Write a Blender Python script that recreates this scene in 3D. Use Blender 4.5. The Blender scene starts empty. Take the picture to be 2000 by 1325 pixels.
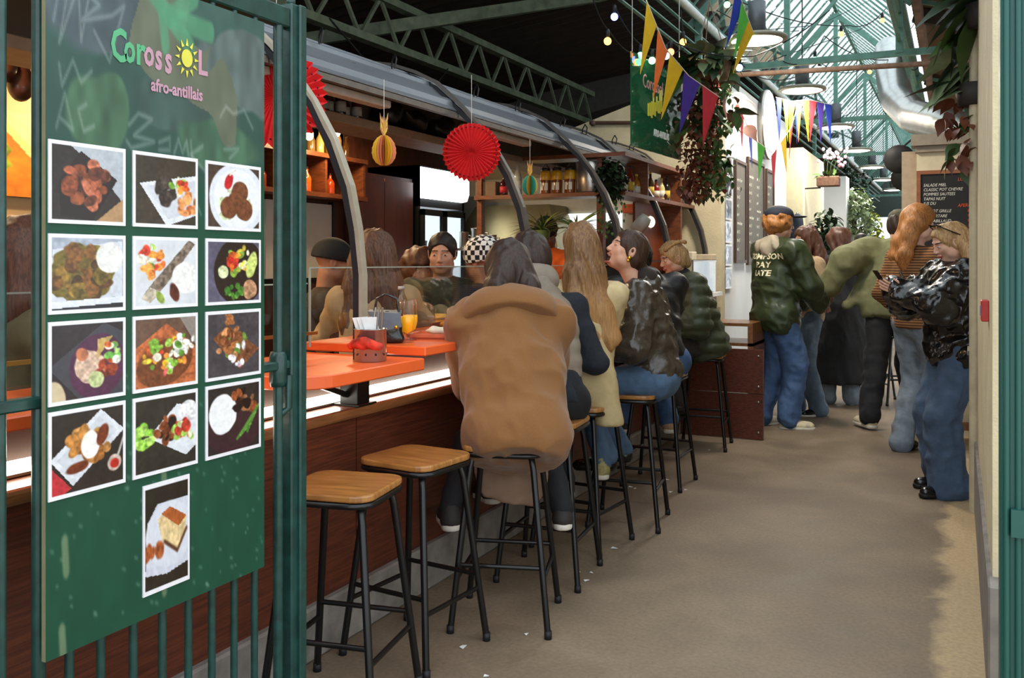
import bpy, bmesh, math, random
import numpy as np
from mathutils import Vector, Matrix

scene = bpy.context.scene
C = scene.collection
random.seed(7); rng = np.random.default_rng(7)
PI = math.pi

# ---------------------------------------------------------------- camera
CAM_H, FPX, YAW, HOR = 1.40, 1800.0, math.radians(25.8), 512.0
cam_d = bpy.data.cameras.new('camera'); cam = bpy.data.objects.new('camera', cam_d); C.objects.link(cam)
cam.location = (0, 0, CAM_H); cam.rotation_euler = (PI/2, 0, YAW)
cam_d.sensor_width = 36.0; cam_d.lens = 36.0*FPX/2000.0
cam_d.shift_y = -(662.5-HOR)/2000.0; cam_d.clip_start = 0.02; cam_d.clip_end = 200
scene.camera = cam
# ---------------------------------------------------------------- world, exposure
scene.view_settings.view_transform = 'Standard'; scene.view_settings.look = 'None'
scene.view_settings.gamma = 1.0; scene.view_settings.use_curve_mapping = False
scene.view_settings.exposure = 0.35
W = bpy.data.worlds.new('overcast_sky'); scene.world = W; W.use_nodes = True
bg = W.node_tree.nodes['Background']; bg.inputs['Color'].default_value = (0.86, 0.94, 1.0, 1); bg.inputs['Strength'].default_value = 1.9
scene.cycles.use_denoising = True
scene.cycles.max_bounces = 7; scene.cycles.diffuse_bounces = 4; scene.cycles.glossy_bounces = 3
scene.cycles.transmission_bounces = 6; scene.cycles.transparent_max_bounces = 16
scene.cycles.caustics_reflective = False; scene.cycles.caustics_refractive = False
scene.cycles.sample_clamp_indirect = 6.0

def area_light(name, loc, size, power, col=(1, 1, 1), rot=(0, 0, 0), spread=PI):
    d = bpy.data.lights.new(name, 'AREA'); d.shape = 'DISK' if not isinstance(size, tuple) else 'RECTANGLE'
    if isinstance(size, tuple): d.size, d.size_y = size
    else: d.size = size
    d.energy = power; d.color = col; d.spread = spread
    o = bpy.data.objects.new(name, d); C.objects.link(o); o.location = loc; o.rotation_euler = rot
    return o
def point_light(name, loc, power, col=(1, .75, .5), r=.05):
    d = bpy.data.lights.new(name, 'POINT'); d.energy = power; d.color = col; d.shadow_soft_size = r
    o = bpy.data.objects.new(name, d); C.objects.link(o); o.location = loc
    return o

# ---------------------------------------------------------------- geometry of the place
def S(hexs):
    r, g, b = [int(hexs[i:i+2], 16)/255 for i in (0, 2, 4)]
    f = lambda c: c/12.92 if c <= .04045 else ((c+.055)/1.055)**2.4
    return (f(r), f(g), f(b))
_s, _c = math.sin(YAW), math.cos(YAW)
def at(u, v, D):
    """point of the place seen at (u, v) of the 2000x1325 frame at depth D"""
    k = (u-1000)/FPX
    return Vector((D*(-_s+k*_c), D*(_c+k*_s), CAM_H-(v-HOR)/FPX*D))
def atx(u, v, X):
    k = (u-1000)/FPX; return at(u, v, X/(k*_c-_s))
def aty(u, v, Y):
    k = (u-1000)/FPX; return at(u, v, Y/(_c+k*_s))
def atz(u, v, Z):
    return at(u, v, (CAM_H-Z)*FPX/(v-HOR))

# ---------------------------------------------------------------- materials
MATS = {}
def M(name, col, rough=.5, metal=0, var=.12, scale=18, bump=0, bscale=None, stretch=(1, 1, 1), emit=0, ecol=None,
      spec=.5, coat=0, alpha=1, trans=0, ior=1.45, col2=None, detail=4, sheen=0, sss=0):
    if name in MATS: return MATS[name]
    m = bpy.data.materials.new(name); m.use_nodes = True; MATS[name] = m
    nt = m.node_tree; nd = nt.nodes; ln = nt.links; b = nd['Principled BSDF']
    col = S(col) if isinstance(col, str) else col
    b.inputs['Base Color'].default_value = (*col, 1); b.inputs['Roughness'].default_value = rough
    b.inputs['Metallic'].default_value = metal; b.inputs['Specular IOR Level'].default_value = spec
    b.inputs['Coat Weight'].default_value = coat; b.inputs['Alpha'].default_value = alpha
    b.inputs['Transmission Weight'].default_value = trans; b.inputs['IOR'].default_value = ior
    b.inputs['Sheen Weight'].default_value = sheen
    if sss:
        b.inputs['Subsurface Weight'].default_value = sss; b.inputs['Subsurface Scale'].default_value = .01
    if emit:
        ec = S(ecol) if isinstance(ecol, str) else (ecol or col)
        b.inputs['Emission Color'].default_value = (*ec, 1); b.inputs['Emission Strength'].default_value = emit
    if var or bump:
        tc = nd.new('ShaderNodeTexCoord'); mp = nd.new('ShaderNodeMapping'); mp.inputs['Scale'].default_value = stretch
        ln.new(tc.outputs['Object'], mp.inputs['Vector'])
        n = nd.new('ShaderNodeTexNoise'); n.inputs['Scale'].default_value = scale; n.inputs['Detail'].default_value = detail
        ln.new(mp.outputs['Vector'], n.inputs['Vector'])
        if var:
            r = nd.new('ShaderNodeValToRGB'); r.color_ramp.elements[0].position = .3; r.color_ramp.elements[1].position = .7
            c2 = (S(col2) if isinstance(col2, str) else col2) if col2 else tuple(min(1, x*(1+var)) for x in col)
            c1 = col if col2 else tuple(x*(1-var) for x in col)
            r.color_ramp.elements[0].color = (*c1, 1); r.color_ramp.elements[1].color = (*c2, 1)
            ln.new(n.outputs['Fac'], r.inputs['Fac']); ln.new(r.outputs['Color'], b.inputs['Base Color'])
        if bump:
            n2 = n
            if bscale:
                n2 = nd.new('ShaderNodeTexNoise'); n2.inputs['Scale'].default_value = bscale; n2.inputs['Detail'].default_value = 3
                ln.new(mp.outputs['Vector'], n2.inputs['Vector'])
            bp = nd.new('ShaderNodeBump'); bp.inputs['Strength'].default_value = bump; bp.inputs['Distance'].default_value = .01
            ln.new(n2.outputs['Fac'], bp.inputs['Height']); ln.new(bp.outputs['Normal'], b.inputs['Normal'])
    return m
def emis(name, col, strength):
    if name in MATS: return MATS[name]
    m = bpy.data.materials.new(name); m.use_nodes = True; MATS[name] = m
    nt = m.node_tree; nt.nodes.clear()
    e = nt.nodes.new('ShaderNodeEmission'); e.inputs['Color'].default_value = (*(S(col) if isinstance(col, str) else col), 1)
    e.inputs['Strength'].default_value = strength
    o = nt.nodes.new('ShaderNodeOutputMaterial'); nt.links.new(e.outputs[0], o.inputs['Surface'])
    return m
def glassmat(name, tint=(.9, .95, .95), refl=.12, rough=.02):
    """thin pane: mostly clear, mirrors a little by fresnel"""
    if name in MATS: return MATS[name]
    m = bpy.data.materials.new(name); m.use_nodes = True; MATS[name] = m
    nt = m.node_tree; nt.nodes.clear(); N = nt.nodes.new
    t = N('ShaderNodeBsdfTransparent'); t.inputs['Color'].default_value = (*tint, 1)
    g = N('ShaderNodeBsdfGlossy'); g.inputs['Roughness'].default_value = rough
    f = N('ShaderNodeLayerWeight'); f.inputs['Blend'].default_value = .15
    a = N('ShaderNodeMath'); a.operation = 'MULTIPLY_ADD'; a.inputs[1].default_value = .45; a.inputs[2].default_value = refl*.25; a.use_clamp = True
    nt.links.new(f.outputs['Fresnel'], a.inputs[0])
    x = N('ShaderNodeMixShader'); nt.links.new(a.outputs[0], x.inputs[0])
    nt.links.new(t.outputs[0], x.inputs[1]); nt.links.new(g.outputs[0], x.inputs[2])
    o = N('ShaderNodeOutputMaterial'); nt.links.new(x.outputs[0], o.inputs['Surface'])
    return m
def wood(name, c1, c2, rough=.45, scale=3.0, stretch=(1, 1, 8), coat=0):
    if name in MATS: return MATS[name]
    m = M(name, c1, rough=rough, var=0, coat=coat); nt = m.node_tree; N = nt.nodes.new; b = nt.nodes['Principled BSDF']
    tc = N('ShaderNodeTexCoord'); mp = N('ShaderNodeMapping'); mp.inputs['Scale'].default_value = stretch
    n = N('ShaderNodeTexNoise'); n.inputs['Scale'].default_value = scale; n.inputs['Detail'].default_value = 6; n.inputs['Distortion'].default_value = .6
    r = N('ShaderNodeValToRGB'); r.color_ramp.elements[0].position = .34; r.color_ramp.elements[1].position = .66
    r.color_ramp.elements[0].color = (*S(c1), 1); r.color_ramp.elements[1].color = (*S(c2), 1)
    nt.links.new(tc.outputs['Object'], mp.inputs['Vector']); nt.links.new(mp.outputs['Vector'], n.inputs['Vector'])
    nt.links.new(n.outputs['Fac'], r.inputs['Fac']); nt.links.new(r.outputs['Color'], b.inputs['Base Color'])
    return m
def vcol_mat(name, rough=.45, spec=.4):
    """colour from the mesh's own print attribute"""
    if name in MATS: return MATS[name]
    m = M(name, 'ffffff', rough=rough, var=0, spec=spec); nt = m.node_tree
    a = nt.nodes.new('ShaderNodeAttribute'); a.attribute_name = 'print'
    nt.links.new(a.outputs['Color'], nt.nodes['Principled BSDF'].inputs['Base Color'])
    return m

# ---------------------------------------------------------------- objects
def thing(name, label=None, cat=None, loc=(0, 0, 0), rz=0, group=None, kind=None, parent=None):
    o = bpy.data.objects.new(name, None); C.objects.link(o); o.location = loc; o.rotation_euler = (0, 0, rz)
    o.empty_display_size = .1
    return tag(o, label, cat, group, kind, parent)
def tag(o, label=None, cat=None, group=None, kind=None, parent=None):
    if label: o['label'] = label
    if cat: o['category'] = cat
    if group: o['group'] = group
    if kind: o['kind'] = kind
    if parent: o.parent = parent
    return o
def link_mesh(name, me, mat, parent=None, loc=None, rz=None):
    o = bpy.data.objects.new(name, me); C.objects.link(o)
    if mat is not None:
        for m_ in (mat if isinstance(mat, (list, tuple)) else [mat]): me.materials.append(m_)
    if parent: o.parent = parent
    if loc is not None: o.location = loc
    if rz is not None: o.rotation_euler = (0, 0, rz)
    return o
def copy_tree(o, parent=None, loc=None, rz=None, label=None, group=None):
    c = o.copy(); C.objects.link(c)
    if parent is not None: c.parent = parent
    if loc is not None: c.location = loc
    if rz is not None: c.rotation_euler = (0, 0, rz)
    if label: c['label'] = label
    if group: c['group'] = group
    for ch in list(o.children): copy_tree(ch, c)
    return c

class MB:
    """collects shapes, builds ONE mesh object"""
    def __init__(s): s.v = []; s.f = []; s.m = []; s.sm = []
    def add(s, vs, fs, mi=0, smooth=False, T=None):
        o = len(s.v)
        s.v += [tuple(T @ Vector(p)) for p in vs] if T is not None else [tuple(p) for p in vs]
        s.f += [tuple(i+o for i in f) for f in fs]; s.m += [mi]*len(fs); s.sm += [smooth]*len(fs)
        return s
    def box(s, c, d, mi=0, rz=0, T=None, taper=1.0):
        x, y, z = d[0]/2, d[1]/2, d[2]/2; t = taper
        vs = [(-x, -y, -z), (x, -y, -z), (x, y, -z), (-x, y, -z), (-x*t, -y*t, z), (x*t, -y*t, z), (x*t, y*t, z), (-x*t, y*t, z)]
        M4 = Matrix.Translation(c) @ Matrix.Rotation(rz, 4, 'Z')
        if T is not None: M4 = T @ M4
        return s.add(vs, [(0, 3, 2, 1), (4, 5, 6, 7), (0, 1, 5, 4), (1, 2, 6, 5), (2, 3, 7, 6), (3, 0, 4, 7)], mi, False, M4)
    def b2(s, lo, hi, mi=0):
        return s.box([(a+b)/2 for a, b in zip(lo, hi)], [b-a for a, b in zip(lo, hi)], mi)
    def tube(s, pts, r, n=8, mi=0, smooth=True, cap=True, closed=False, sq=None):
        """round tube (or flat bar when sq=(w,h)) along a path; r may be a list"""
        P = [Vector(p) for p in pts]; k = len(P); rs = r if isinstance(r, (list, tuple)) else [r]*k
        tang = []
        for i in range(k):
            a = P[(i-1) % k] if (closed or i > 0) else P[i]; b = P[(i+1) % k] if (closed or i < k-1) else P[i]
            t = (b-a); tang.append(t.normalized() if t.length > 1e-9 else Vector((0, 0, 1)))
        up = Vector((0, 0, 1)) if abs(tang[0].z) < .9 else Vector((1, 0, 0))
        vs = []; fs = []
        x = tang[0].cross(up).normalized()
        for i in range(k):
            t = tang[i]; x = (x - t*x.dot(t)); x = x.normalized() if x.length > 1e-6 else t.orthogonal().normalized()
            y = t.cross(x)
            for j in range(n):
                a = 2*PI*(j+(.5 if sq else 0))/n
                if sq: vs.append(P[i]+x*(sq[0]/2*(1 if math.cos(a) > 0 else -1))+y*(sq[1]/2*(1 if math.sin(a) > 0 else -1)))
                else: vs.append(P[i]+(x*math.cos(a)+y*math.sin(a))*rs[i])
        lim = k if closed else k-1
        for i in range(lim):
            i2 = (i+1) % k
            for j in range(n):
                j2 = (j+1) % n; fs.append((i*n+j, i*n+j2, i2*n+j2, i2*n+j))
        s.add(vs, fs, mi, smooth and not sq)
        if cap and not closed:
            s.add([vs[j] for j in range(n)], [tuple(range(n))[::-1]], mi); s.add([vs[(k-1)*n+j] for j in range(n)], [tuple(range(n))], mi)
        return s
    def bar(s, a, b, w, h, mi=0): return s.tube([a, b], 0, 4, mi, sq=(w, h))
    def lathe(s, prof, n=16, mi=0, c=(0, 0, 0), smooth=True, T=None):
        vs = []; fs = []
        for r, z in prof:
            for j in range(n): a = 2*PI*j/n; vs.append((c[0]+r*math.cos(a), c[1]+r*math.sin(a), c[2]+z))
        for i in range(len(prof)-1):
            for j in range(n): j2 = (j+1) % n; fs.append((i*n+j, i*n+j2, (i+1)*n+j2, (i+1)*n+j))
        if prof[0][0] > 1e-5: fs.append(tuple(range(n))[::-1])
        if prof[-1][0] > 1e-5: fs.append(tuple((len(prof)-1)*n+j for j in range(n)))
        return s.add(vs, fs, mi, smooth, T)
    def prism(s, poly, z0, z1, mi=0, T=None):
        n = len(poly); vs = [(x, y, z0) for x, y in poly]+[(x, y, z1) for x, y in poly]
        fs = [tuple(range(n))[::-1], tuple(range(n, 2*n))]+[(i, (i+1) % n, n+(i+1) % n, n+i) for i in range(n)]
        return s.add(vs, fs, mi, False, T)
    def sphere(s, c, r, n=12, m=8, mi=0, T=None):
        rx, ry, rz = r if isinstance(r, (tuple, list)) else (r, r, r)
        vs = [(0, 0, -rz)]; fs = []
        for i in range(1, m):
            t = PI*i/m-PI/2
            for j in range(n): a = 2*PI*j/n; vs.append((rx*math.cos(t)*math.cos(a), ry*math.cos(t)*math.sin(a), rz*math.sin(t)))
        vs.append((0, 0, rz)); L = len(vs)-1
        for j in range(n):
            fs.append((0, 1+(j+1) % n, 1+j)); fs.append((L, 1+(m-2)*n+j, 1+(m-2)*n+(j+1) % n))
        for i in range(m-2):
            for j in range(n): a = 1+i*n; fs.append((a+j, a+(j+1) % n, a+n+(j+1) % n, a+n+j))
        T0 = Matrix.Translation(c)
        return s.add(vs, fs, mi, True, (T @ T0) if T is not None else T0)
    def mesh(s, name):
        me = bpy.data.meshes.new(name); me.from_pydata(s.v, [], s.f)
        me.polygons.foreach_set('material_index', s.m); me.polygons.foreach_set('use_smooth', s.sm); me.update()
        return me
    def build(s, name, mat, parent=None, bevel=0, loc=None, rz=None, seg=1):
        o = link_mesh(name, s.mesh(name), mat, parent, loc, rz)
        if bevel:
            b = o.modifiers.new('bevel', 'BEVEL'); b.width = bevel; b.segments = seg; b.limit_method = 'ANGLE'; b.angle_limit = .7
        return o
def struct(name, mb, mat, label=None, bevel=0, parent=None, cat=None):
    o = mb.build(name, mat, parent, bevel)
    return tag(o, label, cat, None, None if parent else 'structure')
def rrect(w, d, r, n=5):
    out = []
    for cx, cy, a0 in ((w/2-r, d/2-r, 0), (-w/2+r, d/2-r, 90), (-w/2+r, -d/2+r, 180), (w/2-r, -d/2+r, 270)):
        for i in range(n+1): a = math.radians(a0+90*i/n); out.append((cx+r*math.cos(a), cy+r*math.sin(a)))
    return out
def fast_mesh(name, V, Q, smooth=True, mi=None):
    me = bpy.data.meshes.new(name); me.vertices.add(len(V)); me.vertices.foreach_set('co', np.asarray(V, np.float32).ravel())
    k = Q.shape[1]; me.loops.add(len(Q)*k); me.loops.foreach_set('vertex_index', Q.astype(np.int32).ravel())
    me.polygons.add(len(Q)); me.polygons.foreach_set('loop_start', np.arange(0, len(Q)*k, k, dtype=np.int32))
    if mi is not None: me.polygons.foreach_set('material_index', mi.astype(np.int32))
    me.update(calc_edges=True); me.validate()
    me.polygons.foreach_set('use_smooth', np.full(len(me.polygons), smooth))
    return me
def print_mesh(name, w, h, img):
    """flat sheet in local XZ, facing -Y, whose colours are a print (img: ny,nx,3 in sRGB 0..1, row 0 on top)"""
    ny, nx, _ = img.shape
    xs = np.linspace(-w/2, w/2, nx); zs = np.linspace(h/2, -h/2, ny)
    V = np.zeros((ny, nx, 3)); V[..., 0] = xs[None]; V[..., 2] = zs[:, None]
    i = np.arange(ny*nx).reshape(ny, nx)
    Q = np.stack([i[:-1, :-1], i[1:, :-1], i[1:, 1:], i[:-1, 1:]], -1).reshape(-1, 4)
    me = fast_mesh(name, V.reshape(-1, 3), Q, False)
    lin = np.where(img <= .04045, img/12.92, ((img+.055)/1.055)**2.4)
    at_ = me.color_attributes.new('print', 'FLOAT_COLOR', 'POINT')
    at_.data.foreach_set('color', np.concatenate([lin.reshape(-1, 3), np.ones((ny*nx, 1))], 1).astype(np.float32).ravel())
    return me
def text_mesh(name, txt, size, mat, parent, loc, rot, ext=.0008, sx=1.0, align='LEFT', shear=0, spacing=1.0, bold=0):
    cu = bpy.data.curves.new(name, 'FONT'); cu.body = txt; cu.size = size; cu.extrude = ext; cu.align_x = align
    cu.shear = shear; cu.space_character = spacing; cu.offset = bold; cu.resolution_u = 2
    o = bpy.data.objects.new(name, cu); C.objects.link(o)
    dg = bpy.context.evaluated_depsgraph_get(); me = bpy.data.meshes.new_from_object(o.evaluated_get(dg))
    bpy.data.objects.remove(o); bpy.data.curves.remove(cu)
    n = link_mesh(name, me, mat, parent); n.location = loc; n.rotation_euler = rot; n.scale = (sx, 1, 1)
    return n
# ================================================================= the hall
green_steel = M('green_steel', '1f5148', rough=.42, var=.25, scale=40, bump=.15)
pale_green_steel = M('pale_green_steel', '5f8a7c', rough=.5, var=.2, scale=12)
cream_wall = M('cream_plaster', 'cfc2a0', rough=.85, var=.1, scale=6, bump=.3, bscale=60)
white_wall = M('white_plaster', 'dfe3e4', rough=.8, var=.05, scale=3, bump=.1, bscale=50)
grey_stone = M('grey_stone', '837c75', rough=.8, var=.25, scale=12, bump=.3)
dark_ceiling = M('dark_brown_sheet', '33261f', rough=.75, var=.2, scale=5)
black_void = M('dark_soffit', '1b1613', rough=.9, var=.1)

def floor_mat():
    m = M('concrete_floor', '7f7264', rough=.62, var=0, spec=.35); nt = m.node_tree; N = nt.nodes.new; L = nt.links.new; b = nt.nodes['Principled BSDF']
    tc = N('ShaderNodeTexCoord')
    def noise(sc, det, dist=0):
        n = N('ShaderNodeTexNoise'); n.inputs['Scale'].default_value = sc; n.inputs['Detail'].default_value = det; n.inputs['Distortion'].default_value = dist
        L(tc.outputs['Object'], n.inputs['Vector']); return n
    n1 = noise(.8, 6, .4); n2 = noise(60, 4); n3 = noise(3.2, 8, 1.0)
    r = N('ShaderNodeValToRGB'); e = r.color_ramp.elements; e[0].position = .32; e[1].position = .68
    e[0].color = (*S('6b5b4b'), 1); e[1].color = (*S('8d7c67'), 1); L(n1.outputs['Fac'], r.inputs['Fac'])
    r2 = N('ShaderNodeValToRGB'); e = r2.color_ramp.elements; e[0].position = .35; e[1].position = .72
    e[0].color = (.62, .6, .58, 1); e[1].color = (1.1, 1.08, 1.05, 1); L(n3.outputs['Fac'], r2.inputs['Fac'])
    mx = N('ShaderNodeMix'); mx.data_type = 'RGBA'; mx.blend_type = 'MULTIPLY'; mx.inputs['Factor'].default_value = .55
    L(r.outputs['Color'], mx.inputs[6]); L(r2.outputs['Color'], mx.inputs[7])
    # worn pale band of old screed along the right wall
    sp = N('ShaderNodeSeparateXYZ'); L(tc.outputs['Object'], sp.inputs[0])
    ad = N('ShaderNodeMath'); ad.operation = 'MULTIPLY_ADD'; ad.inputs[1].default_value = .22; L(n3.outputs['Fac'], ad.inputs[0]); L(sp.outputs['X'], ad.inputs[2])
    mr = N('ShaderNodeMapRange'); mr.inputs['From Min'].default_value = .02; mr.inputs['From Max'].default_value = .08; L(ad.outputs[0], mr.inputs['Value'])
    mx2 = N('ShaderNodeMix'); mx2.data_type = 'RGBA'; L(mr.outputs[0], mx2.inputs['Factor']); L(mx.outputs[2], mx2.inputs[6]); mx2.inputs[7].default_value = (*S('b49c78'), 1)
    mx3 = N('ShaderNodeMix'); mx3.data_type = 'RGBA'; mx3.blend_type = 'OVERLAY'; mx3.inputs['Factor'].default_value = .35
    L(mx2.outputs[2], mx3.inputs[6]); L(n2.outputs['Fac'], mx3.inputs[7]); L(mx3.outputs[2], b.inputs['Base Color'])
    bp = N('ShaderNodeBump'); bp.inputs['Strength'].default_value = .25; bp.inputs['Distance'].default_value = .006
    L(n2.outputs['Fac'], bp.inputs['Height']); L(bp.outputs['Normal'], b.inputs['Normal'])
    rr = N('ShaderNodeMapRange'); rr.inputs['To Min'].default_value = .45; rr.inputs['To Max'].default_value = .75; L(n3.outputs['Fac'], rr.inputs['Value']); L(rr.outputs[0], b.inputs['Roughness'])
    return m
fl = MB(); fl.b2((-9, -3, -.1), (6, 40, 0)); struct('floor', fl, floor_mat())

# kerb under the bar
k = MB(); k.b2((-2.6, -.5, 0), (-2.03, 8.35, .19)); struct('baseboard_left', k, grey_stone, bevel=.008)
# right wall with plinth
w = MB(); w.b2((.1, 3.3, .40), (.5, 5.75, 4.6)); struct('wall_right', w, cream_wall)
w = MB(); w.b2((.085, 3.2, 0), (.5, 5.8, .40)); struct('baseboard_right', w, grey_stone, bevel=.006)
w = MB(); w.tube([(.085, 5.78, .0), (.085, 5.78, 1.6), (.085, 5.78, 4.5)], .028, 10)
for z in (.9, 1.9, 2.9): w.b2((.05, 5.77, z), (.12, 5.81, z+.025))
tag(w.build('drain_pipe', M('painted_pipe', 'b9ac90', rough=.6)), 'grey cream painted pipe running up the end of the right wall', 'pipe')

# end wall of the bar (cream gable) and white wall further along the alley
e = MB(); e.add([(-5, 8.35, 0), (-1.93, 8.35, 0), (-1.93, 8.35, 3.16), (-3.4, 8.35, 2.70), (-5, 8.35, 2.3), (-5, 8.5, 0), (-1.93, 8.5, 0), (-1.93, 8.5, 3.16), (-3.4, 8.5, 2.70), (-5, 8.5, 2.3)],
                [(0, 1, 2, 3, 4), (9, 8, 7, 6, 5), (0, 5, 6, 1), (1, 6, 7, 2), (2, 7, 8, 3), (3, 8, 9, 4), (4, 9, 5, 0)])
struct('wall_end', e, cream_wall)
e = MB(); e.b2((-2.3, 8.5, 0), (-1.95, 12.0, 3.15)); struct('wall_left', e, white_wall)
e = MB(); e.b2((-2.6, 12.5, 0), (-1.82, 14.6, 2.9)); struct('wall_pillar', e, M('pale_cream', 'd9cfae', rough=.8, var=.06))
e = MB(); e.b2((-2.4, 17.0, 0), (-1.75, 17.5, 2.9)); struct('wall_pillar_far', e, white_wall)
# chalkboard stall on the right: wall facing the entrance
e = MB(); e.b2((-.30, 8.2, 0), (1.6, 8.35, 2.36)); struct('wall_stall', e, M('stall_cream', 'cdbf9f', rough=.7, var=.06))
e = MB(); e.b2((-.34, 8.12, 2.34), (1.6, 8.4, 2.43)); e.b2((-.31, 8.16, 2.29), (1.6, 8.3, 2.34)); struct('trim_1', e, M('stall_cornice', '8d8170', rough=.6))
e = MB(); e.b2((-.42, 8.35, 0), (-.30, 8.6, 2.32)); struct('trim_2', e, M('stall_post', 'a8937a', rough=.6))
# side wall far right beyond the recess
e = MB(); e.b2((1.5, 5.8, 0), (1.6, 8.2, 3.0)); struct('wall_recess', e, M('recess_brown', '5a4636', rough=.7))
# far end of the hall
e = MB(); e.b2((-5, 33, 2.9), (3, 33.3, 4.2)); struct('wall_far', e, M('far_dark', '39453f', rough=.8))

# ---- left aisle ceiling: corrugated brown sheets in strips
def corrugated(name, x0, z0, x1, z1, y0, y1, pitch, amp, mat):
    n = int((y1-y0)/pitch); vs = []; fs = []
    for i in range(n+1):
        y = y0+i*pitch; dz = amp if i % 2 else -amp
        for (x, z) in ((x0, z0), (x1, z1)): vs.append((x, y, z+dz))
    for i in range(n): fs.append((2*i, 2*i+1, 2*i+3, 2*i+2))
    b = MB(); b.add(vs, fs); b.add([(x, y, z+.05) for x, y, z in vs], [f[::-1] for f in fs]); return b
struct('ceiling', corrugated('ceiling', -9, 3.5, -2.2, 4.35, 2.4, 34, .11, .012, dark_ceiling), dark_ceiling)
rbrown = M('right_roof_sheet', '6b5a4c', rough=.7, var=.15, scale=4)
struct('ceiling_right', corrugated('cr', -.38, 3.75, 3.2, 2.75, 5.0, 34, .07, .012, rbrown), rbrown)
# back of the dark left aisle
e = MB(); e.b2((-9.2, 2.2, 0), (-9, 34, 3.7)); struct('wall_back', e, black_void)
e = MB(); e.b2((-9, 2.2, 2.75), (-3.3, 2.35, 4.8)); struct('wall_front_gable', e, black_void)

# ---- lattice girders in the left aisle (parallel to the alley)
old_green = M('old_green_paint', '6b735c', rough=.7, var=.35, scale=9)
def girder(x, y0, y1, z0, h, label):
    t = thing('lattice_girder', label, 'girder', (x, y0, z0))
    L = y1-y0
    for dz in (0, h):
        b = MB(); b.b2((-.05, 0, dz-.035), (.05, L, dz+.035)); b.build('chord', old_green, t)
    n = int(L/.32)
    for i in range(n):
        a = i*L/n; bb = a+L/n
        b = MB(); b.bar((0, a, 0) if i % 2 else (0, a, h), (0, bb, h) if i % 2 else (0, bb, 0), .03, .03); b.build('web_bar', old_green, t)
    return t
girder(-4.8, 5.2, 12.6, 3.42, .42, 'old green lattice girder under the dark brown ceiling')
girder(-7.6, 5.2, 13.1, 3.08, .38, 'second lattice girder deeper in the dark left aisle')
b = MB(); b.bar((-6.5, 5.6, 3.05), (-3.2, 9.6, 4.35), .09, .12); tag(b.build('roof_strut', old_green), 'dark green diagonal strut rising to the ceiling above the bar canopy', 'beam')
b = MB(); b.add([(-6.4, 12.6, 3.25), (-2.5, 12.6, 4.05), (-2.5, 12.6, 4.65), (-6.4, 12.6, 3.75), (-6.4, 13.1, 3.25), (-2.5, 13.1, 4.05), (-2.5, 13.1, 4.65), (-6.4, 13.1, 3.75)],
                [(0, 1, 2, 3), (7, 6, 5, 4), (0, 4, 5, 1), (1, 5, 6, 2), (2, 6, 7, 3), (3, 7, 4, 0)])
tag(b.build('boxed_beam', M('grey_boxing', '57514d', rough=.8)), 'wide grey boxed beam rising towards the skylight behind the green sign', 'beam')
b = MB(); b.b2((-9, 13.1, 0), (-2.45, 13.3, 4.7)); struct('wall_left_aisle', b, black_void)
b = MB(); b.tube([aty(1152, 240, 8.3), aty(1238, 240, 8.3)], .018, 8); b.sphere(aty(1158, 241, 8.27), .03)
tag(b.build('wall_pipe', M('rust_pipe', '4d382c', rough=.6)), 'short brown pipe fixed across the cream end wall', 'pipe')
b = MB(); b.tube([(-4.75, 6.3, 3.45), (-4.6, 6.9, 3.0), (-4.6, 7.6, 2.95), (-4.75, 8.3, 3.4)], .008, 6)
tag(b.build('loose_cable', M('black_cable', '191716', rough=.6)), 'black cable sagging from the lattice girder', 'cable')

# ---- skylight over the alley: glazed pitched roof on green trusses
XL, XR, XM, ZE, ZR = -2.2, -.45, -1.39, 3.72, 4.62
YB = [5.0+2.6*i for i in range(11)]
sky = thing('skylight', kind='structure', loc=(0, 0, 0)); sky['label'] = 'long glazed ridge skylight with green glazing bars over the alley'
pane = glassmat('skylight_glass', (.93, .97, .97), .1)
bar_mesh = {}
for side, (xa, xb) in enumerate(((XL, XM), (XR, XM))):
    L = math.hypot(xb-xa, ZR-ZE)
    for i in range(len(YB)-1):
        b = MB(); b.add([(xa, YB[i], ZE), (xb, YB[i], ZR), (xb, YB[i+1], ZR), (xa, YB[i+1], ZE)], [(0, 1, 2, 3)]); b.build('glass_pane', pane, sky)
        nb = 9
        for j in range(nb):
            y = YB[i]+(j+.5)*2.6/nb
            if side not in bar_mesh:
                q = MB(); q.bar((xa, 0, ZE+.01), (xb, 0, ZR+.01), .012, .02); bar_mesh[side] = q.mesh('glazing_bar'); bar_mesh[side].materials.append(pale_green_steel)
            link_mesh('glazing_bar', bar_mesh[side], None, sky, (0, y, 0))
for nm, p, q, sz in (('eaves_beam', (XL, 5, ZE), (XL, 31, ZE), (.05, .09)), ('eaves_beam', (XR, 5, ZE), (XR, 31, ZE), (.05, .09)), ('ridge_beam', (XM, 5, ZR), (XM, 31, ZR), (.04, .06))):
    b = MB(); b.bar(p, q, *sz); b.build(nm, pale_green_steel, sky)
white_gutter = M('white_gutter', 'd3d8d6', rough=.6)
for xx in (XL+.07, XR-.07):
    b = MB(); b.tube([(xx, 5, ZE-.08), (xx, 31, ZE-.08)], .035, 8); b.build('gutter', white_gutter, sky)
where = ('above the first pendant lamps', 'at the third pendant lamp', 'beyond the silver duct', 'over the hanging greenery', 'near the far end of the hall')
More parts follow.
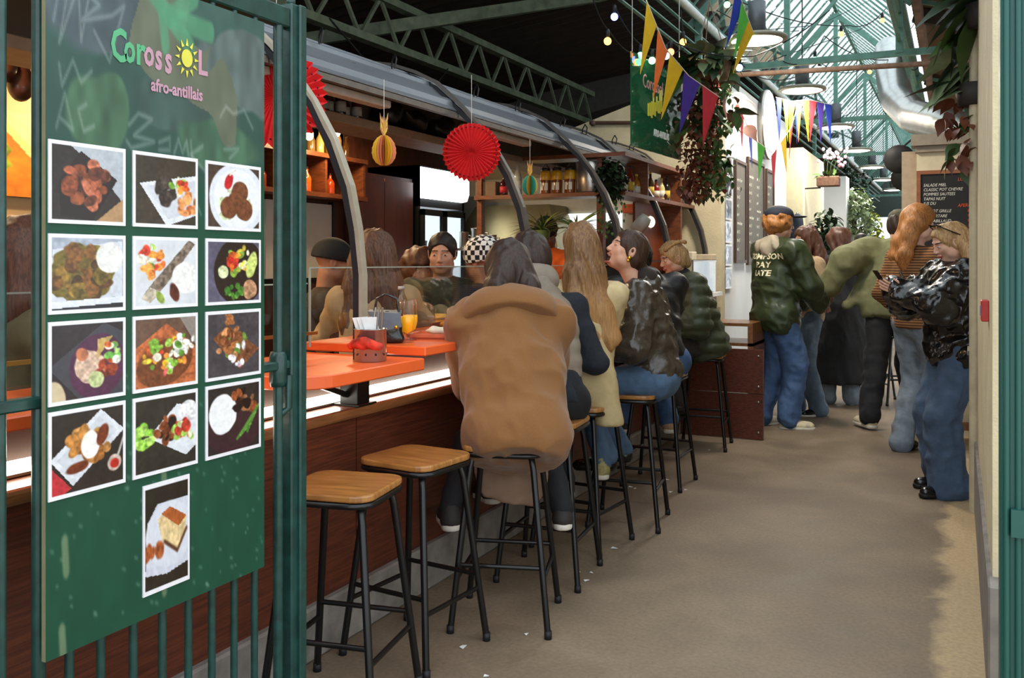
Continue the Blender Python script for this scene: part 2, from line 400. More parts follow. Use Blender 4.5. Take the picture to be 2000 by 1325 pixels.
for i, y in enumerate((8.6, 12.3, 16.4, 21.6, 26.8)):
    t = thing('roof_truss', 'green steel roof truss spanning the alley '+where[i], 'truss', (0, y, 0))
    zt = 3.2
    for nm, p, q, sz in (('tie_beam', (-2.6, 0, zt), (1.2, 0, zt), (.04, .055)), ('rafter', (XL-.1, 0, ZE-.1), (XM, 0, ZR-.08), (.045, .06)), ('rafter', (XR+.1, 0, ZE-.1), (XM, 0, ZR-.08), (.045, .06)),
                         ('king_post', (XM, 0, zt), (XM, 0, ZR-.08), (.05, .05)), ('brace', (XM, 0, zt+.05), (XL+.35, 0, ZE+.2), (.03, .03)), ('brace', (XM, 0, zt+.05), (XR-.35, 0, ZE+.2), (.03, .03)),
                         ('side_post', (XL, 0, zt), (XL, 0, ZE), (.06, .06)), ('side_post', (XR, 0, zt), (XR, 0, ZE), (.06, .06)),
                         ('side_brace', (XR, 0, ZE-.05), (1.2, 0, zt), (.035, .035))):
        b = MB(); b.bar(p, q, *sz); b.build(nm, pale_green_steel, t)
# glazed clerestory strips between eaves and the left wall top, louvred
for side, xx in (('left', XL), ('right', XR)):
    t = thing('louvre_strip', 'row of green louvre slats below the '+('left' if side == 'left' else 'right')+' eaves of the skylight', 'louvre', (xx, 5, 3.3))
    for j in range(3):
        b = MB(); b.bar((0, 0, .12*j), (0, 26, .12*j), .03, .01); b.build('slat', pale_green_steel, t)
# right aisle rafters and purlin
for i, (y, z) in enumerate(((6.4, 0), (9.2, 0), (12.5, 0))):
    b = MB(); b.bar((-.36, y, 3.66), (3.0, y, 2.73), .08, .12)
    tag(b.build('roof_rafter', M('dark_rafter', '3b322b', rough=.7)), 'dark brown rafter under the corrugated right roof '+('nearest the entrance', 'above the chalkboard stall', 'behind the silver duct')[i], 'beam')
b = MB(); b.bar((-.3, 5, 3.56), (-.3, 31, 3.56), .05, .22); tag(b.build('fascia_board', M('rusty_fascia', '6e5140', rough=.8, var=.4, scale=6)), 'peeling brown fascia board along the right edge of the skylight', 'beam')
b = MB(); b.tube([(-2.6, 7.9, 3.02), (.9, 7.9, 2.92)], .022, 8); tag(b.build('tie_rod', M('rusty_rod', '7d6250', rough=.7, var=.3)), 'rusty horizontal tie rod crossing below the skylight', 'beam')
# ================================================================= the bar
mahog = wood('mahogany_front', '4a2418', '6b3622', rough=.38, scale=5, stretch=(6, 1, 22))
mahog_d = wood('dark_mahogany', '35190f', '4c2617', rough=.5, scale=4, stretch=(6, 6, 2))
ledge_w = wood('ledge_wood', '6d4526', '8a5a34', rough=.35, scale=5, stretch=(8, 1, 8), coat=.3)
shelf_w = wood('shelf_wood', '5c3019', '7a4426', rough=.45, scale=5, stretch=(3, 3, 10))
orange = M('orange_laminate', 'e8632f', rough=.28, var=.03, scale=3, spec=.5)
black_steel = M('black_steel', '121212', rough=.38, metal=.3, var=.2, scale=30)
steel = M('stainless', 'a9a49c', rough=.28, metal=.9, var=.1, scale=8)
black_rubber = M('black_rubber', '15151a', rough=.6)

# front panels, one board per bay
fp = thing('serving_bar', 'long mahogany serving bar with wooden ledge below the orange counter', 'bar', (-2.06, 0, 0))
ys = [-.5, 1.15, 2.9, 4.45, 5.95, 7.3]
for i in range(len(ys)-1):
    b = MB(); b.b2((-.04, ys[i]+.003, .19), (0, ys[i+1]-.003, .82)); b.build('front_panel', mahog, fp)
b = MB(); b.b2((-.10, -.5, .82), (.055, 7.3, .86)); b.build('ledge', ledge_w, fp, bevel=.012, seg=2)
b = MB(); b.b2((-.12, -.5, .86), (-.1, 7.3, 1.02)); b.build('back_board', M('dark_back_board', '3a2518', rough=.6), fp)
ls = thing('led_strip', 'glowing white strip light under the orange counter', 'light', (-2.06, 1.2, .885))
b = MB(); b.b2((-.095, 0, -.014), (-.06, 6.0, .012)); b.build('diffuser', emis('led_glow', (1, .93, .8), 9), ls)
b = MB(); b.b2((-.1, -.01, -.022), (-.055, 6.01, -.0145)); b.build('channel', steel, ls)

# counters
ct = MB(); r = []
for i in range(9): a = PI/2*i/8; r.append((-1.845-.16+.16*math.cos(-PI/2+a), 2.34+.16+.16*math.sin(-PI/2+a)))
ct.prism([(-2.42, 2.34)]+r+[(-1.845, 3.045), (-2.42, 3.045)], .985, 1.03)
tag(ct.build('counter_flap', orange, bevel=.004), 'lower orange counter leaf with rounded corner holding the cutlery bucket', 'counter')
ct = MB(); ct.b2((-2.42, 3.05, 1.036), (-1.845, 7.3, 1.072))
tag(ct.build('bar_counter', orange, bevel=.004), 'long raised orange bar counter where the customers sit', 'counter')
ct = MB(); ct.b2((-2.42, .4, 1.0), (-2.0, 2.3, 1.035))
tag(ct.build('counter_leaf', orange, bevel=.004), 'orange counter leaf seen behind the green gate', 'counter')

# arches and curved canopy
ARC = [(-2.03, .86), (-2.03, 1.1), (-2.03, 1.35), (-2.05, 1.53), (-2.085, 1.69), (-2.16, 1.87), (-2.26, 2.03), (-2.36, 2.155), (-2.46, 2.262), (-2.62, 2.405), (-2.76, 2.475), (-2.9, 2.525), (-3.08, 2.56), (-3.25, 2.575)]
HY = [1.35, 2.9, 4.45, 5.95, 7.1, 8.28]
arch_out = M('arch_alu', 'a39a88', rough=.45, metal=.2, var=.12, scale=14)
arch_dark = M('arch_dark_alu', '5f5a55', rough=.4, metal=.4, var=.1)
cn = thing('bar_canopy', 'curved grey corrugated canopy on bowed arches over the bar', 'canopy', (0, 0, 0))
for i, y in enumerate(HY):
    a = MB(); a.tube([(x, y, z) for x, z in ARC], 0, 4, sq=(.035, .018))
    o = a.build('arch', arch_out if i < 2 else arch_dark, cn)
    a = MB(); a.tube([(x-.02*(1 if z < 2 else .5), y-.006, z-.03*(0 if z < 1.5 else 1 if z > 2.2 else .5)) for x, z in ARC], 0, 4, sq=(.024, .026)); a.build('rubber_seal', black_rubber, o)
galv = M('galvanised_sheet', '767a80', rough=.42, metal=.55, var=.18, scale=5, stretch=(1, .3, 1), bump=.1)
top = ARC[8:]
def canopy_profile():
    pts = []; P = [Vector((x, 0, z)) for x, z in top]
    for i in range(len(P)-1):
        for j in range(8):
            t = j/8; p = P[i].lerp(P[i+1], t); q = (P[i+1]-P[i]).normalized(); nrm = Vector((q.z, 0, -q.x))
            if nrm.z < 0: nrm = -nrm
            ph = (i*8+j) % 8
            pts.append(p+nrm*(-.034+(.018 if ph in (2, 3) else 0)))
    return pts
pr = canopy_profile()
for i in range(len(HY)-1):
    y0, y1 = HY[i]+.004, HY[i+1]-.004; b = MB(); n = len(pr)
    vs = [(p.x, y0, p.z) for p in pr]+[(p.x, y1, p.z) for p in pr]+[(p.x, y0, p.z-.008) for p in pr]+[(p.x, y1, p.z-.008) for p in pr]
    fs = []
    for j in range(n-1): fs += [(j, j+1, n+j+1, n+j), (2*n+j, 3*n+j, 3*n+j+1, 2*n+j+1)]
    fs += [(0, n, 3*n, 2*n)]
    b.add(vs, fs); b.build('roof_panel', galv, cn)
    b = MB(); b.b2((pr[0].x-.03, y0, pr[0].z-.04), (pr[0].x, y1, pr[0].z-.012)); b.build('edge_strip', M('canopy_edge', '6d6660', rough=.5, metal=.3), cn)
    for f in (.35, .75):
        yy = y0+(y1-y0)*f; p = pr[10]
        b = MB(); b.tube([(p.x+.02, yy, p.z), (p.x+.03, yy, p.z+.05), (p.x, yy+.03, p.z+.085), (p.x-.03, yy+.05, p.z+.05), (p.x-.03, yy+.05, p.z+.01)], .005, 6); b.build('roof_hook', black_steel, cn)
for y in (2.9, 4.45, 5.95):
    b = MB(); b.b2((-2.1, y-.05, .86), (-2.02, y+.03, 1.0)); b.b2((-2.12, y-.07, .86), (-2.0, y+.05, .868))
    b.bar((-2.07, y-.05, .9), (-2.07, y-.35, 1.0), .02, .02)
    tag(b.build('counter_bracket', black_steel, bevel=.002), 'black steel bracket post holding the counter at '+{2.9: 'the cutlery bucket', 4.45: 'the arch beside the camel coat', 5.95: 'the arch beside the laughing woman'}[y], 'bracket')
# wall above the shelf inside the canopy, and the ceiling behind
inner = M('inner_fascia', '7b6754', rough=.8, var=.12, scale=4)
e = MB(); e.b2((-3.32, -.5, 2.2), (-3.25, 8.3, 2.6)); struct('wall_fascia', e, inner)
e = MB(); e.b2((-3.25, -.5, 2.15), (-2.98, 8.3, 2.2)); tag(e.build('upper_shelf', M('pale_shelf', '8d7863', rough=.6, var=.15), bevel=.004), 'long pale wooden shelf under the canopy carrying jars', 'shelf')
e = MB(); e.b2((-6, -.5, 2.56), (-3.32, 8.35, 2.62)); struct('ceiling_bar', e, M('bar_ceiling', '4f3d2e', rough=.8))
# inside walls
cream_in = M('cream_inner_wall', 'd9b787', rough=.8, var=.06, scale=2)
e = MB(); e.b2((-4.6, -.5, 0), (-4.45, 4.15, 2.56)); struct('wall_inner_cream', e, cream_in)
e = MB(); e.b2((-4.6, 4.15, 0), (-4.08, 5.585, 2.56)); struct('wall_inner_wood', e, mahog_d)
e = MB(); e.b2((-4.6, 5.6, 0), (-4.52, 8.35, 2.56)); struct('wall_inner_back', e, mahog_d)
e = MB(); e.b2((-4.45, -.6, 0), (-2.1, -.5, 2.56)); struct('wall_inner_side', e, cream_in)

# tall wooden cabinet and shelves around the white board
cb = thing('wood_cabinet', 'tall dark mahogany cabinet standing left of the drinks fridge', 'cabinet', (-4.02, 5.6, 0))
b = MB(); b.b2((-.36, .0, 0), (-.02, .87, 2.08)); b.build('body', mahog_d, cb)
b = MB(); b.b2((-.02, .02, .1), (0, .43, 2.05)); b.build('door', wood('cab_door', '55281a', '6a3420', rough=.4, stretch=(4, 4, 1)), cb)
b = MB(); b.b2((-.02, .44, .1), (0, .85, 2.05)); b.build('door', MATS['cab_door'], cb)
wb = thing('white_board', 'blank white notice board on the wood wall behind the customers', 'board', (-4.05, 5.2, 1.29))
b = MB(); b.b2((-.03, -.5, 0), (0, .22, .52)); b.build('panel', M('board_white', 'cfcac0', rough=.5, var=.03), wb)
b = MB(); b.b2((-.03, -.52, -.03), (.012, .22, 0)); b.b2((-.03, .2, 0), (.012, .23, .54)); b.build('frame', black_steel, wb)

# shelf unit behind: warm-lit niche
nz = thing('back_shelf_unit', 'warm lit mahogany shelf niche on the back wall', 'shelf unit', (-4.08, 4.2, 1.84))
for z, h in ((0, .03), (.27, .03)):
    b = MB(); b.b2((0, 0, z), (.22, 1.38, z+h)); b.build('shelf', shelf_w, nz)
for y in (0, .45, .9, 1.35):
    b = MB(); b.b2((0, y, .03), (.2, y+.025, .27)); b.build('divider', shelf_w, nz)
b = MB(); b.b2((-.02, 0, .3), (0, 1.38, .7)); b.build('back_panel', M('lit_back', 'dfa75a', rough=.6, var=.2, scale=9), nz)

# drinks fridge
fr = thing('drinks_fridge', 'glass door drinks fridge with a glowing white light box on top', 'fridge', (-4.0, 6.5, 0))
b = MB(); b.b2((-.5, 0, 0), (-.46, .78, 2.2)); b.b2((-.5, 0, 0), (0, .03, 2.2)); b.b2((-.5, .75, 0), (0, .78, 2.2)); b.b2((-.5, 0, 0), (0, .78, .12)); b.b2((-.5, 0, 1.86), (0, .78, 2.2)); b.build('case', M('fridge_black', '17181a', rough=.4), fr)
b = MB()
pts = [(0, 1.93), (.05, 1.94), (.07, 2.0), (.07, 2.12), (.05, 2.18), (0, 2.19)]
b.add([(x, .03, z) for x, z in pts]+[(x, .75, z) for x, z in pts], [(i, i+1, 7+i, 6+i) for i in range(5)]+[(0, 6, 11, 5), (0, 1, 2, 3, 4, 5)[::-1], (6, 7, 8, 9, 10, 11)]); b.build('light_box', emis('fridge_light', (.93, .97, 1), 4.5), fr)
b = MB(); b.b2((-.45, .04, .13), (-.43, .74, 1.84)); b.b2((-.43, .735, .13), (-.01, .745, 1.84)); b.build('lit_back', emis('fridge_inner', (.82, .92, 1), 1.6), fr)  # back and inner side wall emit, standing in for light inside the fridge
for z in (.55, .95, 1.35):
    b = MB(); b.b2((-.44, .04, z), (-.05, .74, z+.012)); b.build('wire_shelf', steel, fr)
for y0 in (.03, .4):
    d = MB(); d.b2((0, y0, .12), (.03, y0+.03, 1.84)); d.b2((0, y0+.32, .12), (.03, y0+.35, 1.84)); d.b2((0, y0, .12), (.03, y0+.35, .17)); d.b2((0, y0, 1.79), (.03, y0+.35, 1.84))
    dd = d.build('door', MATS['fridge_black'], fr)
    g = MB(); g.b2((.012, y0+.03, .17), (.016, y0+.32, 1.79)); g.build('pane', glassmat('clear_glass', (.95, .97, .97), .1), dd)

# glass screens on the counter
gl = MATS['clear_glass']
edge = M('glass_edge', '9aa396', rough=.2, spec=.8)
for i, (y0, y1, zt, lab) in enumerate(((1.2, 2.84, 1.315, 'clear glass screen on the orange counter behind the green gate'), (2.86, 4.4, 1.375, 'clear glass screen behind the cutlery bucket and handbag'), (4.5, 6.2, 1.375, 'clear glass screen in front of the laughing woman'))):
    t = thing('glass_screen', lab, 'glass screen', (-2.25, y0, 1.035 if i < 1 else 1.073))
    h = zt-(1.035 if i < 1 else 1.073)
    b = MB(); b.b2((0, 0, 0), (.006, y1-y0, h)); b.build('pane', gl, t)
    b = MB(); b.b2((-.001, 0, h), (.007, y1-y0, h+.005)); b.b2((-.001, -.005, 0), (.007, 0, h)); b.build('polished_edge', edge, t)
# second strip light / rail across lower glass
b = MB(); b.bar((-2.2, 1.2, 1.14), (-2.2, 2.84, 1.13), .01, .012); tag(b.build('glass_rail', M('brass', 'b48a4a', rough=.3, metal=.9)), 'thin brass rail along the glass screen by the gate', 'rail')

# batten lamps below the canopy
for i, (y0, y1, lab) in enumerate(((2.75, 3.92, 'long white batten lamp hung under the canopy near the gate'), (4.75, 5.62, 'white batten lamp under the canopy above the second paper pineapple'))):
    t = thing('batten_lamp', lab, 'lamp', (-2.6, y0, 2.2))
    b = MB(); b.b2((-.04, 0, -.025), (.03, y1-y0, .015)); b.build('housing', M('batten_white', 'b9b1a6', rough=.5), t, bevel=.006)
    for yy in (.25, y1-y0-.25):
        b = MB(); b.bar((0, yy, .015), (-.03, yy, .16), .03, .02); b.b2((-.05, yy-.08, .015), (.03, yy+.08, .03)); b.build('hanger', black_steel, t)
# downlights
for i, (y, x) in enumerate(((5.8, -4.08), (3.6, -4.0), (2.4, -3.8))):
    t = thing('downlight', 'round recessed ceiling lamp '+('above the wood cabinet', 'above the curly haired customer', 'over the cream inner wall')[i], 'lamp', (x, y, 2.55))
    b = MB(); b.lathe([(.075, -.012), (.075, .005), (.05, .005)], 20); b.build('rim', steel, t)
    b = MB(); b.lathe([(.06, -.014), (.0, -.018)], 20); b.build('lens', emis('warm_lens', (1, .85, .6), 8), t)
    area_light('downlight_lamp', (x, y, 2.52), .12, 22, (1, .74, .45))
# filament lamps over the warm niche
for i, (u, v) in enumerate(((657, 258), (652, 270), (604, 264))):
    p = atx(u, v, -3.75); t = thing('filament_bulb', 'bright filament bulb '+('over the right end of the lit niche', 'tucked just below the other right hand bulb', 'seen between the gate post and the first arch')[i], 'lamp', p)
    b = MB(); b.sphere((0, 0, 0), (.028, .028, .035)); b.build('bulb', emis('bulb_warm', (1, .78, .42), 14), t)
    b = MB(); b.lathe([(.012, .03), (.014, .07)], 8); b.tube([(0, 0, .07), (0, 0, 2.54-p.z)], .003, 5); b.build('socket', black_steel, t)
    point_light('bulb_light', p+Vector((.08, 0, 0)), 7, (1, .7, .36), .04)

# perpendicular shelf unit with bottles, y = 6.35, and its return along the alley
su = thing('bottle_shelf', 'mahogany bottle shelving at the back end of the bar', 'shelf unit', (0, 0, 0))
for z0, z1 in ((1.885, 1.915), (2.17, 2.2)):
    b = MB(); b.b2((-3.4, 6.35, z0), (-2.36, 6.6, z1)); b.build('shelf', shelf_w, su)
    b = MB(); b.b2((-2.36, 6.35, z0+.0), (-2.16, 8.3, z1)); b.build('shelf', shelf_w, su)
for x, y, w_ in ((-2.40, 6.4, .05), (-3.4, 6.4, .04)):
    b = MB(); b.b2((x, y, 0), (x+w_, y+.06, 2.17)); b.build('post', shelf_w, su)
b = MB(); b.b2((-2.36, 7.9, 1.2), (-2.18, 7.94, 2.17)); b.build('side_panel', shelf_w, su)
b = MB(); b.b2((-2.36, 6.95, 1.915), (-2.18, 6.97, 2.17)); b.build('divider', shelf_w, su)
b = MB(); b.b2((-2.37, 7.15, .9), (-2.35, 7.9, 1.885)); b.build('back_panel', wood('red_panel', '6f3018', '86401f', rough=.5, stretch=(3, 3, 1)), su)
# kitchen seen through the shelving
e = MB(); e.b2((-4.4, 8.0, 0), (-2.4, 8.1, 2.2)); struct('wall_kitchen', e, M('kitchen_wall', 'b9b39f', rough=.6, var=.06))
hd = thing('extractor_hood', 'dull stainless extractor hood over the kitchen', 'hood', (-3.75, 7.5, 1.5))
b = MB(); b.add([(-.5, -.1, 0), (.62, -.1, 0), (.62, .5, 0), (-.5, .5, 0), (-.3, .1, .42), (.45, .1, .42), (.45, .5, .42), (-.3, .5, .42)], [(0, 1, 5, 4), (1, 2, 6, 5), (2, 3, 7, 6), (3, 0, 4, 7), (4, 5, 6, 7), (3, 2, 1, 0)]); b.build('canopy', M('brassy_steel', '8f8460', rough=.35, metal=.8, var=.2, scale=4), hd)
b = MB(); b.b2((-.5, -.12, -.03), (.62, -.09, .03)); b.build('lip', steel, hd)
ks = MB(); ks.b2((-4.3, 7.0, 1.50), (-3.3, 7.3, 1.52)); tag(ks.build('steel_shelf', steel), 'stainless kitchen shelf carrying the pots', 'shelf')
for i, (u, v, r, h, lab) in enumerate(((904, 452, .042, .14, 'steel stock pot at the left of the kitchen shelf'), (932, 452, .064, .17, 'big steel pot in the middle of the kitchen shelf'), (960, 452, .036, .11, 'slim steel canister on the kitchen shelf'), (980, 453, .034, .06, 'low steel bowl at the right of the kitchen shelf'))):
    p = aty(u, v, 7.1); t = thing('cooking_pot', lab, 'pot', (p.x, 7.12, 1.52))
    b = MB(); b.lathe([(r*.95, 0), (r, .01), (r, h), (r*1.04, h+.005), (r*.96, h+.005), (r*.94, .02), (0, .015)], 18); b.build('body', steel, t)
    b = MB(); b.tube([(r, 0, h*.8), (r+.03, 0, h*.8), (r+.03, 0, h*.6), (r, 0, h*.6)], .006, 6); b.build('handle', steel, t)
b = MB(); b.b2((-3.4, 7.97, 1.2), (-2.75, 8.0, 1.85)); struct('window_1', b, emis('kitchen_window', (.9, .95, .93), 1.0))
ob = MB(); ob.b2((-2.72, 7.9, 1.84), (-2.5, 7.99, 1.92)); tag(ob.build('orange_crate', M('crate_orange', 'd3581f', rough=.5), bevel=.01), 'small orange box on top of the kitchen wall ledge', 'box')
# wall lamp and grey spot lamp
t = thing('wall_lamp', 'half round cream wall lamp on the reddish wood panel', 'lamp', (-2.345, 7.55, 1.74))
b = MB(); b.sphere((0, 0, 0), (.035, .075, .05)); b.build('shade', emis('cream_shade', (1, .85, .55), 1.6), t)
b = MB(); b.b2((-.006, -.03, -.06), (.0, .03, .06)); b.build('plate', steel, t)
t = thing('desk_lamp', 'grey cylindrical lamp head on a thin bent arm', 'lamp', (-2.15, 6.75, 1.36))
T = Matrix.Translation((-.02, 0, .33)) @ Matrix.Rotation(.7, 4, 'Y')
b = MB(); b.lathe([(0, .075), (.04, .07), (.055, .03), (.055, -.07), (.05, -.07), (.048, .02)], 18, T=T); b.build('shade', M('lamp_grey', '9c9a90', rough=.5), t)
b = MB(); b.tube([(0, 0, -.28), (.0, 0, .1), (-.03, 0, .28), (-.02, 0, .33)], .008, 8); b.lathe([(.06, -.29), (.06, -.27), (.01, -.26)], 14); b.build('stem', M('lamp_stem', '5b4a3e', rough=.5), t)
# low mahogany partition at the end of the seats
pt = thing('wood_partition', 'low mahogany partition screen with bolts at the end of the bar seats', 'partition', (-1.37, 7.35, 0))
for z0, z1 in ((.005, .36), (.365, .71)):
    b = MB(); b.b2((-.66, 0, z0), (0, .03, z1)); b.build('panel', mahog, pt)
b = MB()
for z in (.06, .3, .42, .66): b.sphere((-.035, -.004, z), .010, 8, 6)
b.build('bolt', steel, pt)
sd = thing('side_shelf', 'low wooden side shelf stacked with boxes behind the partition', 'shelf', (-1.9, 7.5, 0))
for z in (.72, .88):
    b = MB(); b.b2((-.05, 0, z), (.42, .5, z+.025)); b.build('board', ledge_w, sd)
b = MB(); b.b2((-.05, 0, .0), (-.02, .5, .72)); b.b2((.38, 0, 0), (.42, .5, .88)); b.b2((-.05, 0, .74), (-.02, .5, .88)); b.build('upright', ledge_w, sd)
dc = thing('display_case', 'glass fronted display case at the far end of the counter', 'display case', (-2.1, 7.45, .9))
b = MB(); b.b2((-.2, 0, 0), (.15, .8, .22)); b.build('base', M('case_plum', '6a4140', rough=.5), dc)
b = MB(); b.b2((-.2, 0, .5), (.15, .8, .515)); b.b2((.14, 0, .22), (.15, .01, .5)); b.build('top', steel, dc)
b = MB(); b.b2((.144, .01, .22), (.148, .8, .5)); b.b2((-.2, .0, .22), (.14, .005, .5)); b.build('pane', gl, dc)
b = MB(); b.b2((.17, .0, .20), (.2, .82, .235)); b.build('rail', M('white_rail', 'e8e8e4', rough=.4), dc)
b = MB(); b.b2((-.16, .1, .23), (.08, .7, .26)); b.build('tray', M('pastry', 'b98a4e', rough=.7, var=.4, scale=40), dc)
for i, (x, w_, h, c_) in enumerate(((-2.08, .16, .07, 'd9cdb4'), (-1.98, .2, .05, 'c9b79a'))):
    b = MB(); b.b2((x-w_/2, 7.6+i*.2, 1.416), (x+w_/2, 7.75+i*.2, 1.416+h)); tag(b.build('paper_box', M('paper_box%d' % i, c_, rough=.7), bevel=.004), ('taller', 'flatter')[i]+' beige paper box on top of the display case', 'box')
# ================================================================= green gate with the menu board
def vnoise(X, Y, f, seed):
    r = np.random.default_rng(seed).random((64, 64)); x = X*f; y = Y*f
    xi = np.floor(x).astype(int); yi = np.floor(y).astype(int); fx = x-xi; fy = y-yi; fx = fx*fx*(3-2*fx); fy = fy*fy*(3-2*fy)
    g = lambda i, j: r[(yi+j) % 64, (xi+i) % 64]
    return (g(0, 0)*(1-fx)+g(1, 0)*fx)*(1-fy)+(g(0, 1)*(1-fx)+g(1, 1)*fx)*fy
def hx(h): return np.array([int(h[i:i+2], 16)/255 for i in (0, 2, 4)])
class Pic:
    """small raster print: x to the right, y down, both 0..1"""
    def __init__(s, nx, ny, bgc, seed=1, tex=.12):
        s.X, s.Y = np.meshgrid((np.arange(nx)+.5)/nx, (np.arange(ny)+.5)/ny); s.seed = seed; s.soft = 1.4/nx
        n = vnoise(s.X, s.Y, 7, seed)*.5+vnoise(s.X, s.Y, 23, seed+1)*.5
        s.a = hx(bgc)[None, None]*(1+tex*(n[..., None]-.5)*2); s.rg = random.Random(seed)
    def mix(s, m, col, tex=.25):
        s.seed += 3; n = vnoise(s.X, s.Y, 31, s.seed)*.6+vnoise(s.X, s.Y, 13, s.seed+1)*.4
        c = (hx(col) if isinstance(col, str) else col)[None, None]*(1+tex*(n[..., None]-.5)*2)
        s.a = s.a*(1-m[..., None])+np.clip(c, 0, 1)*m[..., None]; return s
    def ell(s, cx, cy, rx, ry, col, rot=0, wob=.12, tex=.25):
        c, sn = math.cos(math.radians(rot)), math.sin(math.radians(rot)); dx = s.X-cx; dy = s.Y-cy
        q = np.hypot((dx*c+dy*sn)/rx, (-dx*sn+dy*c)/ry)+wob*(vnoise(s.X, s.Y, 11, s.seed+5)-.5)*2
        return s.mix(np.clip((1-q)*min(rx, ry)/s.soft+.5, 0, 1), col, tex)
    def poly(s, pts, col, tex=.08, wob=0):
        ins = np.zeros(s.X.shape, bool); n = len(pts); X, Y = s.X+wob*(vnoise(s.X, s.Y, 9, 77)-.5), s.Y+wob*(vnoise(s.X, s.Y, 9, 78)-.5)
        for i in range(n):
            (x0, y0), (x1, y1) = pts[i], pts[(i+1) % n]
            if y0 == y1: continue
            ins ^= ((y0 > Y) != (y1 > Y)) & (X < (x1-x0)*(Y-y0)/(y1-y0)+x0)
        return s.mix(ins.astype(float), col, tex)
    def line(s, pts, w, col, alpha=1):
        d = np.full(s.X.shape, 9.)
        for (x0, y0), (x1, y1) in zip(pts[:-1], pts[1:]):
            dx, dy = x1-x0, y1-y0; t = np.clip(((s.X-x0)*dx+(s.Y-y0)*dy)/(dx*dx+dy*dy+1e-9), 0, 1)
            d = np.minimum(d, np.hypot(s.X-x0-t*dx, s.Y-y0-t*dy))
        return s.mix(np.clip((w-d)/s.soft+.5, 0, 1)*alpha, col, .1)
    def blobs(s, n, cx, cy, rx, ry, r0, r1, cols):
        for _ in range(n):
            a = s.rg.random()*2*PI; q = math.sqrt(s.rg.random()); r = s.rg.uniform(r0, r1)
            s.ell(cx+rx*q*math.cos(a), cy+ry*q*math.sin(a), r, r*s.rg.uniform(.5, 1), s.rg.choice(cols), s.rg.uniform(0, 180), .25, .4)
        return s
    def frame(s, wx, wy, col='e4e2e6'):
        m = (s.X < wx) | (s.X > 1-wx) | (s.Y < wy) | (s.Y > 1-wy); return s.mix(m.astype(float), col, .03)
NP = 96
def ph(i, bgc, tex=.2): return Pic(NP, NP, bgc, 100+i*17, tex)
meat = ['5a2c18', '7a3c1e', '3a1c12', '8c4a28', '241210']; salad = ['6f9a3a', '9cbf52', 'd5622a', 'e08a3a', 'c23a26', 'e8e3d0']; rice = ['e9e6e2', 'dcd8d4', 'f2f0ee']
P_ = []
p = ph(0, '2b211c'); p.poly([(.25, .03), (1, .03), (1, .75), (.6, .3)], 'aab0b8').poly([(.6, .95), (1, .62), (1, .97)], 'a8835c'); p.poly([(.12, .5), (.4, .1), (.88, .42), (.55, .95), (.15, .9)], '21130e'); p.blobs(26, .48, .5, .26, .26, .05, .12, meat+['a8583a', 'b8684a']); P_.append(p)
p = ph(1, '3b332a'); p.poly([(.1, .42), (.98, .25), (.98, .8), (.5, .97)], 'd8dae0').poly([(.2, .45), (.95, .32), (.95, .75), (.52, .88)], 'c5c8d2'); p.blobs(14, .5, .5, .14, .15, .06, .1, ['2e2622', '3a302c', '4b3f3a']); p.blobs(12, .72, .42, .14, .12, .03, .07, salad); p.blobs(12, .82, .68, .14, .16, .05, .09, ['c87a44', 'd98f58', 'b9653a']); P_.append(p)
p = ph(2, '453830'); p.ell(.56, .52, .5, .52, 'd5d8e2', 0, .01, .05).ell(.56, .52, .42, .44, 'e2e4ea', 0, .01, .05); p.blobs(14, .5, .62, .3, .22, .05, .09, ['d8dfc2', 'c6d3a4']); [p.ell(x, y, .15, .16, '70432c', 0, .05, .25) for x, y in ((.6, .42), (.4, .66), (.68, .68), (.52, .58))]; p.ell(.4, .28, .07, .12, 'b8242a', 20).line([(.42, .18), (.52, .1)], .012, 'd9d4c0'); P_.append(p)
p = ph(3, 'a3aab8'); p.poly([(.05, .2), (.95, .08), (.95, .8), (.03, .85)], 'c8ccd6').ell(.42, .5, .42, .38, '6a5a20', 0, .1, .35); p.blobs(34, .4, .5, .34, .3, .05, .13, ['5a3a18', '7a4f22', '4a3212', '8a6a28', '66521a']); p.ell(.78, .3, .18, .2, 'e2e0dc', 0, .05, .12); p.poly([(.0, .85), (1, .8), (1, .88), (0, .93)], 'd8dbe4').poly([(0, .93), (1, .88), (1, 1), (0, 1)], '211f24'); P_.append(p)
p = ph(4, 'cfd2d8', .05); p.blobs(20, .3, .28, .2, .18, .03, .08, salad); p.poly([(.12, .85), (.25, .68), (.85, .04), (.95, .1), (.5, .66), (.25, .92)], '77675a', .5).poly([(.12, .85), (.25, .7), (.4, .76), (.25, .92)], 'b7aa98', .3); p.ell(.8, .58, .22, .22, 'e6e4e2', 0, .05, .12).ell(.62, .78, .07, .13, '5a2a20', -20).ell(.4, .84, .05, .09, '8aa045', -30); p.blobs(8, .2, .5, .1, .1, .04, .07, ['e09a4a', 'd88038']); P_.append(p)
p = ph(5, '5d586c'); p.ell(.6, .5, .46, .52, '2b201c', 0, .01, .1); p.blobs(18, .6, .3, .2, .18, .04, .08, ['8fb84a', 'd8c44a', 'e8a23a', 'c03a2a', 'e9e2b8']); p.blobs(10, .45, .4, .14, .16, .04, .07, ['b42a24', '86a63e', 'd4602a']); p.ell(.3, .5, .09, .1, 'd9dcae').ell(.78, .78, .13, .15, 'b88a68', 0, .08, .35); p.blobs(14, .5, .8, .15, .1, .03, .06, ['4a7a2e', '5e9238', '3a6a28']).ell(.82, .4, .09, .2, 'c8d678', 15); P_.append(p)
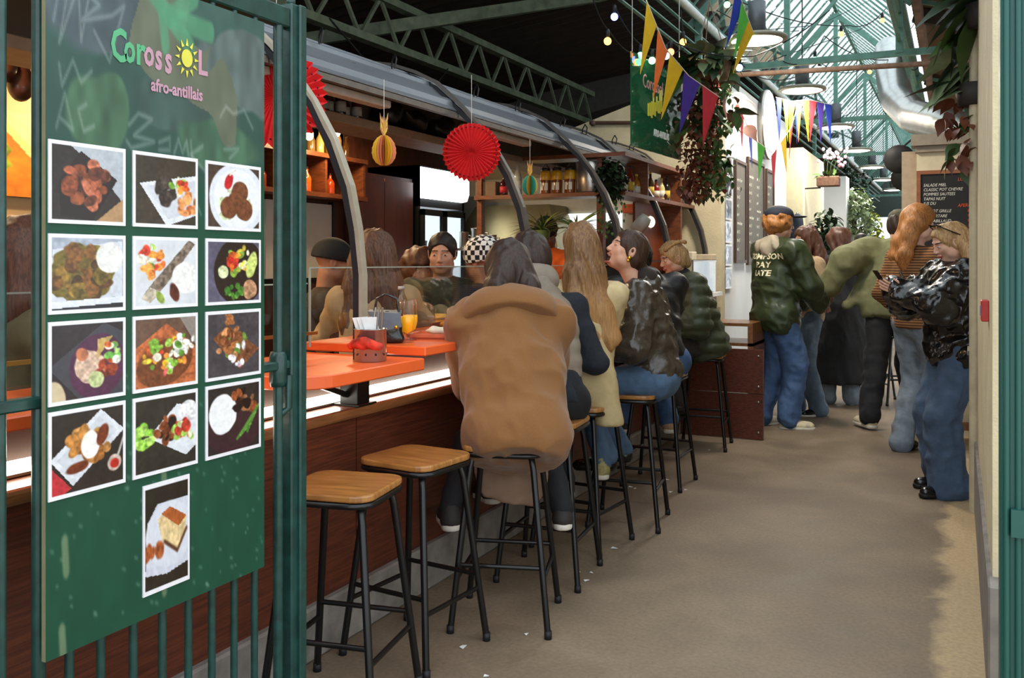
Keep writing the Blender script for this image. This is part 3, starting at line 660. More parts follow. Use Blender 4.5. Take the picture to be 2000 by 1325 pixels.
p = ph(6, '2b2022'); p.poly([(0, .55), (.7, .05), (1, .2), (1, .98), (.4, .98)], '3d3b42'); p.ell(.62, .58, .36, .4, '4e2340', 20, .01, .15); p.ell(.52, .58, .2, .2, 'cfae98', 0, .08, .3).poly([(.6, .5), (.62, .25), (.82, .22)], 'b89a5a', .2); p.blobs(14, .82, .42, .12, .12, .03, .07, ['6fae4a', 'a9d078', 'e0e6d0', 'd86a2a']); p.blobs(10, .74, .62, .12, .1, .04, .07, ['7a2a18', '9a3c20']); p.ell(.6, .74, .1, .1, 'b8c088'); p.ell(.05, .93, .16, .22, 'c8b494', 0, .02, .05).ell(.42, .42, .08, .08, 'b06a48'); P_.append(p)
p = ph(7, '5f4638'); p.poly([(.0, .45), (.5, .12), (1, .5), (1, 1), (0, 1)], 'b06038', .3).poly([(.7, .05), (1, .0), (1, .5)], '8a8078'); p.ell(.48, .64, .44, .3, '6e3c22', -20, .02, .25); p.blobs(40, .48, .55, .34, .22, .03, .08, salad+['f0d040', 'e8b030', '7fae3e', 'cf5a5a']); p.blobs(16, .76, .42, .17, .14, .03, .06, ['f0efe8', '5a8a34', 'e0e2d4']); P_.append(p)
p = ph(8, '453f44'); p.poly([(.12, .4), (.38, .22), (.95, .6), (.6, .88)], '7a4a30', .3); p.blobs(34, .5, .5, .3, .22, .04, .08, ['8c5230', 'a8683c', '5e341e', 'c8885a', 'e2dfe4', '6a8a3a']); p.blobs(10, .4, .2, .06, .12, .03, .06, ['a8683c', '8c5230']); p.blobs(8, .55, .75, .15, .08, .02, .05, ['e8e6ea', 'c8a0b0']); P_.append(p)
p = ph(9, '2a221e'); p.poly([(.02, .55), (.66, .06), (.97, .34), (.3, .88)], 'd3d6de').poly([(.1, .56), (.64, .14), (.88, .34), (.32, .78)], 'c4c8d0'); p.blobs(26, .5, .44, .26, .2, .05, .09, ['a0642e', 'b4783a', '8a5424', 'c08848']); p.ell(.52, .45, .12, .16, 'ece9e4', 0, .04, .08).ell(.36, .68, .14, .06, '6a2e16', -10).ell(.68, .36, .07, .12, '6a2e16', 20); p.poly([(.0, .6), (.28, .9), (.1, 1), (0, 1)], 'b83038', .2).ell(.84, .72, .09, .09, 'c8b0a4').ell(.84, .73, .06, .06, 'b8281c').line([(.88, .66), (.98, .4)], .014, 'b8b4b0'); P_.append(p)
p = ph(10, '2d2822'); p.poly([(.22, .52), (.66, .16), (.98, .22), (.98, .72), (.8, .84)], 'd6d8df').ell(.84, .28, .15, .14, 'e4e2e4', 0, .05); p.blobs(16, .16, .52, .12, .14, .05, .09, ['8fc04a', 'a8d462', '78ac3a']); p.blobs(16, .5, .48, .16, .16, .05, .08, meat); p.blobs(16, .76, .56, .13, .17, .04, .08, ['d8e0b0', 'c82a26', '9ac452', 'b83a2a']); P_.append(p)
p = ph(11, '2c2422'); p.ell(.5, .6, .5, .4, '3a2226', 0, .01, .1); p.ell(.3, .42, .24, .27, 'e8e8ea', 0, .04, .06); p.blobs(18, .68, .28, .2, .16, .05, .09, meat+['8a5a3a']); [p.line([(.55+.03*i, .8-.02*i), (.95-.03*i, .38+.05*i)], .018, ('5a8a38', '48762c', '6a9a44')[i % 3]) for i in range(8)]; P_.append(p)
p = Pic(64, 110, '2c241c', 900); p.poly([(.1, .35), (.3, .2), (1, .2), (1, .8), (.5, .86), (.05, .82)], 'c6c8d4'); p.ell(.55, .5, .5, .3, 'd0d2dc', 0, .01, .04); p.poly([(.3, .34), (.55, .26), (.92, .38), (.88, .55), (.75, .68), (.4, .55)], 'd8bd8c', .2).poly([(.38, .3), (.56, .25), (.92, .38), (.75, .46)], 'a85a2c', .15); p.blobs(10, .25, .63, .2, .05, .05, .1, ['9a5028', 'a86034']).line([(.45, .56), (.72, .68), (.92, .5)], .02, '5a3a28'); P_.append(p)

def board_pic():
    p = Pic(190, 400, '2c4a41', 7, .1)
    Y = p.Y; n = vnoise(p.X, p.Y, 4, 3)
    p.mix(np.clip((Y+.06*(n-.5)-.28)/.04, 0, 1), '164633', .06)
    p.mix(np.clip(.28-Y, 0, .3)/.28*.55, '3f5a55', .2)
    for a in ((.24, .05, .3, .09, '48555a'), (.55, .18, .28, .05, '3a4f4a'), (.85, .1, .18, .08, '566462'), (.2, .22, .12, .06, '42604a'), (.75, .24, .2, .04, '40604b')): p.ell(*a[:4], a[4], 0, .3, .2)
    p.poly([(.36, .11), (.36, .03), (.40, .0), (.60, .0), (.58, .05), (.72, .05), (.70, .08), (.78, .11), (.86, .17), (.83, .21), (.60, .18), (.56, .155)], '5d6353', .1, .09)
    for pts in ([(.38, 0), (.5, .045)], [(.5, .045), (.62, .0)], [(.5, .045), (.7, .05)], [(.5, .045), (.6, .085)], [(.46, .03), (.48, .09)]): p.line(pts, .018, '4f8a68', .8)
    ch = 'a9b4b0'
    for pts in ([(.03, .1), (.06, .03), (.09, .03), (.05, .13), (.12, .04), (.13, .12), (.16, .05), (.2, .06), (.13, .09), (.25, .07), (.3, .05), (.24, .14), (.18, .1)],
                [(.05, .16), (.06, .19), (.1, .15), (.13, .18), (.17, .16)], [(.04, .25), (.07, .2), (.1, .25), (.05, .235)], [(.15, .21), (.12, .22), (.14, .25), (.18, .24)],
                [(.32, .23), (.36, .21), (.42, .215), (.34, .245), (.43, .25), (.33, .265), (.31, .255)], [(.45, .25), (.5, .24), (.5, .26), (.45, .262)], [(.52, .265), (.54, .24), (.56, .262), (.58, .24), (.59, .27)], [(.6, .24), (.61, .28)], [(.66, .245), (.6, .262), (.68, .29)],
                [(.75, .19), (.78, .17), (.82, .18), (.88, .17), (.93, .2)], [(.77, .245), (.85, .24), (.8, .26)], [(.72, .3), (.78, .27), (.75, .31), (.79, .3), (.73, .34)], [(.84, .29), (.86, .27)], [(.9, .28), (.9, .31)], [(.45, .3), (.5, .34), (.6, .32), (.65, .36)]):
        p.line(pts, .0026, ch, .42)
    r = random.Random(3)
    for _ in range(240):
        x, y = r.random(), r.uniform(.6, 1); l = r.uniform(.002, .012); p_w = .0016
        if r.random() < .55: p.line([(x, y), (x+l, y+l*.25)], p_w, 'b9c6b8', .32)
    for x, y in ((.07, .86), (.47, .78), (.47, .945), (.06, .985)): p.line([(x, y-.02), (x+.005, y+.02)], .012, '6f7f60', .8)
    return p.a
gate_green = M('gate_green', '183d38', rough=.35, var=.3, scale=30, bump=.1, coat=.2)
BX, GX = -1.628, -1.67
g = thing('green_gate', 'open green iron gate leaf carrying a board of food photos', 'gate', (GX, 1.2, 0))
def gy(y): return y-1.2
for y in (.56, .64, .72, .80, .88, .96, 1.03):
    b = MB(); b.tube([(0, gy(y), .02), (0, gy(y), 2.06)], .0095, 10); b.build('upright_bar', gate_green, g)
b = MB(); b.b2((-.02, gy(.46), 0), (.02, gy(.50), 2.115)); b.build('end_stile', gate_green, g, bevel=.004)
for i, y in enumerate((1.10, 1.178, 1.259, 1.33, 1.409, 1.496, 1.58, 1.661, 1.739, 1.817, 1.893, 1.987)):
    b = MB(); rr = .0135 if i in (2, 11) else .0095; b.tube([(0, gy(y), .02), (0, gy(y), 2.06)], rr, 10); b.build('upright_bar', gate_green, g)
for z0, z1, nm in ((2.045, 2.10, 'top_rail'), (1.105, 1.13, 'middle_rail'), (.04, .08, 'bottom_rail')):
    b = MB(); b.b2((-.016, gy(.50), z0), (.016, gy(2.02), z1)); b.build(nm, gate_green, g, bevel=.004)
b = MB(); b.b2((-.04, gy(2.02), 0), (.02, gy(2.07), 2.115)); b.b2((.0, gy(2.045), 0), (.03, gy(2.075), 2.115)); ps = b.build('hinge_post', gate_green, g, bevel=.004)
b = MB(); b.lathe([(.013, 2.115), (.013, 2.13), (.006, 2.135)], 8, c=(0, gy(2.04), 0)); b.build('pin', gate_green, ps)
b = MB(); b.lathe([(.02, 1.06), (.024, 1.075), (.024, 1.14), (.02, 1.155)], 10, c=(.0, gy(1.987), 0)); b.build('collar', gate_green, ps)
b = MB(); b.tube([(.0, gy(1.99), .98), (.018, gy(2.01), 1.0), (.018, gy(2.01), 1.09)], .01, 8); b.build('bracket', gate_green, g)
bo = MB(); bo.b2((BX-GX-.012, gy(1.243), .605), (BX-GX-.0006, gy(1.883), 2.025)); board = bo.build('menu_board', M('board_edge', '7d7a5c', rough=.7), g)
board['label'] = 'dark green board with chalk marks and thirteen food photos'
pm = link_mesh('painted_face', print_mesh('painted_face', .64, 1.42, board_pic()), vcol_mat('board_print', .4), board); pm.location = (BX-GX, gy(1.563), 1.315); pm.rotation_euler = (0, 0, PI/2)
rows = ((1.645, 1.478), (1.457, 1.295), (1.280, 1.111), (1.100, .922)); cols = ((1.247, 1.435), (1.455, 1.646), (1.672, 1.866))
def add_photo(i, y0, y1, z1, z0):
    pic = P_[i]; pic.frame(.045, .05); me = print_mesh('menu_photo', y1-y0, z1-z0, np.clip(pic.a, 0, 1))
    o = link_mesh('menu_photo', me, vcol_mat('photo_print', .22, .5), board); o.location = (BX-GX+.0035, gy((y0+y1)/2), (z0+z1)/2); o.rotation_euler = (0, 0, PI/2)
    q = MB(); q.b2((BX-GX+.0002, gy(y0), z0), (BX-GX+.003, gy(y1), z1)); q.build('photo_backing', M('photo_card', 'dcdbe0', rough=.4, var=0), board)
for i in range(12):
    r_, c_ = divmod(i, 3); add_photo(i, *cols[c_], *rows[r_])
add_photo(12, 1.483, 1.62, .902, .655)
lg = M('logo_green', '56a577', rough=.6, var=.1); lp = M('logo_pink', 'b98ea0', rough=.6, var=.1); ly = M('logo_yellow', 'd6cf4e', rough=.6, var=.1)
def btext(s_, u, v, size, m, sx=1, tilt=0):
    p = atx(u, v, BX+.0015); return text_mesh('logo_lettering', s_, size, m, board, (p.x-GX, p.y-1.2, p.z), (PI/2, tilt, PI/2), .0004, sx, bold=size*.028)
btext('C', 216, 114, .098, lg, .62); btext('o', 242, 118, .09, lg, .62); btext('r', 265, 123, .09, lg, .75)
btext('o', 281, 125, .085, lp, .62); btext('s', 303, 133, .085, lp, .62); btext('s', 322, 140, .088, lp, .62); btext('L', 386, 143, .08, lp, .8)
btext('afro-antillais', 295, 176, .040, lp, .80)
p0 = atx(365, 114, BX+.0018); sun = MB(); Rt = Matrix.Translation((p0.x-GX, p0.y-1.2, p0.z)) @ Matrix.Rotation(PI/2, 4, 'Z') @ Matrix.Rotation(PI/2, 4, 'X')
sun.prism([(.017*math.cos(a), .021*math.sin(a)) for a in np.linspace(0, 2*PI, 20, endpoint=False)], 0, .001, 0, Rt)
for i in range(12):
    a = 2*PI*i/12; ca, sa = math.cos(a), math.sin(a)
    sun.prism([(.024*ca-.004*sa, .029*sa+.004*ca), (.024*ca+.004*sa, .029*sa-.004*ca), (.038*ca, .046*sa)], 0, .001, 0, Rt)
sun.build('sun_emblem', ly, board)

# right hand gate post with peeling paint
peel = M('peeling_green', '1d5149', rough=.4, var=0); nt = peel.node_tree; N_ = nt.nodes.new
tc = N_('ShaderNodeTexCoord'); no = N_('ShaderNodeTexNoise'); no.inputs['Scale'].default_value = 7; no.inputs['Detail'].default_value = 8
mp = N_('ShaderNodeMapping'); mp.inputs['Scale'].default_value = (1, 1, .5); rp = N_('ShaderNodeValToRGB'); rp.color_ramp.interpolation = 'CONSTANT'
rp.color_ramp.elements[0].color = (*S('1d5149'), 1); rp.color_ramp.elements[1].position = .66; rp.color_ramp.elements[1].color = (*S('b3bfbb'), 1)
nt.links.new(tc.outputs['Object'], mp.inputs[0]); nt.links.new(mp.outputs[0], no.inputs['Vector']); nt.links.new(no.outputs['Fac'], rp.inputs['Fac']); nt.links.new(rp.outputs['Color'], nt.nodes['Principled BSDF'].inputs['Base Color'])
gp = thing('gate_post', 'green gate post with peeling paint at the right of the entrance', 'gate post', (.085, 2.3, 0))
b = MB(); b.b2((0, 0, 0), (.30, .10, 3.2)); b.build('post', peel, gp, bevel=.004)
for i, x in enumerate((.012, .035, .058)):
    b = MB(); b.tube([(x, -.004, 0), (x, -.004, 3.2)], .007, 8); b.build('rib', peel, gp)
b = MB(); b.b2((.02, -.02, .80), (.2, -.004, .86)); b.build('hinge', peel, gp)
t = thing('alarm_box', 'small red alarm call box on the cream right wall', 'alarm', (.1, 3.69, 1.19))
b = MB(); b.b2((-.025, -.05, 0), (0, .05, .075)); b.build('box', M('alarm_red', 'b5322c', rough=.4), t, bevel=.003)
b = MB(); b.b2((-.028, -.025, .02), (-.025, .02, .055)); b.build('button', M('alarm_blue', '4d7fb0', rough=.4), t)
# ================================================================= bar stools
seat_wood = wood('seat_wood', '8a5a2c', 'b07a3e', rough=.32, scale=4, stretch=(1.5, 14, 1), coat=.4)
black_tube = M('black_tube', '0d0d0e', rough=.3, var=.1, spec=.5)
SH = .70
def make_stool():
    t = thing('bar_stool', 'x', 'stool')
    b = MB(); b.prism(rrect(.315, .315, .06), SH-.022, SH); b.build('seat', seat_wood, t, bevel=.006, seg=2)
    b = MB(); ring = [(x, y, SH-.033) for x, y in rrect(.30, .30, .06, 4)]; b.tube(ring, .011, 8, closed=True); b.build('seat_ring', black_tube, t)
    tp, bt = .115, .185
    for sx in (-1, 1):
        for sy in (-1, 1):
            b = MB(); b.tube([(sx*(tp-.02), sy*(tp-.02), SH-.033), (sx*tp, sy*tp, SH-.05), (sx*(tp+.008), sy*(tp+.008), SH-.09), (sx*bt, sy*bt, .012)], .0125, 9); lg_ = b.build('leg', black_tube, t)
            c = MB(); c.lathe([(.0145, 0), (.0145, .03)], 9, c=(sx*bt, sy*bt, 0)); c.build('foot_cap', black_rubber, lg_)
    for z, ax in ((.25, 0), (.20, 1)):
        k = tp+(bt-tp)*(SH-.06-z)/(SH-.06)
        for s_ in (-1, 1):
            b = MB(); b.tube([(-k, s_*k, z), (k, s_*k, z)] if ax == 0 else [(s_*k, -k, z), (s_*k, k, z)], .009, 8); b.build('foot_rail', black_tube, t)
    return t
st0 = make_stool()
STOOLS = [((-1.757, 2.40), .18, 'empty black bar stool with wooden seat right behind the gate post'),
          ((-1.77, 2.86), -.1, 'empty black bar stool with wooden seat beside the camel coat'),
          ((-1.60, 3.26), .3, 'bar stool under the person in the camel coat'),
          ((-1.65, 3.80), .1, 'bar stool under the man in the grey padded vest'),
          ((-1.68, 4.28), -.1, 'bar stool under the long haired woman in cream jacket'),
          ((-1.60, 4.76), .15, 'bar stool under the laughing woman in jeans'),
          ((-1.70, 5.66), .0, 'bar stool under the man in the black hooded jacket'),
          ((-1.74, 6.95), .1, 'bar stool under the woman in the olive puffer jacket')]
for i, ((x, y), rz, lab) in enumerate(STOOLS):
    if i == 0: st0.location = (x, y, 0); st0.rotation_euler = (0, 0, rz); st0['label'] = lab; st0['group'] = 'bar stools'
    else: copy_tree(st0, None, (x, y, 0), rz, lab, 'bar stools')
for (u, v), lab in (((1700, 775), 'dark bar stool with a striped cushion left of the olive coat man'), ((1757, 788), 'dark bar stool standing behind the woman in striped sweater')):
    p = atz(u, v, 0); copy_tree(st0, None, (p.x, p.y, 0), .4, lab, 'bar stools')
p = atz(1700, 775, 0)
b = MB(); b.lathe([(0, .0), (.15, .0), (.165, .02), (.165, .05), (.14, .07), (0, .075)], 20); o = b.build('stool_cushion', M('striped_cushion', 'd9d2c6', rough=.8, var=.5, scale=3, stretch=(.1, .1, 30)), None, loc=(p.x, p.y, SH))
tag(o, 'white striped round cushion on the far bar stool', 'cushion')
# ================================================================= people: smooth implicit bodies and clothes
_lat = np.random.default_rng(5).random((32, 32, 32)).astype(np.float32)
def n3(x, y, z):
    xi = np.floor(x).astype(np.int32); yi = np.floor(y).astype(np.int32); zi = np.floor(z).astype(np.int32)
    fx = x-xi; fy = y-yi; fz = z-zi; fx = fx*fx*(3-2*fx); fy = fy*fy*(3-2*fy); fz = fz*fz*(3-2*fz)
    g = lambda a, b, c: _lat[(xi+a) & 31, (yi+b) & 31, (zi+c) & 31]
    l = lambda a, b, t: a+(b-a)*t
    return l(l(l(g(0, 0, 0), g(1, 0, 0), fx), l(g(0, 1, 0), g(1, 1, 0), fx), fy), l(l(g(0, 0, 1), g(1, 0, 1), fx), l(g(0, 1, 1), g(1, 1, 1), fx), fy), fz)-.5
A3 = lambda v: np.array(v, float)
class Vol:
    def __init__(s, h): s.h = h; s.ops = []; s.lo = A3((9, 9, 9)); s.hi = -s.lo; s.warp = None
    def _bb(s, lo, hi): s.lo = np.minimum(s.lo, lo); s.hi = np.maximum(s.hi, hi)
    def cone(s, a, b, ra, rb, k=.03, neg=False):
        a, b = A3(a), A3(b); r = max(ra, rb); lo = np.minimum(a, b)-r; hi = np.maximum(a, b)+r
        if not neg: s._bb(lo, hi)
        def f(X, Y, Z):
            ba = b-a; L = ba @ ba+1e-12; px, py, pz = X-a[0], Y-a[1], Z-a[2]
            t = np.clip((px*ba[0]+py*ba[1]+pz*ba[2])/L, 0, 1)
            return np.sqrt((px-ba[0]*t)**2+(py-ba[1]*t)**2+(pz-ba[2]*t)**2)-(ra+(rb-ra)*t)
        s.ops.append((f, lo, hi, k, neg)); return s
    def ell(s, c, r, R=None, k=.03, neg=False):
        c, r = A3(c), A3(r if hasattr(r, '__len__') else (r, r, r)); m = r.max(); R = np.eye(3) if R is None else R
        if not neg: s._bb(c-m, c+m)
        def f(X, Y, Z):
            x, y, z = X-c[0], Y-c[1], Z-c[2]
            q = [(R[0, i]*x+R[1, i]*y+R[2, i]*z) for i in range(3)]
            k0 = np.sqrt(sum((q[i]/r[i])**2 for i in range(3))); k1 = np.sqrt(sum((q[i]/r[i]**2)**2 for i in range(3)))+1e-9
            return k0*(k0-1)/k1
        s.ops.append((f, c-m, c+m, k, neg)); return s
    def cut(s, p, n):
        """remove everything on the side n points to"""
        p, n = A3(p), A3(n); n = n/np.linalg.norm(n)
        s.ops.append((lambda X, Y, Z: (X-p[0])*n[0]+(Y-p[1])*n[1]+(Z-p[2])*n[2], None, None, 0, 'cut')); return s
    def noise(s, amp, fx, fy, fz, seed=0, ridge=False):
        if ridge:
            s.ops.append((lambda X, Y, Z: amp*(5.2*np.abs(n3((X+Z*.3)*fx+seed, (Y-X*.2)*fy+seed*1.7, (Z+Y*.25)*fz+seed*.6))-1.0), None, None, 0, 'add')); return s
        s.ops.append((lambda X, Y, Z: amp*2*n3((X+Z*.3)*fx+seed, (Y-X*.2)*fy+seed*1.7, (Z+Y*.25)*fz+seed*.6), None, None, 0, 'add')); return s
    def field(s):
        h = s.h; lo = s.lo-4*h-.02; hi = s.hi+4*h+.02; n = np.ceil((hi-lo)/h).astype(int)+1
        ax = [(lo[i]+h*np.arange(n[i])).astype(np.float32) for i in range(3)]
        F = np.full(n, .5, np.float32)
        for f, a, b, k, neg in s.ops:
            if a is None:
                X, Y, Z = ax[0][:, None, None], ax[1][None, :, None], ax[2][None, None]
                if neg == 'cut': F = np.maximum(F, f(X, Y, Z).astype(np.float32))
                else:
                    near = np.abs(F) < .05; ii = np.nonzero(near)
                    F[ii] += f(ax[0][ii[0]], ax[1][ii[1]], ax[2][ii[2]]).astype(np.float32)
                continue
            pad = k+3*h; i0 = np.clip(np.floor((a-pad-lo)/h).astype(int), 0, n-1); i1 = np.clip(np.ceil((b+pad-lo)/h).astype(int)+1, 1, n)
            if np.any(i1 <= i0): continue
            sl = tuple(slice(i0[i], i1[i]) for i in range(3))
            d = f(ax[0][sl[0]][:, None, None], ax[1][sl[1]][None, :, None], ax[2][sl[2]][None, None]).astype(np.float32); G = F[sl]
            if neg is True:
                q = np.clip(.5-.5*(G+d)/max(k, 1e-5), 0, 1); F[sl] = G+(-d-G)*q+k*q*(1-q)
            else:
                q = np.clip(.5+.5*(d-G)/max(k, 1e-5), 0, 1); F[sl] = d+(G-d)*q-k*q*(1-q)
        return F, lo
    def mesh(s, name='m'):
        F, lo = s.field(); V, Q = nets(F, lo, s.h); return V, Q
    def build(s, name, mat, parent, label=None, mi=None):
        V, Q = s.mesh(); me = fast_mesh(name, V, Q, True, mi(V, Q) if mi else None)
        o = link_mesh(name, me, mat, parent)
        if label: o['label'] = label
        return o
def nets(F, lo, h):
    s = F < 0; n = F.shape
    c = np.zeros([k-1 for k in n], np.int8); cor = [(i, j, k) for i in (0, 1) for j in (0, 1) for k in (0, 1)]
    for i, j, k in cor: c += s[i:n[0]-1+i, j:n[1]-1+j, k:n[2]-1+k]
    act = (c > 0) & (c < 8); idx = np.full(act.shape, -1, np.int32); ce = np.argwhere(act); idx[act] = np.arange(len(ce))
    acc = np.zeros((len(ce), 3)); cnt = np.zeros(len(ce))
    fv = {q: F[ce[:, 0]+q[0], ce[:, 1]+q[1], ce[:, 2]+q[2]] for q in cor}
    for a in cor:
        for d in range(3):
            if a[d] == 0:
                b = list(a); b[d] = 1; b = tuple(b); fa, fb = fv[a], fv[b]; m = (fa < 0) != (fb < 0)
                t = np.where(m, fa/np.where(m, fa-fb, 1), 0); p = np.array(a, float)[None]+0*acc; p[:, d] = t
                acc[m] += p[m]; cnt += m
    V = lo+h*(ce+acc/np.maximum(cnt, 1)[:, None]); Q = []
    for d in range(3):
        e1, e2 = (d+1) % 3, (d+2) % 3
        a = [slice(None)]*3; b = [slice(None)]*3; a[d] = slice(0, n[d]-1); b[d] = slice(1, n[d])
        x = s[tuple(a)] != s[tuple(b)]; w = np.argwhere(x); w = w[(w[:, e1] > 0) & (w[:, e2] > 0) & (w[:, e1] < n[e1]-1) & (w[:, e2] < n[e2]-1)]
        if not len(w): continue
        def cell(o1, o2): q = w.copy(); q[:, e1] += o1; q[:, e2] += o2; return idx[q[:, 0], q[:, 1], q[:, 2]]
        quad = np.stack([cell(-1, -1), cell(0, -1), cell(0, 0), cell(-1, 0)], 1)
        fl = s[tuple(w.T)]; quad[~fl] = quad[~fl][:, ::-1]; Q.append(quad)
    Q = np.concatenate(Q); return V, Q[(Q >= 0).all(1)]

def Rz(a): c, s = math.cos(a), math.sin(a); return np.array([[c, -s, 0], [s, c, 0], [0, 0, 1.]])
def Rx(a): c, s = math.cos(a), math.sin(a); return np.array([[1., 0, 0], [0, c, -s], [0, s, c]])
def Ry(a): c, s = math.cos(a), math.sin(a); return np.array([[c, 0, s], [0, 1., 0], [-s, 0, c]])
dg = math.radians
def unit(v): v = A3(v); return v/(np.linalg.norm(v)+1e-9)
def ik(a, t, l1, l2, pole):
    """elbow/knee position between a and target t"""
    a, t = A3(a), A3(t); d = t-a; L = np.linalg.norm(d); 
    if L > (l1+l2)*.999: t = a+d/L*(l1+l2)*.999; d = t-a; L = np.linalg.norm(d)
    u = d/L; x = (l1*l1-l2*l2+L*L)/(2*L); hgt = math.sqrt(max(l1*l1-x*x, 0)); p = A3(pole)-u*(A3(pole) @ u)
    return a+u*x+unit(p)*hgt, t
class Fig:
    """joints of one person in local space: faces +Y, right hand at +X, origin on the floor below the hips"""
    def __init__(s, H=1.7, hip=None, lean=0, side=0, twist=0, head=(0, 0, 0), hands=((.2, .1, .8), (-.2, .1, .8)), feet=((.1, .05, .08), (-.1, .02, .08)), elbow=((.6, -.6, -.4), (-.6, -.6, -.4)), knee=(0, 1, .2), width=1.0, fem=False, neckf=.02, footyaw=(-.15, .15)):
        k = s.k = H/1.75; s.fem = fem; s.hip = A3((0, 0, hip if hip else .085+.862*k)); s.w = width
        T = s.T = Rz(dg(twist)) @ Ry(dg(side)) @ Rx(dg(-lean)); s.U, s.R, s.F = T[:, 2], T[:, 0], T[:, 1]
        s.neck = s.hip+s.U*.52*k; s.chest = s.hip+s.U*.34*k
        sw = (.165 if fem else .185)*k*width
        s.sh = [s.neck-s.U*.055*k+s.R*sw*q for q in (1, -1)]
        s.hipj = [s.hip+A3(Rz(dg(twist*.3)) @ A3((.09*k*q, 0, -.02))) for q in (1, -1)]
        s.HR = Rz(dg(head[0])) @ Rx(dg(head[1])) @ Ry(dg(head[2]))
        s.hc = s.neck+s.U*.05*k+unit(s.U*.5+A3((0, 0, .6))+s.HR[:, 1]*.0)*.13*k+s.HR[:, 1]*neckf
        l1, l2 = .285*k, .255*k
        s.el, s.wr = zip(*[ik(s.sh[i], hands[i], l1, l2, elbow[i]) for i in (0, 1)])
        t1, t2 = .44*k, .43*k
        s.kn, s.an = zip(*[ik(s.hipj[i], feet[i], t1, t2, A3(knee if not hasattr(knee[0], '__len__') else knee[i])) for i in (0, 1)])
        s.fy = footyaw
def head_ops(v, f, mouth=0, nose=1.0, jaw=1.0):
    R, c, k = f.HR, f.hc, f.k*1.02; P = lambda x, y, z: c+R @ (A3((x, y, z))*k)
    E = lambda p, r, kk=.015, neg=False, rot=None: v.ell(P(*p), A3(r)*k, R if rot is None else R @ rot, kk, neg)
    E((0, -.015, .032), (.074, .094, .082), .02); E((0, .018, -.036), (.057*jaw, .068, .082), .03); E((0, .052, -.098), (.026*jaw, .024, .018), .025)
    for q in (1, -1):
        E((.036*q, .052, -.028), (.026, .024, .024), .02); E((.05*q, .01, -.07), (.016, .035, .022), .03)
    v.cone(P(-.034, .072, .020), P(.034, .072, .020), .012*k, .012*k, .014)
    for q in (1, -1): E((.031*q, .096, -.001), (.017, .014, .011), .012, True)
    for q in (1, -1): E((.031*q, .0715, -.001), (.0135, .0135, .0125), .002)
    v.cone(P(0, .083, .006), P(0, .099*nose, -.032), .007*k, .0112*k, .01)
    for q in (1, -1): E((.010*q, .094, -.037), (.008, .009, .007), .006)
    if mouth:
        E((0, .083, -.056), (.024, .012, .006), .006); E((0, .078, -.070-.022*mouth), (.022, .013, .007), .006)
        E((0, .092, -.064-.011*mouth), (.020, .028, .006+.011*mouth), .004, True); E((0, .075, -.061), (.017, .010, .005), .002)
    else:
        E((0, .085, -.062), (.023, .010, .0052), .006); E((0, .084, -.0715), (.019, .010, .006), .006)
    for q in (1, -1):
        E((.076*q, -.012, -.008), (.010, .020, .031), .008, False, Ry(.15*q)); E((.084*q, -.006, -.006), (.006, .010, .018), .005, True)
    v.cone(f.neck-f.U*.03*f.k, c+R @ A3((0, -.025, -.07))*k, (.052 if f.fem else .06)*k, (.048 if f.fem else .056)*k, .03)
def head_mi(f, brow=True, mouth=0, shut=False):
    def g(V, Q):
        k = f.k*1.02; L = ((V-f.hc) @ f.HR)/k; p = L[Q].mean(1); x, y, z = np.abs(p[:, 0]), p[:, 1], p[:, 2]; m = np.zeros(len(Q), int)
        if mouth:
            m[(x < .025) & (y > .06) & ((np.abs(z+.055) < .0055) | (np.abs(z+.070+.022*mouth) < .006))] = 1
            m[(x < .019) & (y > .03) & (y < .078) & (z < -.058) & (z > -.068-.018*mouth)] = 4
            m[(x < .0175) & (y > .066) & (np.abs(z+.0625) < .005)] = 5
        else: m[(((x/.024)**2+((z+.0665)/.0105)**2) < 1) & (y > .07)] = 1
        e = ((x-.031)**2+(y-.0715)**2+(z+.001)**2) < .0147**2; e &= (np.abs(z+.0015) < .0038) & (y > .075)
        if shut: e &= np.abs(z+.003) < .0014; m[e] = 3
        else: m[e] = 2
        m[e & ((x-.031)**2+(z+.001)**2 < .006**2)] = 3
        b = (np.abs(z-.0205-.1*(.03-np.abs(x-.03))) < .0035) & (x > .012) & (x < .05) & (y > .05); m[b] = 3 if brow else 0
        return m
    return g
def hand_ops(v, f, i, d, n, curl=.5, spread=.1):
    """hand at the wrist: d = finger direction, n = palm normal"""
    k = f.k*(.93 if f.fem else 1.0); w = A3(f.wr[i]); d = unit(d); n = unit(A3(n)-d*(A3(n) @ d)); s_ = np.cross(d, n)*(1 if i == 0 else -1)
    R = np.stack([s_, d, n], 1)
    v.ell(w+d*.045*k, A3((.04, .055, .016))*k, R, .012)
    for j, (off, l) in enumerate(((.030, .07), (.010, .078), (-.010, .073), (-.029, .058))):
        p = w+(d*.088+s_*off)*k; dd = unit(d+s_*spread*off*20)
        for q, fl_ in ((.45, .6*curl), (.32, 1.3*curl), (.25, 1.9*curl)):
            e = unit(dd*math.cos(fl_)+n*math.sin(fl_)); p2 = p+e*l*q*k; v.cone(p, p2, .0088*k, .0078*k, .003); p = p2
    p = w+(d*.03+s_*.034)*k; p2 = p+unit(s_*.7+d*.7+n*.35)*.036*k; p3 = p2+unit(d+n*.5+s_*.1)*.03*k
    v.cone(p, p2, .011*k, .0095*k, .006); v.cone(p2, p3, .0095*k, .008*k, .003)
SKIN = {}
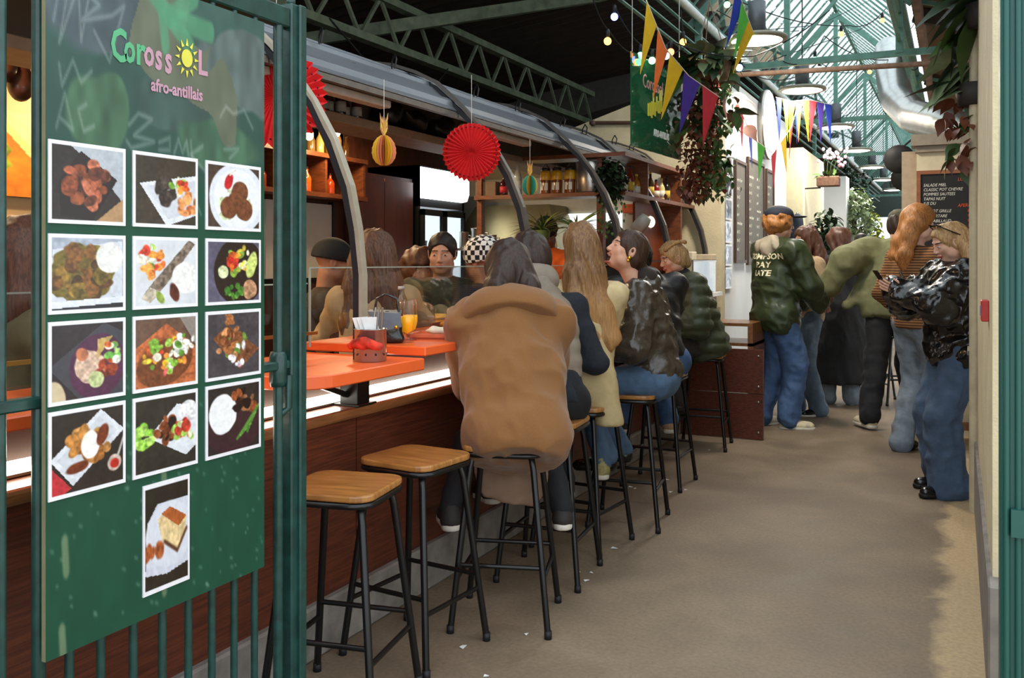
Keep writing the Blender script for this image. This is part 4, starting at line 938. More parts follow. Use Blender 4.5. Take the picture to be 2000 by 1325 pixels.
def skin_mats(tone, lip):
    key = tone+lip
    if key not in SKIN:
        SKIN[key] = [M('skin_'+tone, tone, rough=.5, var=.08, scale=30, sss=.08), M('lip_'+lip, lip, rough=.4, var=.05), M('eye_white', 'd8d3cc', rough=.25, var=0),
                     M('eye_dark', '2a1c14', rough=.3, var=0), M('mouth_dark', '4a1614', rough=.4, var=0), M('teeth', 'ece6da', rough=.3, var=0)]
    return SKIN[key]
def body(f, par, h=.012, hf=.004, tone='c99a80', lip='a85a54', face=True, mouth=0, hands=True, hd=((0, 1, 0), (0, 1, 0)), hn=((0, 0, -1), (0, 0, -1)), curl=(.5, .5), jaw=1.0, legs=True):
    k = f.k; v = Vol(h); T = f.T
    v.ell(f.hip+f.U*.02, A3((.14, .10, .10))*k, T, .05).ell(f.hip+f.U*.18*k, A3((.125, .09, .14))*k, T, .06).ell(f.chest, A3((.15, .105, .17))*k, T, .06)
    v.cone(f.sh[0], f.sh[1], .055*k, .055*k, .05); v.cone(f.neck-f.U*.06*k, f.neck+f.U*.02, .06*k, .055*k, .03)
    for i in (0, 1):
        v.cone(f.sh[i], f.el[i], .048*k, .038*k, .03).cone(f.el[i], f.wr[i], .038*k, .024*k, .02)
        if legs: v.cone(f.hipj[i], f.kn[i], .066*k, .044*k, .04).cone(f.kn[i], f.an[i], .044*k, .032*k, .02)
    V, Q = v.mesh(); mi = np.zeros(len(Q), int); Vs, Qs, ms = [V], [Q], [mi]; o = len(V)
    v = Vol(hf); head_ops(v, f, mouth, jaw=jaw); v2, q2 = v.mesh(); Vs.append(v2); Qs.append(q2+o); ms.append(head_mi(f, True, mouth, mouth > 0)(v2, q2) if face else np.zeros(len(q2), int)); o += len(v2)
    if hands:
        for i in (0, 1):
            if hd[i] is None: continue
            v = Vol(.0045); v.cone(A3(f.wr[i])-unit(A3(f.wr[i])-A3(f.el[i]))*.05, f.wr[i], .025*k, .024*k, .01); hand_ops(v, f, i, hd[i], hn[i], curl[i]); v2, q2 = v.mesh(); Vs.append(v2); Qs.append(q2+o); ms.append(np.zeros(len(q2), int)); o += len(v2)
    me = fast_mesh('body', np.concatenate(Vs), np.concatenate(Qs), True, np.concatenate(ms)); return link_mesh('body', me, skin_mats(tone, lip), par)
def top(f, par, mat, name='jacket', h=.011, ease=.02, hem=.08, arm=(.062, .055, .045), flare=.0, wr=.006, fold=(9, 9, 5), cuff=True, belly=0, seed=1, extra=None, label=None, short=0, box=0, crease=.75):
    """coat, jacket or sweater over the torso and arms; hem is the length below the hips"""
    k = f.k; T = f.T; v = Vol(h); e = ease
    v.ell(f.chest, A3((.155+e, .112+e+box, .19+e))*k, T, .05).ell(f.hip+f.U*.18*k, A3((.135+e*1.3, .1+e*1.3+belly+box, .17))*k, T, .07)
    if hem > -.12: v.ell(f.hip-f.U*(hem-.08)*.5, A3((.15+e+flare, .115+e+belly+flare*.6+box, .13+max(hem, 0)*.6))*k, T, .06)
    v.cone(f.sh[0]-f.U*.005, f.sh[1]-f.U*.005, (.058+e*.6)*k, (.058+e*.6)*k, .05)
    for i in (0, 1):
        a, b, c = arm; v.cone(f.sh[i], f.el[i], a*k+e*.3, b*k+e*.3, .035)
        if not short: v.cone(f.el[i], A3(f.el[i])+(A3(f.wr[i])-A3(f.el[i]))*.97, b*k+e*.3, c*k+e*.2, .02)
    if extra: extra(v, f)
    v.cut(f.hip-f.U*hem*k, -f.U); v.noise(wr, *fold, seed); v.noise(wr*crease, fold[0]*1.3, fold[1]*1.3, fold[2]*1.7, seed+2, True); v.noise(wr*.4, fold[0]*2.6, fold[1]*2.6, fold[2]*2.6, seed+7, True)
    return v.build(name, mat, par, label)
def trousers(f, par, mat, h=.012, thigh=.095, kneer=.072, ankle=.062, wr=.006, name='trousers', seed=3, upto=.10, hipr=1.0, end=.0, fold=(8, 8, 6)):
    k = f.k; v = Vol(h); v.ell(f.hip+A3((0, 0, .0)), A3((.165*hipr, .128*hipr, .13))*k, f.T, .05)
    for i in (0, 1):
        a, b = A3(f.kn[i]), A3(f.an[i]); v.cone(f.hipj[i], a, thigh*k, kneer*k, .04); v.cone(a, b+(b-a)/np.linalg.norm(b-a)*end, kneer*k, ankle*k, .03)
    v.cut(f.hip+f.U*upto*k, f.U); v.noise(wr, *fold, seed); v.noise(wr*.8, fold[0]*1.2, fold[1]*1.2, fold[2]*1.5, seed+2, True); v.noise(wr*.4, fold[0]*2.5, fold[1]*2.5, fold[2]*2.2, seed+3, True)
    return v.build(name, mat, par)
def shoe(f, par, i, mat, sole=None, h=.007, big=1.0, high=.0, pitch=0):
    k = f.k*big; a = A3(f.an[i]); R = Rz(f.fy[i]) @ Rx(dg(pitch)); P = lambda x, y, z: a+R @ (A3((x, y, z))*k)
    v = Vol(h); v.cone(P(0, -.02, -.045), P(0, .15, -.055), .036*k, .032*k, .02); v.ell(P(0, .10, -.05), A3((.042, .085, .03))*k, R, .02); v.cone(P(0, -.01, .0+high), P(0, -.015, -.04), .04*k, .042*k, .03)
    v.cut(P(0, 0, -.078), -R[:, 2]); o = v.build('shoe', mat, par)
    if sole is not None:
        v = Vol(h); v.cone(P(0, -.025, -.07), P(0, .155, -.07), .042*k, .038*k, .01); v.ell(P(0, .09, -.07), A3((.046, .09, .03))*k, R, .01); v.cut(P(0, 0, -.058), R[:, 2]); v.cut(P(0, 0, -.085), -R[:, 2]); v.build('sole', sole, o)
    return o
def hairmat(name, c1, c2, rough=.55):
    if name in MATS: return MATS[name]
    m = wood(name, c1, c2, rough=rough, scale=22, stretch=(7, 7, .6)); return m
def hair_cap(v, f, thick=.014, back=0, front=.03, side=.0):
    """hair shell over the skull, face left free"""
    R, c, k = f.HR, f.hc, f.k*1.02; P = lambda x, y, z: c+R @ (A3((x, y, z))*k)
    v.ell(P(0, -.018, .034), A3((.076+thick+side, .097+thick, .084+thick))*k, R, .02)
    v.ell(P(0, -.045, -.02), A3((.070+thick+side, .066+thick, .085))*k, R, .03)
    v.ell(P(0, .128, -.045), A3((.098, .085, .105))*k, R, .012, True)
    return P
def strands(v, P, pts, rs, k=.02):
    for a, b, ra, rb in zip(pts[:-1], pts[1:], rs[:-1], rs[1:]): v.cone(P(*a), P(*b), ra, rb, k)
def finish_hair(v, f, par, mat, amp=.006, freq=(45, 45, 5), seed=2, name='hair'):
    v.noise(amp, *freq, seed); v.noise(amp*.7, freq[0]*.6, freq[1]*.6, freq[2]*.8, seed+1, True); v.noise(amp*1.2, 14, 14, 5, seed+4); return v.build(name, mat, par)
def person(label, pos, face, group=None):
    """face = heading of the local +Y axis as a world direction"""
    return thing('person', label, 'person', pos, math.atan2(-face[0], face[1]), group)
# ================================================================= the people
camel = M('camel_wool', '7a522c', rough=.95, var=.05, scale=150, bump=.4, bscale=11, sheen=.15)
black_cloth = M('black_cloth', '17171a', rough=.85, var=.25, scale=40)
navy_knit = M('navy_knit', '1c2129', rough=.9, var=.2, scale=70, bump=.6, bscale=16)
grey_pad = M('grey_padded', '84796b', rough=.7, var=.1, scale=20)
cream_cloth = M('cream_cloth', 'c2ae84', rough=.8, var=.1, scale=30, bump=.5, bscale=16)
leather_brown = M('brown_leather', '3b332a', rough=.3, var=.35, scale=22, bump=.25, bscale=80, coat=.2, spec=.6)
leather_black = M('black_leather', '101012', rough=.22, var=.2, scale=20, bump=.2, bscale=60, coat=.3, spec=.6)
def denim(name, c): return M(name, c, rough=.85, var=.22, scale=14, bump=.6, bscale=22)
jean_blue = denim('blue_denim', '4a627e'); jean_mid = denim('mid_denim', '3d5a82'); jean_grey = denim('grey_denim', '6d7780'); jean_dark = denim('dark_denim', '41536b')
puffer_olive = M('olive_puffer', '39402c', rough=.5, var=.15, scale=12, bump=.4, bscale=18)
shell_green = M('green_shell', '2f3a22', rough=.42, var=.2, scale=10, bump=.5, bscale=14)
olive_coat = M('olive_coat', '6c6c4a', rough=.85, var=.12, scale=18, bump=.5, bscale=10)
black_jkt = M('black_jacket', '1a1a1d', rough=.5, var=.25, scale=14, bump=.6, bscale=14)
beige_knit = M('beige_knit', 'b59a7a', rough=.9, var=.12, scale=50)
white_sole = M('white_sole', 'cfc8ba', rough=.6); dark_shoe = M('dark_shoe', '2a2422', rough=.7); cream_shoe = M('cream_shoe', 'c9bb9b', rough=.6, var=.2, scale=30)
black_shoe = M('black_patent', '0e0e10', rough=.2, coat=.3); tan_shoe = M('tan_shoe', 'a58a6a', rough=.7)
h_dark = hairmat('hair_dark_brown', '1c1210', '3a261d'); h_black = hairmat('hair_black', '100d0c', '241c18'); h_brown = hairmat('hair_brown', '3a2418', '6a4630')
h_blond = hairmat('hair_blond', '8a6238', 'c79f66'); h_gin = hairmat('hair_ginger', '7a4a22', 'b47a40'); h_chest = hairmat('hair_chestnut', '3b2116', '5f3823'); h_light = hairmat('hair_light', '8f6b45', 'c9a676')
# blond lengths: brown at the crown, blond below
m = hairmat('hair_ombre', '5a3d28', '8a6640'); nt = m.node_tree; N_ = nt.nodes.new; bs = nt.nodes['Principled BSDF']; old = bs.inputs['Base Color'].links[0].from_socket
tc = N_('ShaderNodeTexCoord'); sp = N_('ShaderNodeSeparateXYZ'); mr = N_('ShaderNodeMapRange'); mr.inputs['From Min'].default_value = 1.36; mr.inputs['From Max'].default_value = 1.14
mx = N_('ShaderNodeMix'); mx.data_type = 'RGBA'; mx.blend_type = 'ADD'; mx.inputs[7].default_value = (*S('7a5a34'), 1)
nt.links.new(tc.outputs['Object'], sp.inputs[0]); nt.links.new(sp.outputs['Z'], mr.inputs['Value']); nt.links.new(mr.outputs[0], mx.inputs['Factor']); nt.links.new(old, mx.inputs[6]); nt.links.new(mx.outputs[2], bs.inputs['Base Color'])
h_ombre = m
SEAT = .70
def feet_sit(k=1, z=.36, y=.26, dx=.12): return ((dx, y, z), (-dx, y+.02, z))

# ---- 1 camel coat, seen from behind
t = person('person in a camel wool coat hunched on a bar stool', (-1.57, 3.27, 0), (-.50, .86))
f = Fig(1.70, SEAT+.06, 28, 0, 0, (0, -40, 0), ((.02, .42, 1.08), (-.08, .44, 1.10)), ((.22, .22, .37), (-.25, .24, .37)), ((.22, -.15, -1), (-.22, -.15, -1)), (0, 1, .3), 1.05, True, .03)
body(f, t, tone='c08f74', hf=.005, hd=((-.3, 1, 0), (.3, 1, 0)))
def ex(v, f):
    v.cone(f.neck+f.R*.11-f.U*.03, f.neck-f.F*.03+f.U*.025, .055, .05, .04); v.cone(f.neck-f.R*.11-f.U*.03, f.neck-f.F*.03+f.U*.025, .055, .05, .04)
    v.cone(f.neck-f.R*.13-f.U*.07-f.F*.05, f.neck+f.R*.13-f.U*.07-f.F*.05, .05, .05, .02)
    v.ell(f.hip+A3((0, -.03, -.02)), (.205, .18, .12), None, .06); v.ell(f.hip+f.U*.2, (.2, .14, .22), f.T, .08)
top(f, t, camel, 'coat', .0095, .05, .15, (.082, .08, .062), .01, .013, (6, 6, 4), extra=ex, seed=2, belly=.02)
v = Vol(.009)
for q in (-1, 1): v.cone(f.neck-f.F*.075+f.U*.02, f.neck+f.R*.13*q-f.U*.075-f.F*.045, .04, .05, .03); v.cone(f.neck+f.R*.13*q-f.U*.075-f.F*.045, f.neck+f.R*.14*q-f.U*.10+f.F*.08, .045, .03, .03)
v.ell(f.neck-f.F*.03-f.U*.05, (.215, .165, .13), f.T, .02); v.cut(f.neck-f.U*.10-f.F*.05, -f.U-f.F*.25); v.noise(.005, 9, 9, 9, 3); v.build('collar', camel, t)
v = Vol(.011); v.ell((.01, .19, .56), (.15, .028, .24), None, .03); v.cone((.0, .14, .70), (.0, .18, .62), .07, .03, .05); v.cut((0, 0, .40), (-.25, 0, -1)); v.noise(.016, 11, 11, 3, 5); v.build('coat_tail', M('coat_lining', '7d6350', rough=.85, var=.1), t)
trousers(f, t, black_cloth, .013, .088, .066, .05)
for i in (0, 1): shoe(f, t, i, dark_shoe, white_sole)
v = Vol(.007); P = hair_cap(v, f, .022); strands(v, P, [(-.03, -.05, -.05), (-.06, -.06, -.13), (-.09, -.01, -.19)], [.06, .05, .03]); strands(v, P, [(.05, -.05, -.04), (.08, -.05, -.12), (.11, .0, -.2)], [.055, .045, .025]); finish_hair(v, f, t, h_dark)
v = Vol(.006)
for j in range(9): a = -1.25+2.5*j/8; v.ell(P(.088*math.sin(a), .035-.02*math.cos(a), .035+.092*math.cos(a)), .019, None, .006)
v.build('hair_braid', h_dark, t)

# ---- 2 man in grey padded vest
t = person('man in grey padded vest and navy sweater bent over the counter', (-1.65, 3.80, 0), (-.72, .69))
f = Fig(1.78, SEAT+.09, 30, 4, 0, (12, -25, 0), ((.10, .30, .98), (-.1, .44, 1.11)), ((.16, .20, .37), (-.2, .24, .37)), ((.45, -.4, -1), (-.3, -.2, -1)), (0, 1, .3), 1.02, False, .03)
body(f, t, hf=.007, hd=((-.5, .8, 0), (.3, 1, 0)))
top(f, t, navy_knit, 'sweater', .012, .012, .06, (.058, .052, .04), 0, .006)
def ex(v, f):
    for q in (-1, 1): v.cone(f.neck+f.R*.09*q-f.U*.02, f.neck-f.F*.07+f.U*.0, .05, .055, .03)
    v.ops.append((lambda X, Y, Z: -.006*np.abs(np.sin(Z*48)), None, None, 0, 'add'))
v = Vol(.011); k = f.k; v.ell(f.chest, A3((.185, .145, .215))*k, f.T, .05).ell(f.hip+f.U*.16*k, A3((.17, .14, .19))*k, f.T, .06); ex(v, f); v.cut(f.hip-f.U*.03, -f.U); v.build('vest', grey_pad, t)
v = Vol(.009); v.ell(f.neck-f.F*.06+f.U*.05, (.11, .075, .085), f.T, .02); v.ell(f.neck-f.F*.02+f.U*.13, (.085, .08, .07), f.T, .02, True); v.build('hood', grey_pad, t)
trousers(f, t, black_cloth, .013, .092, .07, .05)
for i in (0, 1): shoe(f, t, i, dark_shoe, white_sole)
v = Vol(.008); hair_cap(v, f, .016); finish_hair(v, f, t, h_dark)

# ---- 3 long ombre hair, cream jacket
t = person('woman with very long blond brown hair in a cream jacket', (-1.68, 4.28, 0), (-.50, .86))
f = Fig(1.72, SEAT+.085, 4, 0, 0, (10, 0, 0), ((.04, .36, 1.10), (-.06, .38, 1.10)), ((.13, .2, .36), (-.13, .25, .37)), ((.25, -.2, -1), (-.25, -.2, -1)), (0, 1, .3), 1.0, True)
body(f, t, hf=.006, hd=((-.3, 1, 0), (.3, 1, 0)))
top(f, t, cream_cloth, 'jacket', .011, .02, -.03, (.064, .058, .05), .0, .009, seed=4)
v = Vol(.012); v.ell(f.hip+A3((0, -.02, .02)), (.165, .14, .17), None, .04); v.cone((.08, -.06, .78), (.12, -.09, .62), .085, .075, .05); v.cut((0, 0, .60), (0, 0, -1)); v.noise(.008, 10, 10, 4, 3); v.build('coat_skirt', M('sand_cloth', 'b39f76', rough=.85, var=.1), t)
trousers(f, t, jean_blue, .013, .085, .064, .05)
for i in (0, 1): shoe(f, t, i, M('yellow_grey_shoe', '9a905c', rough=.7, var=.3, scale=40), white_sole)
v = Vol(.007); P = hair_cap(v, f, .010)
for q in (-1, 0, 1): strands(v, P, [(.03*q, -.06, .02), (.045*q, -.085, -.13), (.07*q, -.115, -.30), (.085*q+.02, -.125, -.45), (.06*q+.04, -.12, -.56)], [.052, .055, .055, .045, .012], .03)
finish_hair(v, f, t, h_ombre, .009, (38, 38, 4))

# ---- 4 laughing woman
t = person('laughing woman in brown leather jacket with head thrown back', (-1.465, 4.83, 0), (-.97, -.22))
f = Fig(1.68, SEAT+.085, 12, 0, 0, (26, 24, 0), ((-.02, .34, 1.08), (-.16, .34, .96)), ((.12, .2, .36), (-.12, .26, .36)), ((.5, -.4, -1), (-.5, -.5, -1)), (0, 1, .3), 1.02, True, .045)
body(f, t, hf=.0028, tone='d4a187', lip='b5625a', mouth=1.5, hd=((-.3, 1, 0), (.3, 1, 0)))
def ex(v, f): v.cone(f.neck-f.F*.055+f.U*.0, f.neck+f.F*.03-f.U*.03, .062, .06, .03)
top(f, t, leather_brown, 'jacket', .009, .03, .02, (.08, .08, .056), .0, .012, (9, 9, 9), extra=ex, seed=9)
v = Vol(.008); v.cone(f.neck-f.F*.055+f.U*.02, f.neck-f.F*.04+f.U*.035, .066, .060, .01); v.ell(f.neck+f.F*.04+f.U*.05, (.055, .08, .06), f.T, .02, True); v.build('collar', M('dark_rib', '2a211c', rough=.9), t)
trousers(f, t, jean_blue, .0105, .10, .075, .06, .007, hipr=1.12)
for i in (0, 1): shoe(f, t, i, black_shoe, None)
v = Vol(.005); P = hair_cap(v, f, .008); v.ell(P(.0, .115, .0), (.07, .06, .07), f.HR, .012, True); strands(v, P, [(0, -.09, -.04), (.0, -.115, -.06)], [.045, .04]); v.ell(P(0, -.135, -.075), (.042, .036, .046), f.HR, .012); v.noise(.004, 60, 60, 8, 3); v.build('hair', hairmat('hair_slick', '24160f', '4a3020'), t)
b = MB(); b.sphere(tuple(P(-.087, -.004, -.044)), .012, 10, 8); b.sphere(tuple(P(-.089, -.002, -.06)), .009, 10, 8); b.build('earring', M('gold', 'd9a93a', rough=.2, metal=1, var=0), t)

# ---- 5 black hooded jacket
t = person('dark haired man in black hooded jacket leaning on the counter', (-1.70, 5.66, 0), (-.60, .80))
f = Fig(1.84, SEAT+.09, 28, -4, 0, (15, -12, 0), ((.02, .45, 1.11), (-.1, .45, 1.11)), ((.14, .2, .37), (-.16, .26, .37)), ((.4, -.3, -1), (-.4, -.3, -1)), (0, 1, .3), 1.08, False, .03)
body(f, t, hf=.007, hd=((-.3, 1, 0), (.3, 1, 0)))
def ex(v, f): v.ell(f.neck-f.F*.08-f.U*.005, (.12, .07, .075), f.T, .03)
top(f, t, black_jkt, 'jacket', .013, .035, .03, (.078, .072, .056), 0, .011, (7, 7, 5), extra=ex, seed=6)
trousers(f, t, jean_mid, .013, .10, .075, .06)
b = MB(); b.box(tuple(f.hip+f.U*.085-f.F*.148), (.10, .012, .035)); b.build('belt_patch', M('tan_patch', 'a3572c', rough=.6), t)
for i in (0, 1): shoe(f, t, i, dark_shoe if i else tan_shoe, white_sole)
v = Vol(.007); hair_cap(v, f, .012); finish_hair(v, f, t, h_black, .004, (50, 50, 30))

# ---- 6 olive puffer woman facing the camera
t = person('blond woman with braids and black scarf in olive puffer jacket', (-1.74, 6.95, 0), (-.80, -.60))
f = Fig(1.72, SEAT+.085, 20, 0, 0, (4, -14, 0), ((.06, .34, .96), (-.08, .34, .96)), ((.12, .2, .36), (-.12, .24, .36)), ((.6, -.4, -1), (-.6, -.4, -1)), (0, 1, .3), 1.02, True, .04)
body(f, t, hf=.0035, tone='c99a80', hd=((-.3, 1, 0), (.3, 1, 0)))
quilt = lambda v, f: v.ops.append((lambda X, Y, Z: -.016*np.abs(np.sin(Z*36+X*3)), None, None, 0, 'add'))
top(f, t, puffer_olive, 'puffer_jacket', .012, .05, .10, (.09, .086, .065), .02, .006, (9, 9, 9), extra=quilt, seed=3)
v = Vol(.009); v.ell(f.neck+f.U*.02+f.F*.01, (.10, .10, .07), f.T, .02); v.noise(.012, 18, 18, 22, 2); v.build('scarf', black_cloth, t)
trousers(f, t, M('charcoal_trousers', '33302f', rough=.9, var=.2, scale=60), .013, .095, .07, .05)
for i in (0, 1): shoe(f, t, i, black_shoe, None)
v = Vol(.006); P = hair_cap(v, f, .010); v.ell(P(0, -.10, -.05), (.05, .04, .05), f.HR, .02); v.noise(.006, 40, 40, 12, 3); v.build('hair', h_light, t)
v = Vol(.006)
for q in (-1, 1):
    for j in range(7): a = -.1+1.5*j/6; v.ell(P(.05*q+.03*q*math.sin(a), .06-.15*(j/6), .085+.03*math.sin(a*1.8)), .017, None, .005)
v.build('hair_braid', h_blond, t)

# ---- 7 green jacket man, back view
t = person('man with cap and dark green lettered jacket over a grey hood', (-1.40, 8.04, 0), (.78, .62))
f = Fig(1.84, None, 3, 0, 8, (-10, 0, 0), ((.14, .34, 1.04), (-.1, .34, 1.02)), ((.11, .06, .085), (-.1, -.08, .085)), ((.9, -.5, -.3), (-.9, -.5, -.4)), (0, 1, .1), 1.12, False, .02, (-.45, .2))
body(f, t, .013, .006, 'c99a80', hd=((-.6, .8, -.2), (.3, 1, 0)))
jk7 = top(f, t, shell_green, 'jacket', .011, .06, .17, (.088, .084, .064), .02, .014, (6, 6, 6), seed=8)
bk = f.chest+f.U*.05
for j, s_ in enumerate(('TOMPSON', 'PAY', 'LATE')):
    a = f.T; yb = -.212+.008*j
    o = text_mesh('jacket_lettering', s_, .066, M('letter_cream', 'd9d0ae', rough=.8, var=0), t, tuple(f.chest-f.F*.32+f.R*.045+f.U*(.06-.07*j)), (PI/2, 0, dg(8)), 0, 1.15, 'CENTER', bold=.002)
    sw = o.modifiers.new('wrap', 'SHRINKWRAP'); sw.target = jk7; sw.wrap_method = 'PROJECT'; sw.use_project_z = True; sw.use_negative_direction = True; sw.use_positive_direction = False; sw.offset = .004
v = Vol(.011); v.ell(f.neck-f.F*.09-f.U*.02, (.15, .085, .11), f.T, .03); v.cone(f.neck-f.R*.09+f.F*.03, f.neck+f.R*.09+f.F*.03, .05, .05, .03); v.noise(.012, 14, 14, 10, 4, True); v.build('hood', M('grey_hood', 'a59a86', rough=.9, var=.1), t)
trousers(f, t, denim('royal_denim', '445d82'), .013, .11, .092, .085, .011, hipr=1.1, end=.0)
for i in (0, 1): shoe(f, t, i, cream_shoe, white_sole, big=1.08)
v = Vol(.007); P = hair_cap(v, f, .024); v.ell(P(0, -.03, -.01), (.12, .13, .06), f.HR, .03); v.ell(P(0, .13, -.04), (.08, .085, .11), f.HR, .012, True); v.noise(.014, 26, 26, 26, 2); v.build('hair', h_gin, t)
v = Vol(.007); v.ell(P(0, -.015, .075), (.106, .125, .075), f.HR, .02); v.cut(P(0, 0, .05), -f.HR[:, 2]); v.ell(P(0, .14, .055), (.07, .08, .010), f.HR, .01); v.build('cap', M('navy_cap', '1e2430', rough=.8), t)

# ---- 8 long brown hair woman facing him
t = person('woman with long brown hair in beige sweater talking to the capped man', (-1.24, 8.80, 0), (-.82, -.58))
f = Fig(1.70, None, 0, 0, 0, (0, -4, 0), ((.16, .22, .98), (-.16, .2, .98)), ((.1, .05, .08), (-.1, -.05, .08)), width=1.0, fem=True)
body(f, t, .014, .005, 'c4937a')
top(f, t, beige_knit, 'sweater', .014, .03, .06, (.066, .06, .05), .0, .007)
trousers(f, t, denim('slate_denim', '566675'), .014, .095, .08, .085, .008, end=.02)
for i in (0, 1): shoe(f, t, i, black_shoe, white_sole)
v = Vol(.008); P = hair_cap(v, f, .02)
for q in (-1, 0, 1): strands(v, P, [(.05*q, -.06, .0), (.075*q, -.09, -.14), (.085*q, -.12, -.34), (.08*q, -.13, -.54), (.07*q, -.12, -.66)], [.06, .062, .058, .05, .02], .03)
strands(v, P, [(-.075, .0, -.02), (-.09, .03, -.16), (-.1, .04, -.32)], [.035, .035, .02]); finish_hair(v, f, t, h_chest, .008)

# ---- 9 long black coat, back view
t = person('person with brown wavy hair in a long black coat walking away', (-1.04, 9.56, 0), (-.30, .95))
f = Fig(1.70, None, 3, 0, 0, (20, -5, 0), ((.22, .05, .85), (-.22, .05, .85)), ((.11, -.02, .085), (-.11, .06, .085)), width=1.05, fem=True)
body(f, t, .015, .008)
def ex(v, f): v.cone((0, 0, .95), (0, 0, .30), .22, .25, .06); v.ell((0, 0, .55), (.28, .2, .36), None, .05)
top(f, t, black_cloth, 'long_coat', .014, .045, .74, (.075, .068, .055), .03, .012, (6, 6, 2), extra=ex)
trousers(f, t, jean_grey, .014, .09, .085, .09, .006, end=.02)
for i in (0, 1): shoe(f, t, i, dark_shoe, white_sole)
v = Vol(.009); P = hair_cap(v, f, .035, side=.012); strands(v, P, [(0, -.06, -.02), (0, -.08, -.14), (0, -.07, -.22)], [.1, .105, .06], .03); v.noise(.016, 22, 22, 14, 3); v.build('hair', h_chest, t)

# ---- 10 olive coat man, arm swung out
t = person('man in olive coat swinging one arm out with coat flaring', (-.50, 8.55, 0), (-.12, .99))
f = Fig(1.86, None, 14, 5, 0, (-30, -15, 0), ((.25, .30, 1.10), (-.52, -.06, 1.18)), ((.16, -.05, .085), (-.20, -.30, .10)), ((.9, -.5, -.5), (-.3, -.8, .3)), (0, 1, .1), 1.15, False, .03, (-.2, .5))
body(f, t, .015, .008, hd=((0, 1, 0), (-1, 0, -.2)))
def ex(v, f):
    v.cone(f.hip+f.U*.30-f.R*.1, f.hip-f.R*.36-f.U*.02-f.F*.05, .15, .05, .08); v.cone(f.hip+f.U*.25+f.R*.06, f.hip+f.R*.12-f.U*.06, .18, .17, .06)
    v.cone(f.sh[1], f.el[1], .10, .095, .06); v.cone(f.sh[1]-f.U*.08, A3(f.el[1])-f.U*.05, .10, .06, .06)
top(f, t, olive_coat, 'coat', .013, .06, .10, (.09, .09, .075), .04, .012, (6, 6, 4), extra=ex, seed=11)
trousers(f, t, black_cloth, .014, .11, .09, .08, .008, hipr=1.1)
for i in (0, 1): shoe(f, t, i, cream_shoe, white_sole, big=1.08)
v = Vol(.008); P = hair_cap(v, f, .012); finish_hair(v, f, t, h_dark)
v = Vol(.008); v.ell(P(0, -.01, .06), (.10, .12, .075), f.HR, .02); v.cut(P(0, 0, .03), -f.HR[:, 2]); v.ell(P(0, .13, .035), (.07, .08, .010), f.HR, .01); v.build('cap', M('olive_cap', '4d4c3a', rough=.85), t)

# ---- 11 ginger woman with striped sweater
t = person('woman with wavy ginger hair in brown striped sweater by the chalkboard', (-.27, 7.38, 0), (.62, .78))
f = Fig(1.78, None, 0, 0, 0, (-32, 2, 0), ((.18, .2, 1.0), (-.2, .12, .98)), ((.1, .04, .085), (-.1, -.04, .085)), width=1.0, fem=True)
body(f, t, .013, .005, 'd3a58e')
rib = M('brown_stripes', '7a5028', rough=.9, var=.0); nt = rib.node_tree; N_ = nt.nodes.new; tc = N_('ShaderNodeTexCoord'); wv = N_('ShaderNodeTexWave'); wv.bands_direction = 'Z'; wv.inputs['Scale'].default_value = 16; wv.inputs['Distortion'].default_value = .4
rp = N_('ShaderNodeValToRGB'); rp.color_ramp.elements[0].color = (*S('3c2617'), 1); rp.color_ramp.elements[1].color = (*S('94653a'), 1)
nt.links.new(tc.outputs['Object'], wv.inputs['Vector']); nt.links.new(wv.outputs['Fac'], rp.inputs['Fac']); nt.links.new(rp.outputs['Color'], nt.nodes['Principled BSDF'].inputs['Base Color'])
top(f, t, rib, 'sweater', .012, .03, .04, (.066, .06, .05), .0, .007)
trousers(f, t, jean_grey, .013, .1, .085, .08, .008, end=.02)
for i in (0, 1): shoe(f, t, i, black_shoe, None)
b = MB(); b.tube([tuple(f.sh[1]+f.U*.085+f.F*.06), tuple(f.sh[1]+f.U*.09-f.F*.04), tuple(f.chest-f.F*.16), tuple(f.hip+f.U*.18+f.R*.14-f.F*.12)], .009, 6); b.build('bag_strap', M('dark_strap', '2b241f', rough=.5), t)
v = Vol(.007); P = hair_cap(v, f, .028)
for q in (-1, 0, 1): strands(v, P, [(.05*q, -.06, .0), (.07*q, -.1, -.1), (.08*q, -.13, -.22), (.06*q, -.13, -.34)], [.065, .065, .055, .025], .03)
v.noise(.014, 20, 20, 12, 3); v.build('hair', h_gin, t)

# ---- 12 black leather jacket woman with phone
t = person('woman in black leather jacket and wide jeans looking at her phone', (.0, 6.20, 0), (-.90, -.43))
f = Fig(1.62, None, 3, 0, 0, (0, -22, 0), ((.06, .36, 1.24), (-.06, .36, 1.22)), ((.1, .03, .085), (-.1, .10, .085)), ((.8, -.3, -.8), (-.8, -.3, -.8)), (0, 1, .1), 1.05, True, .03)
body(f, t, .012, .003, 'd2a58e', 'a85a54', hd=((-.25, .9, .35), (.25, .9, .35)), hn=((-.8, 0, .5), (.8, 0, .5)), curl=(.45, .35))
def ex(v, f): v.cone(f.neck-f.U*.01-f.F*.02, f.neck+f.F*.01, .075, .075, .02)
top(f, t, leather_black, 'jacket', .010, .06, .10, (.088, .088, .062), .02, .016, (8, 8, 7), extra=ex, seed=5)
trousers(f, t, jean_dark, .011, .112, .108, .125, .010, hipr=1.08, end=.03)
for i in (0, 1): shoe(f, t, i, black_shoe, M('black_sole', '0c0c0c', rough=.6), big=1.05)
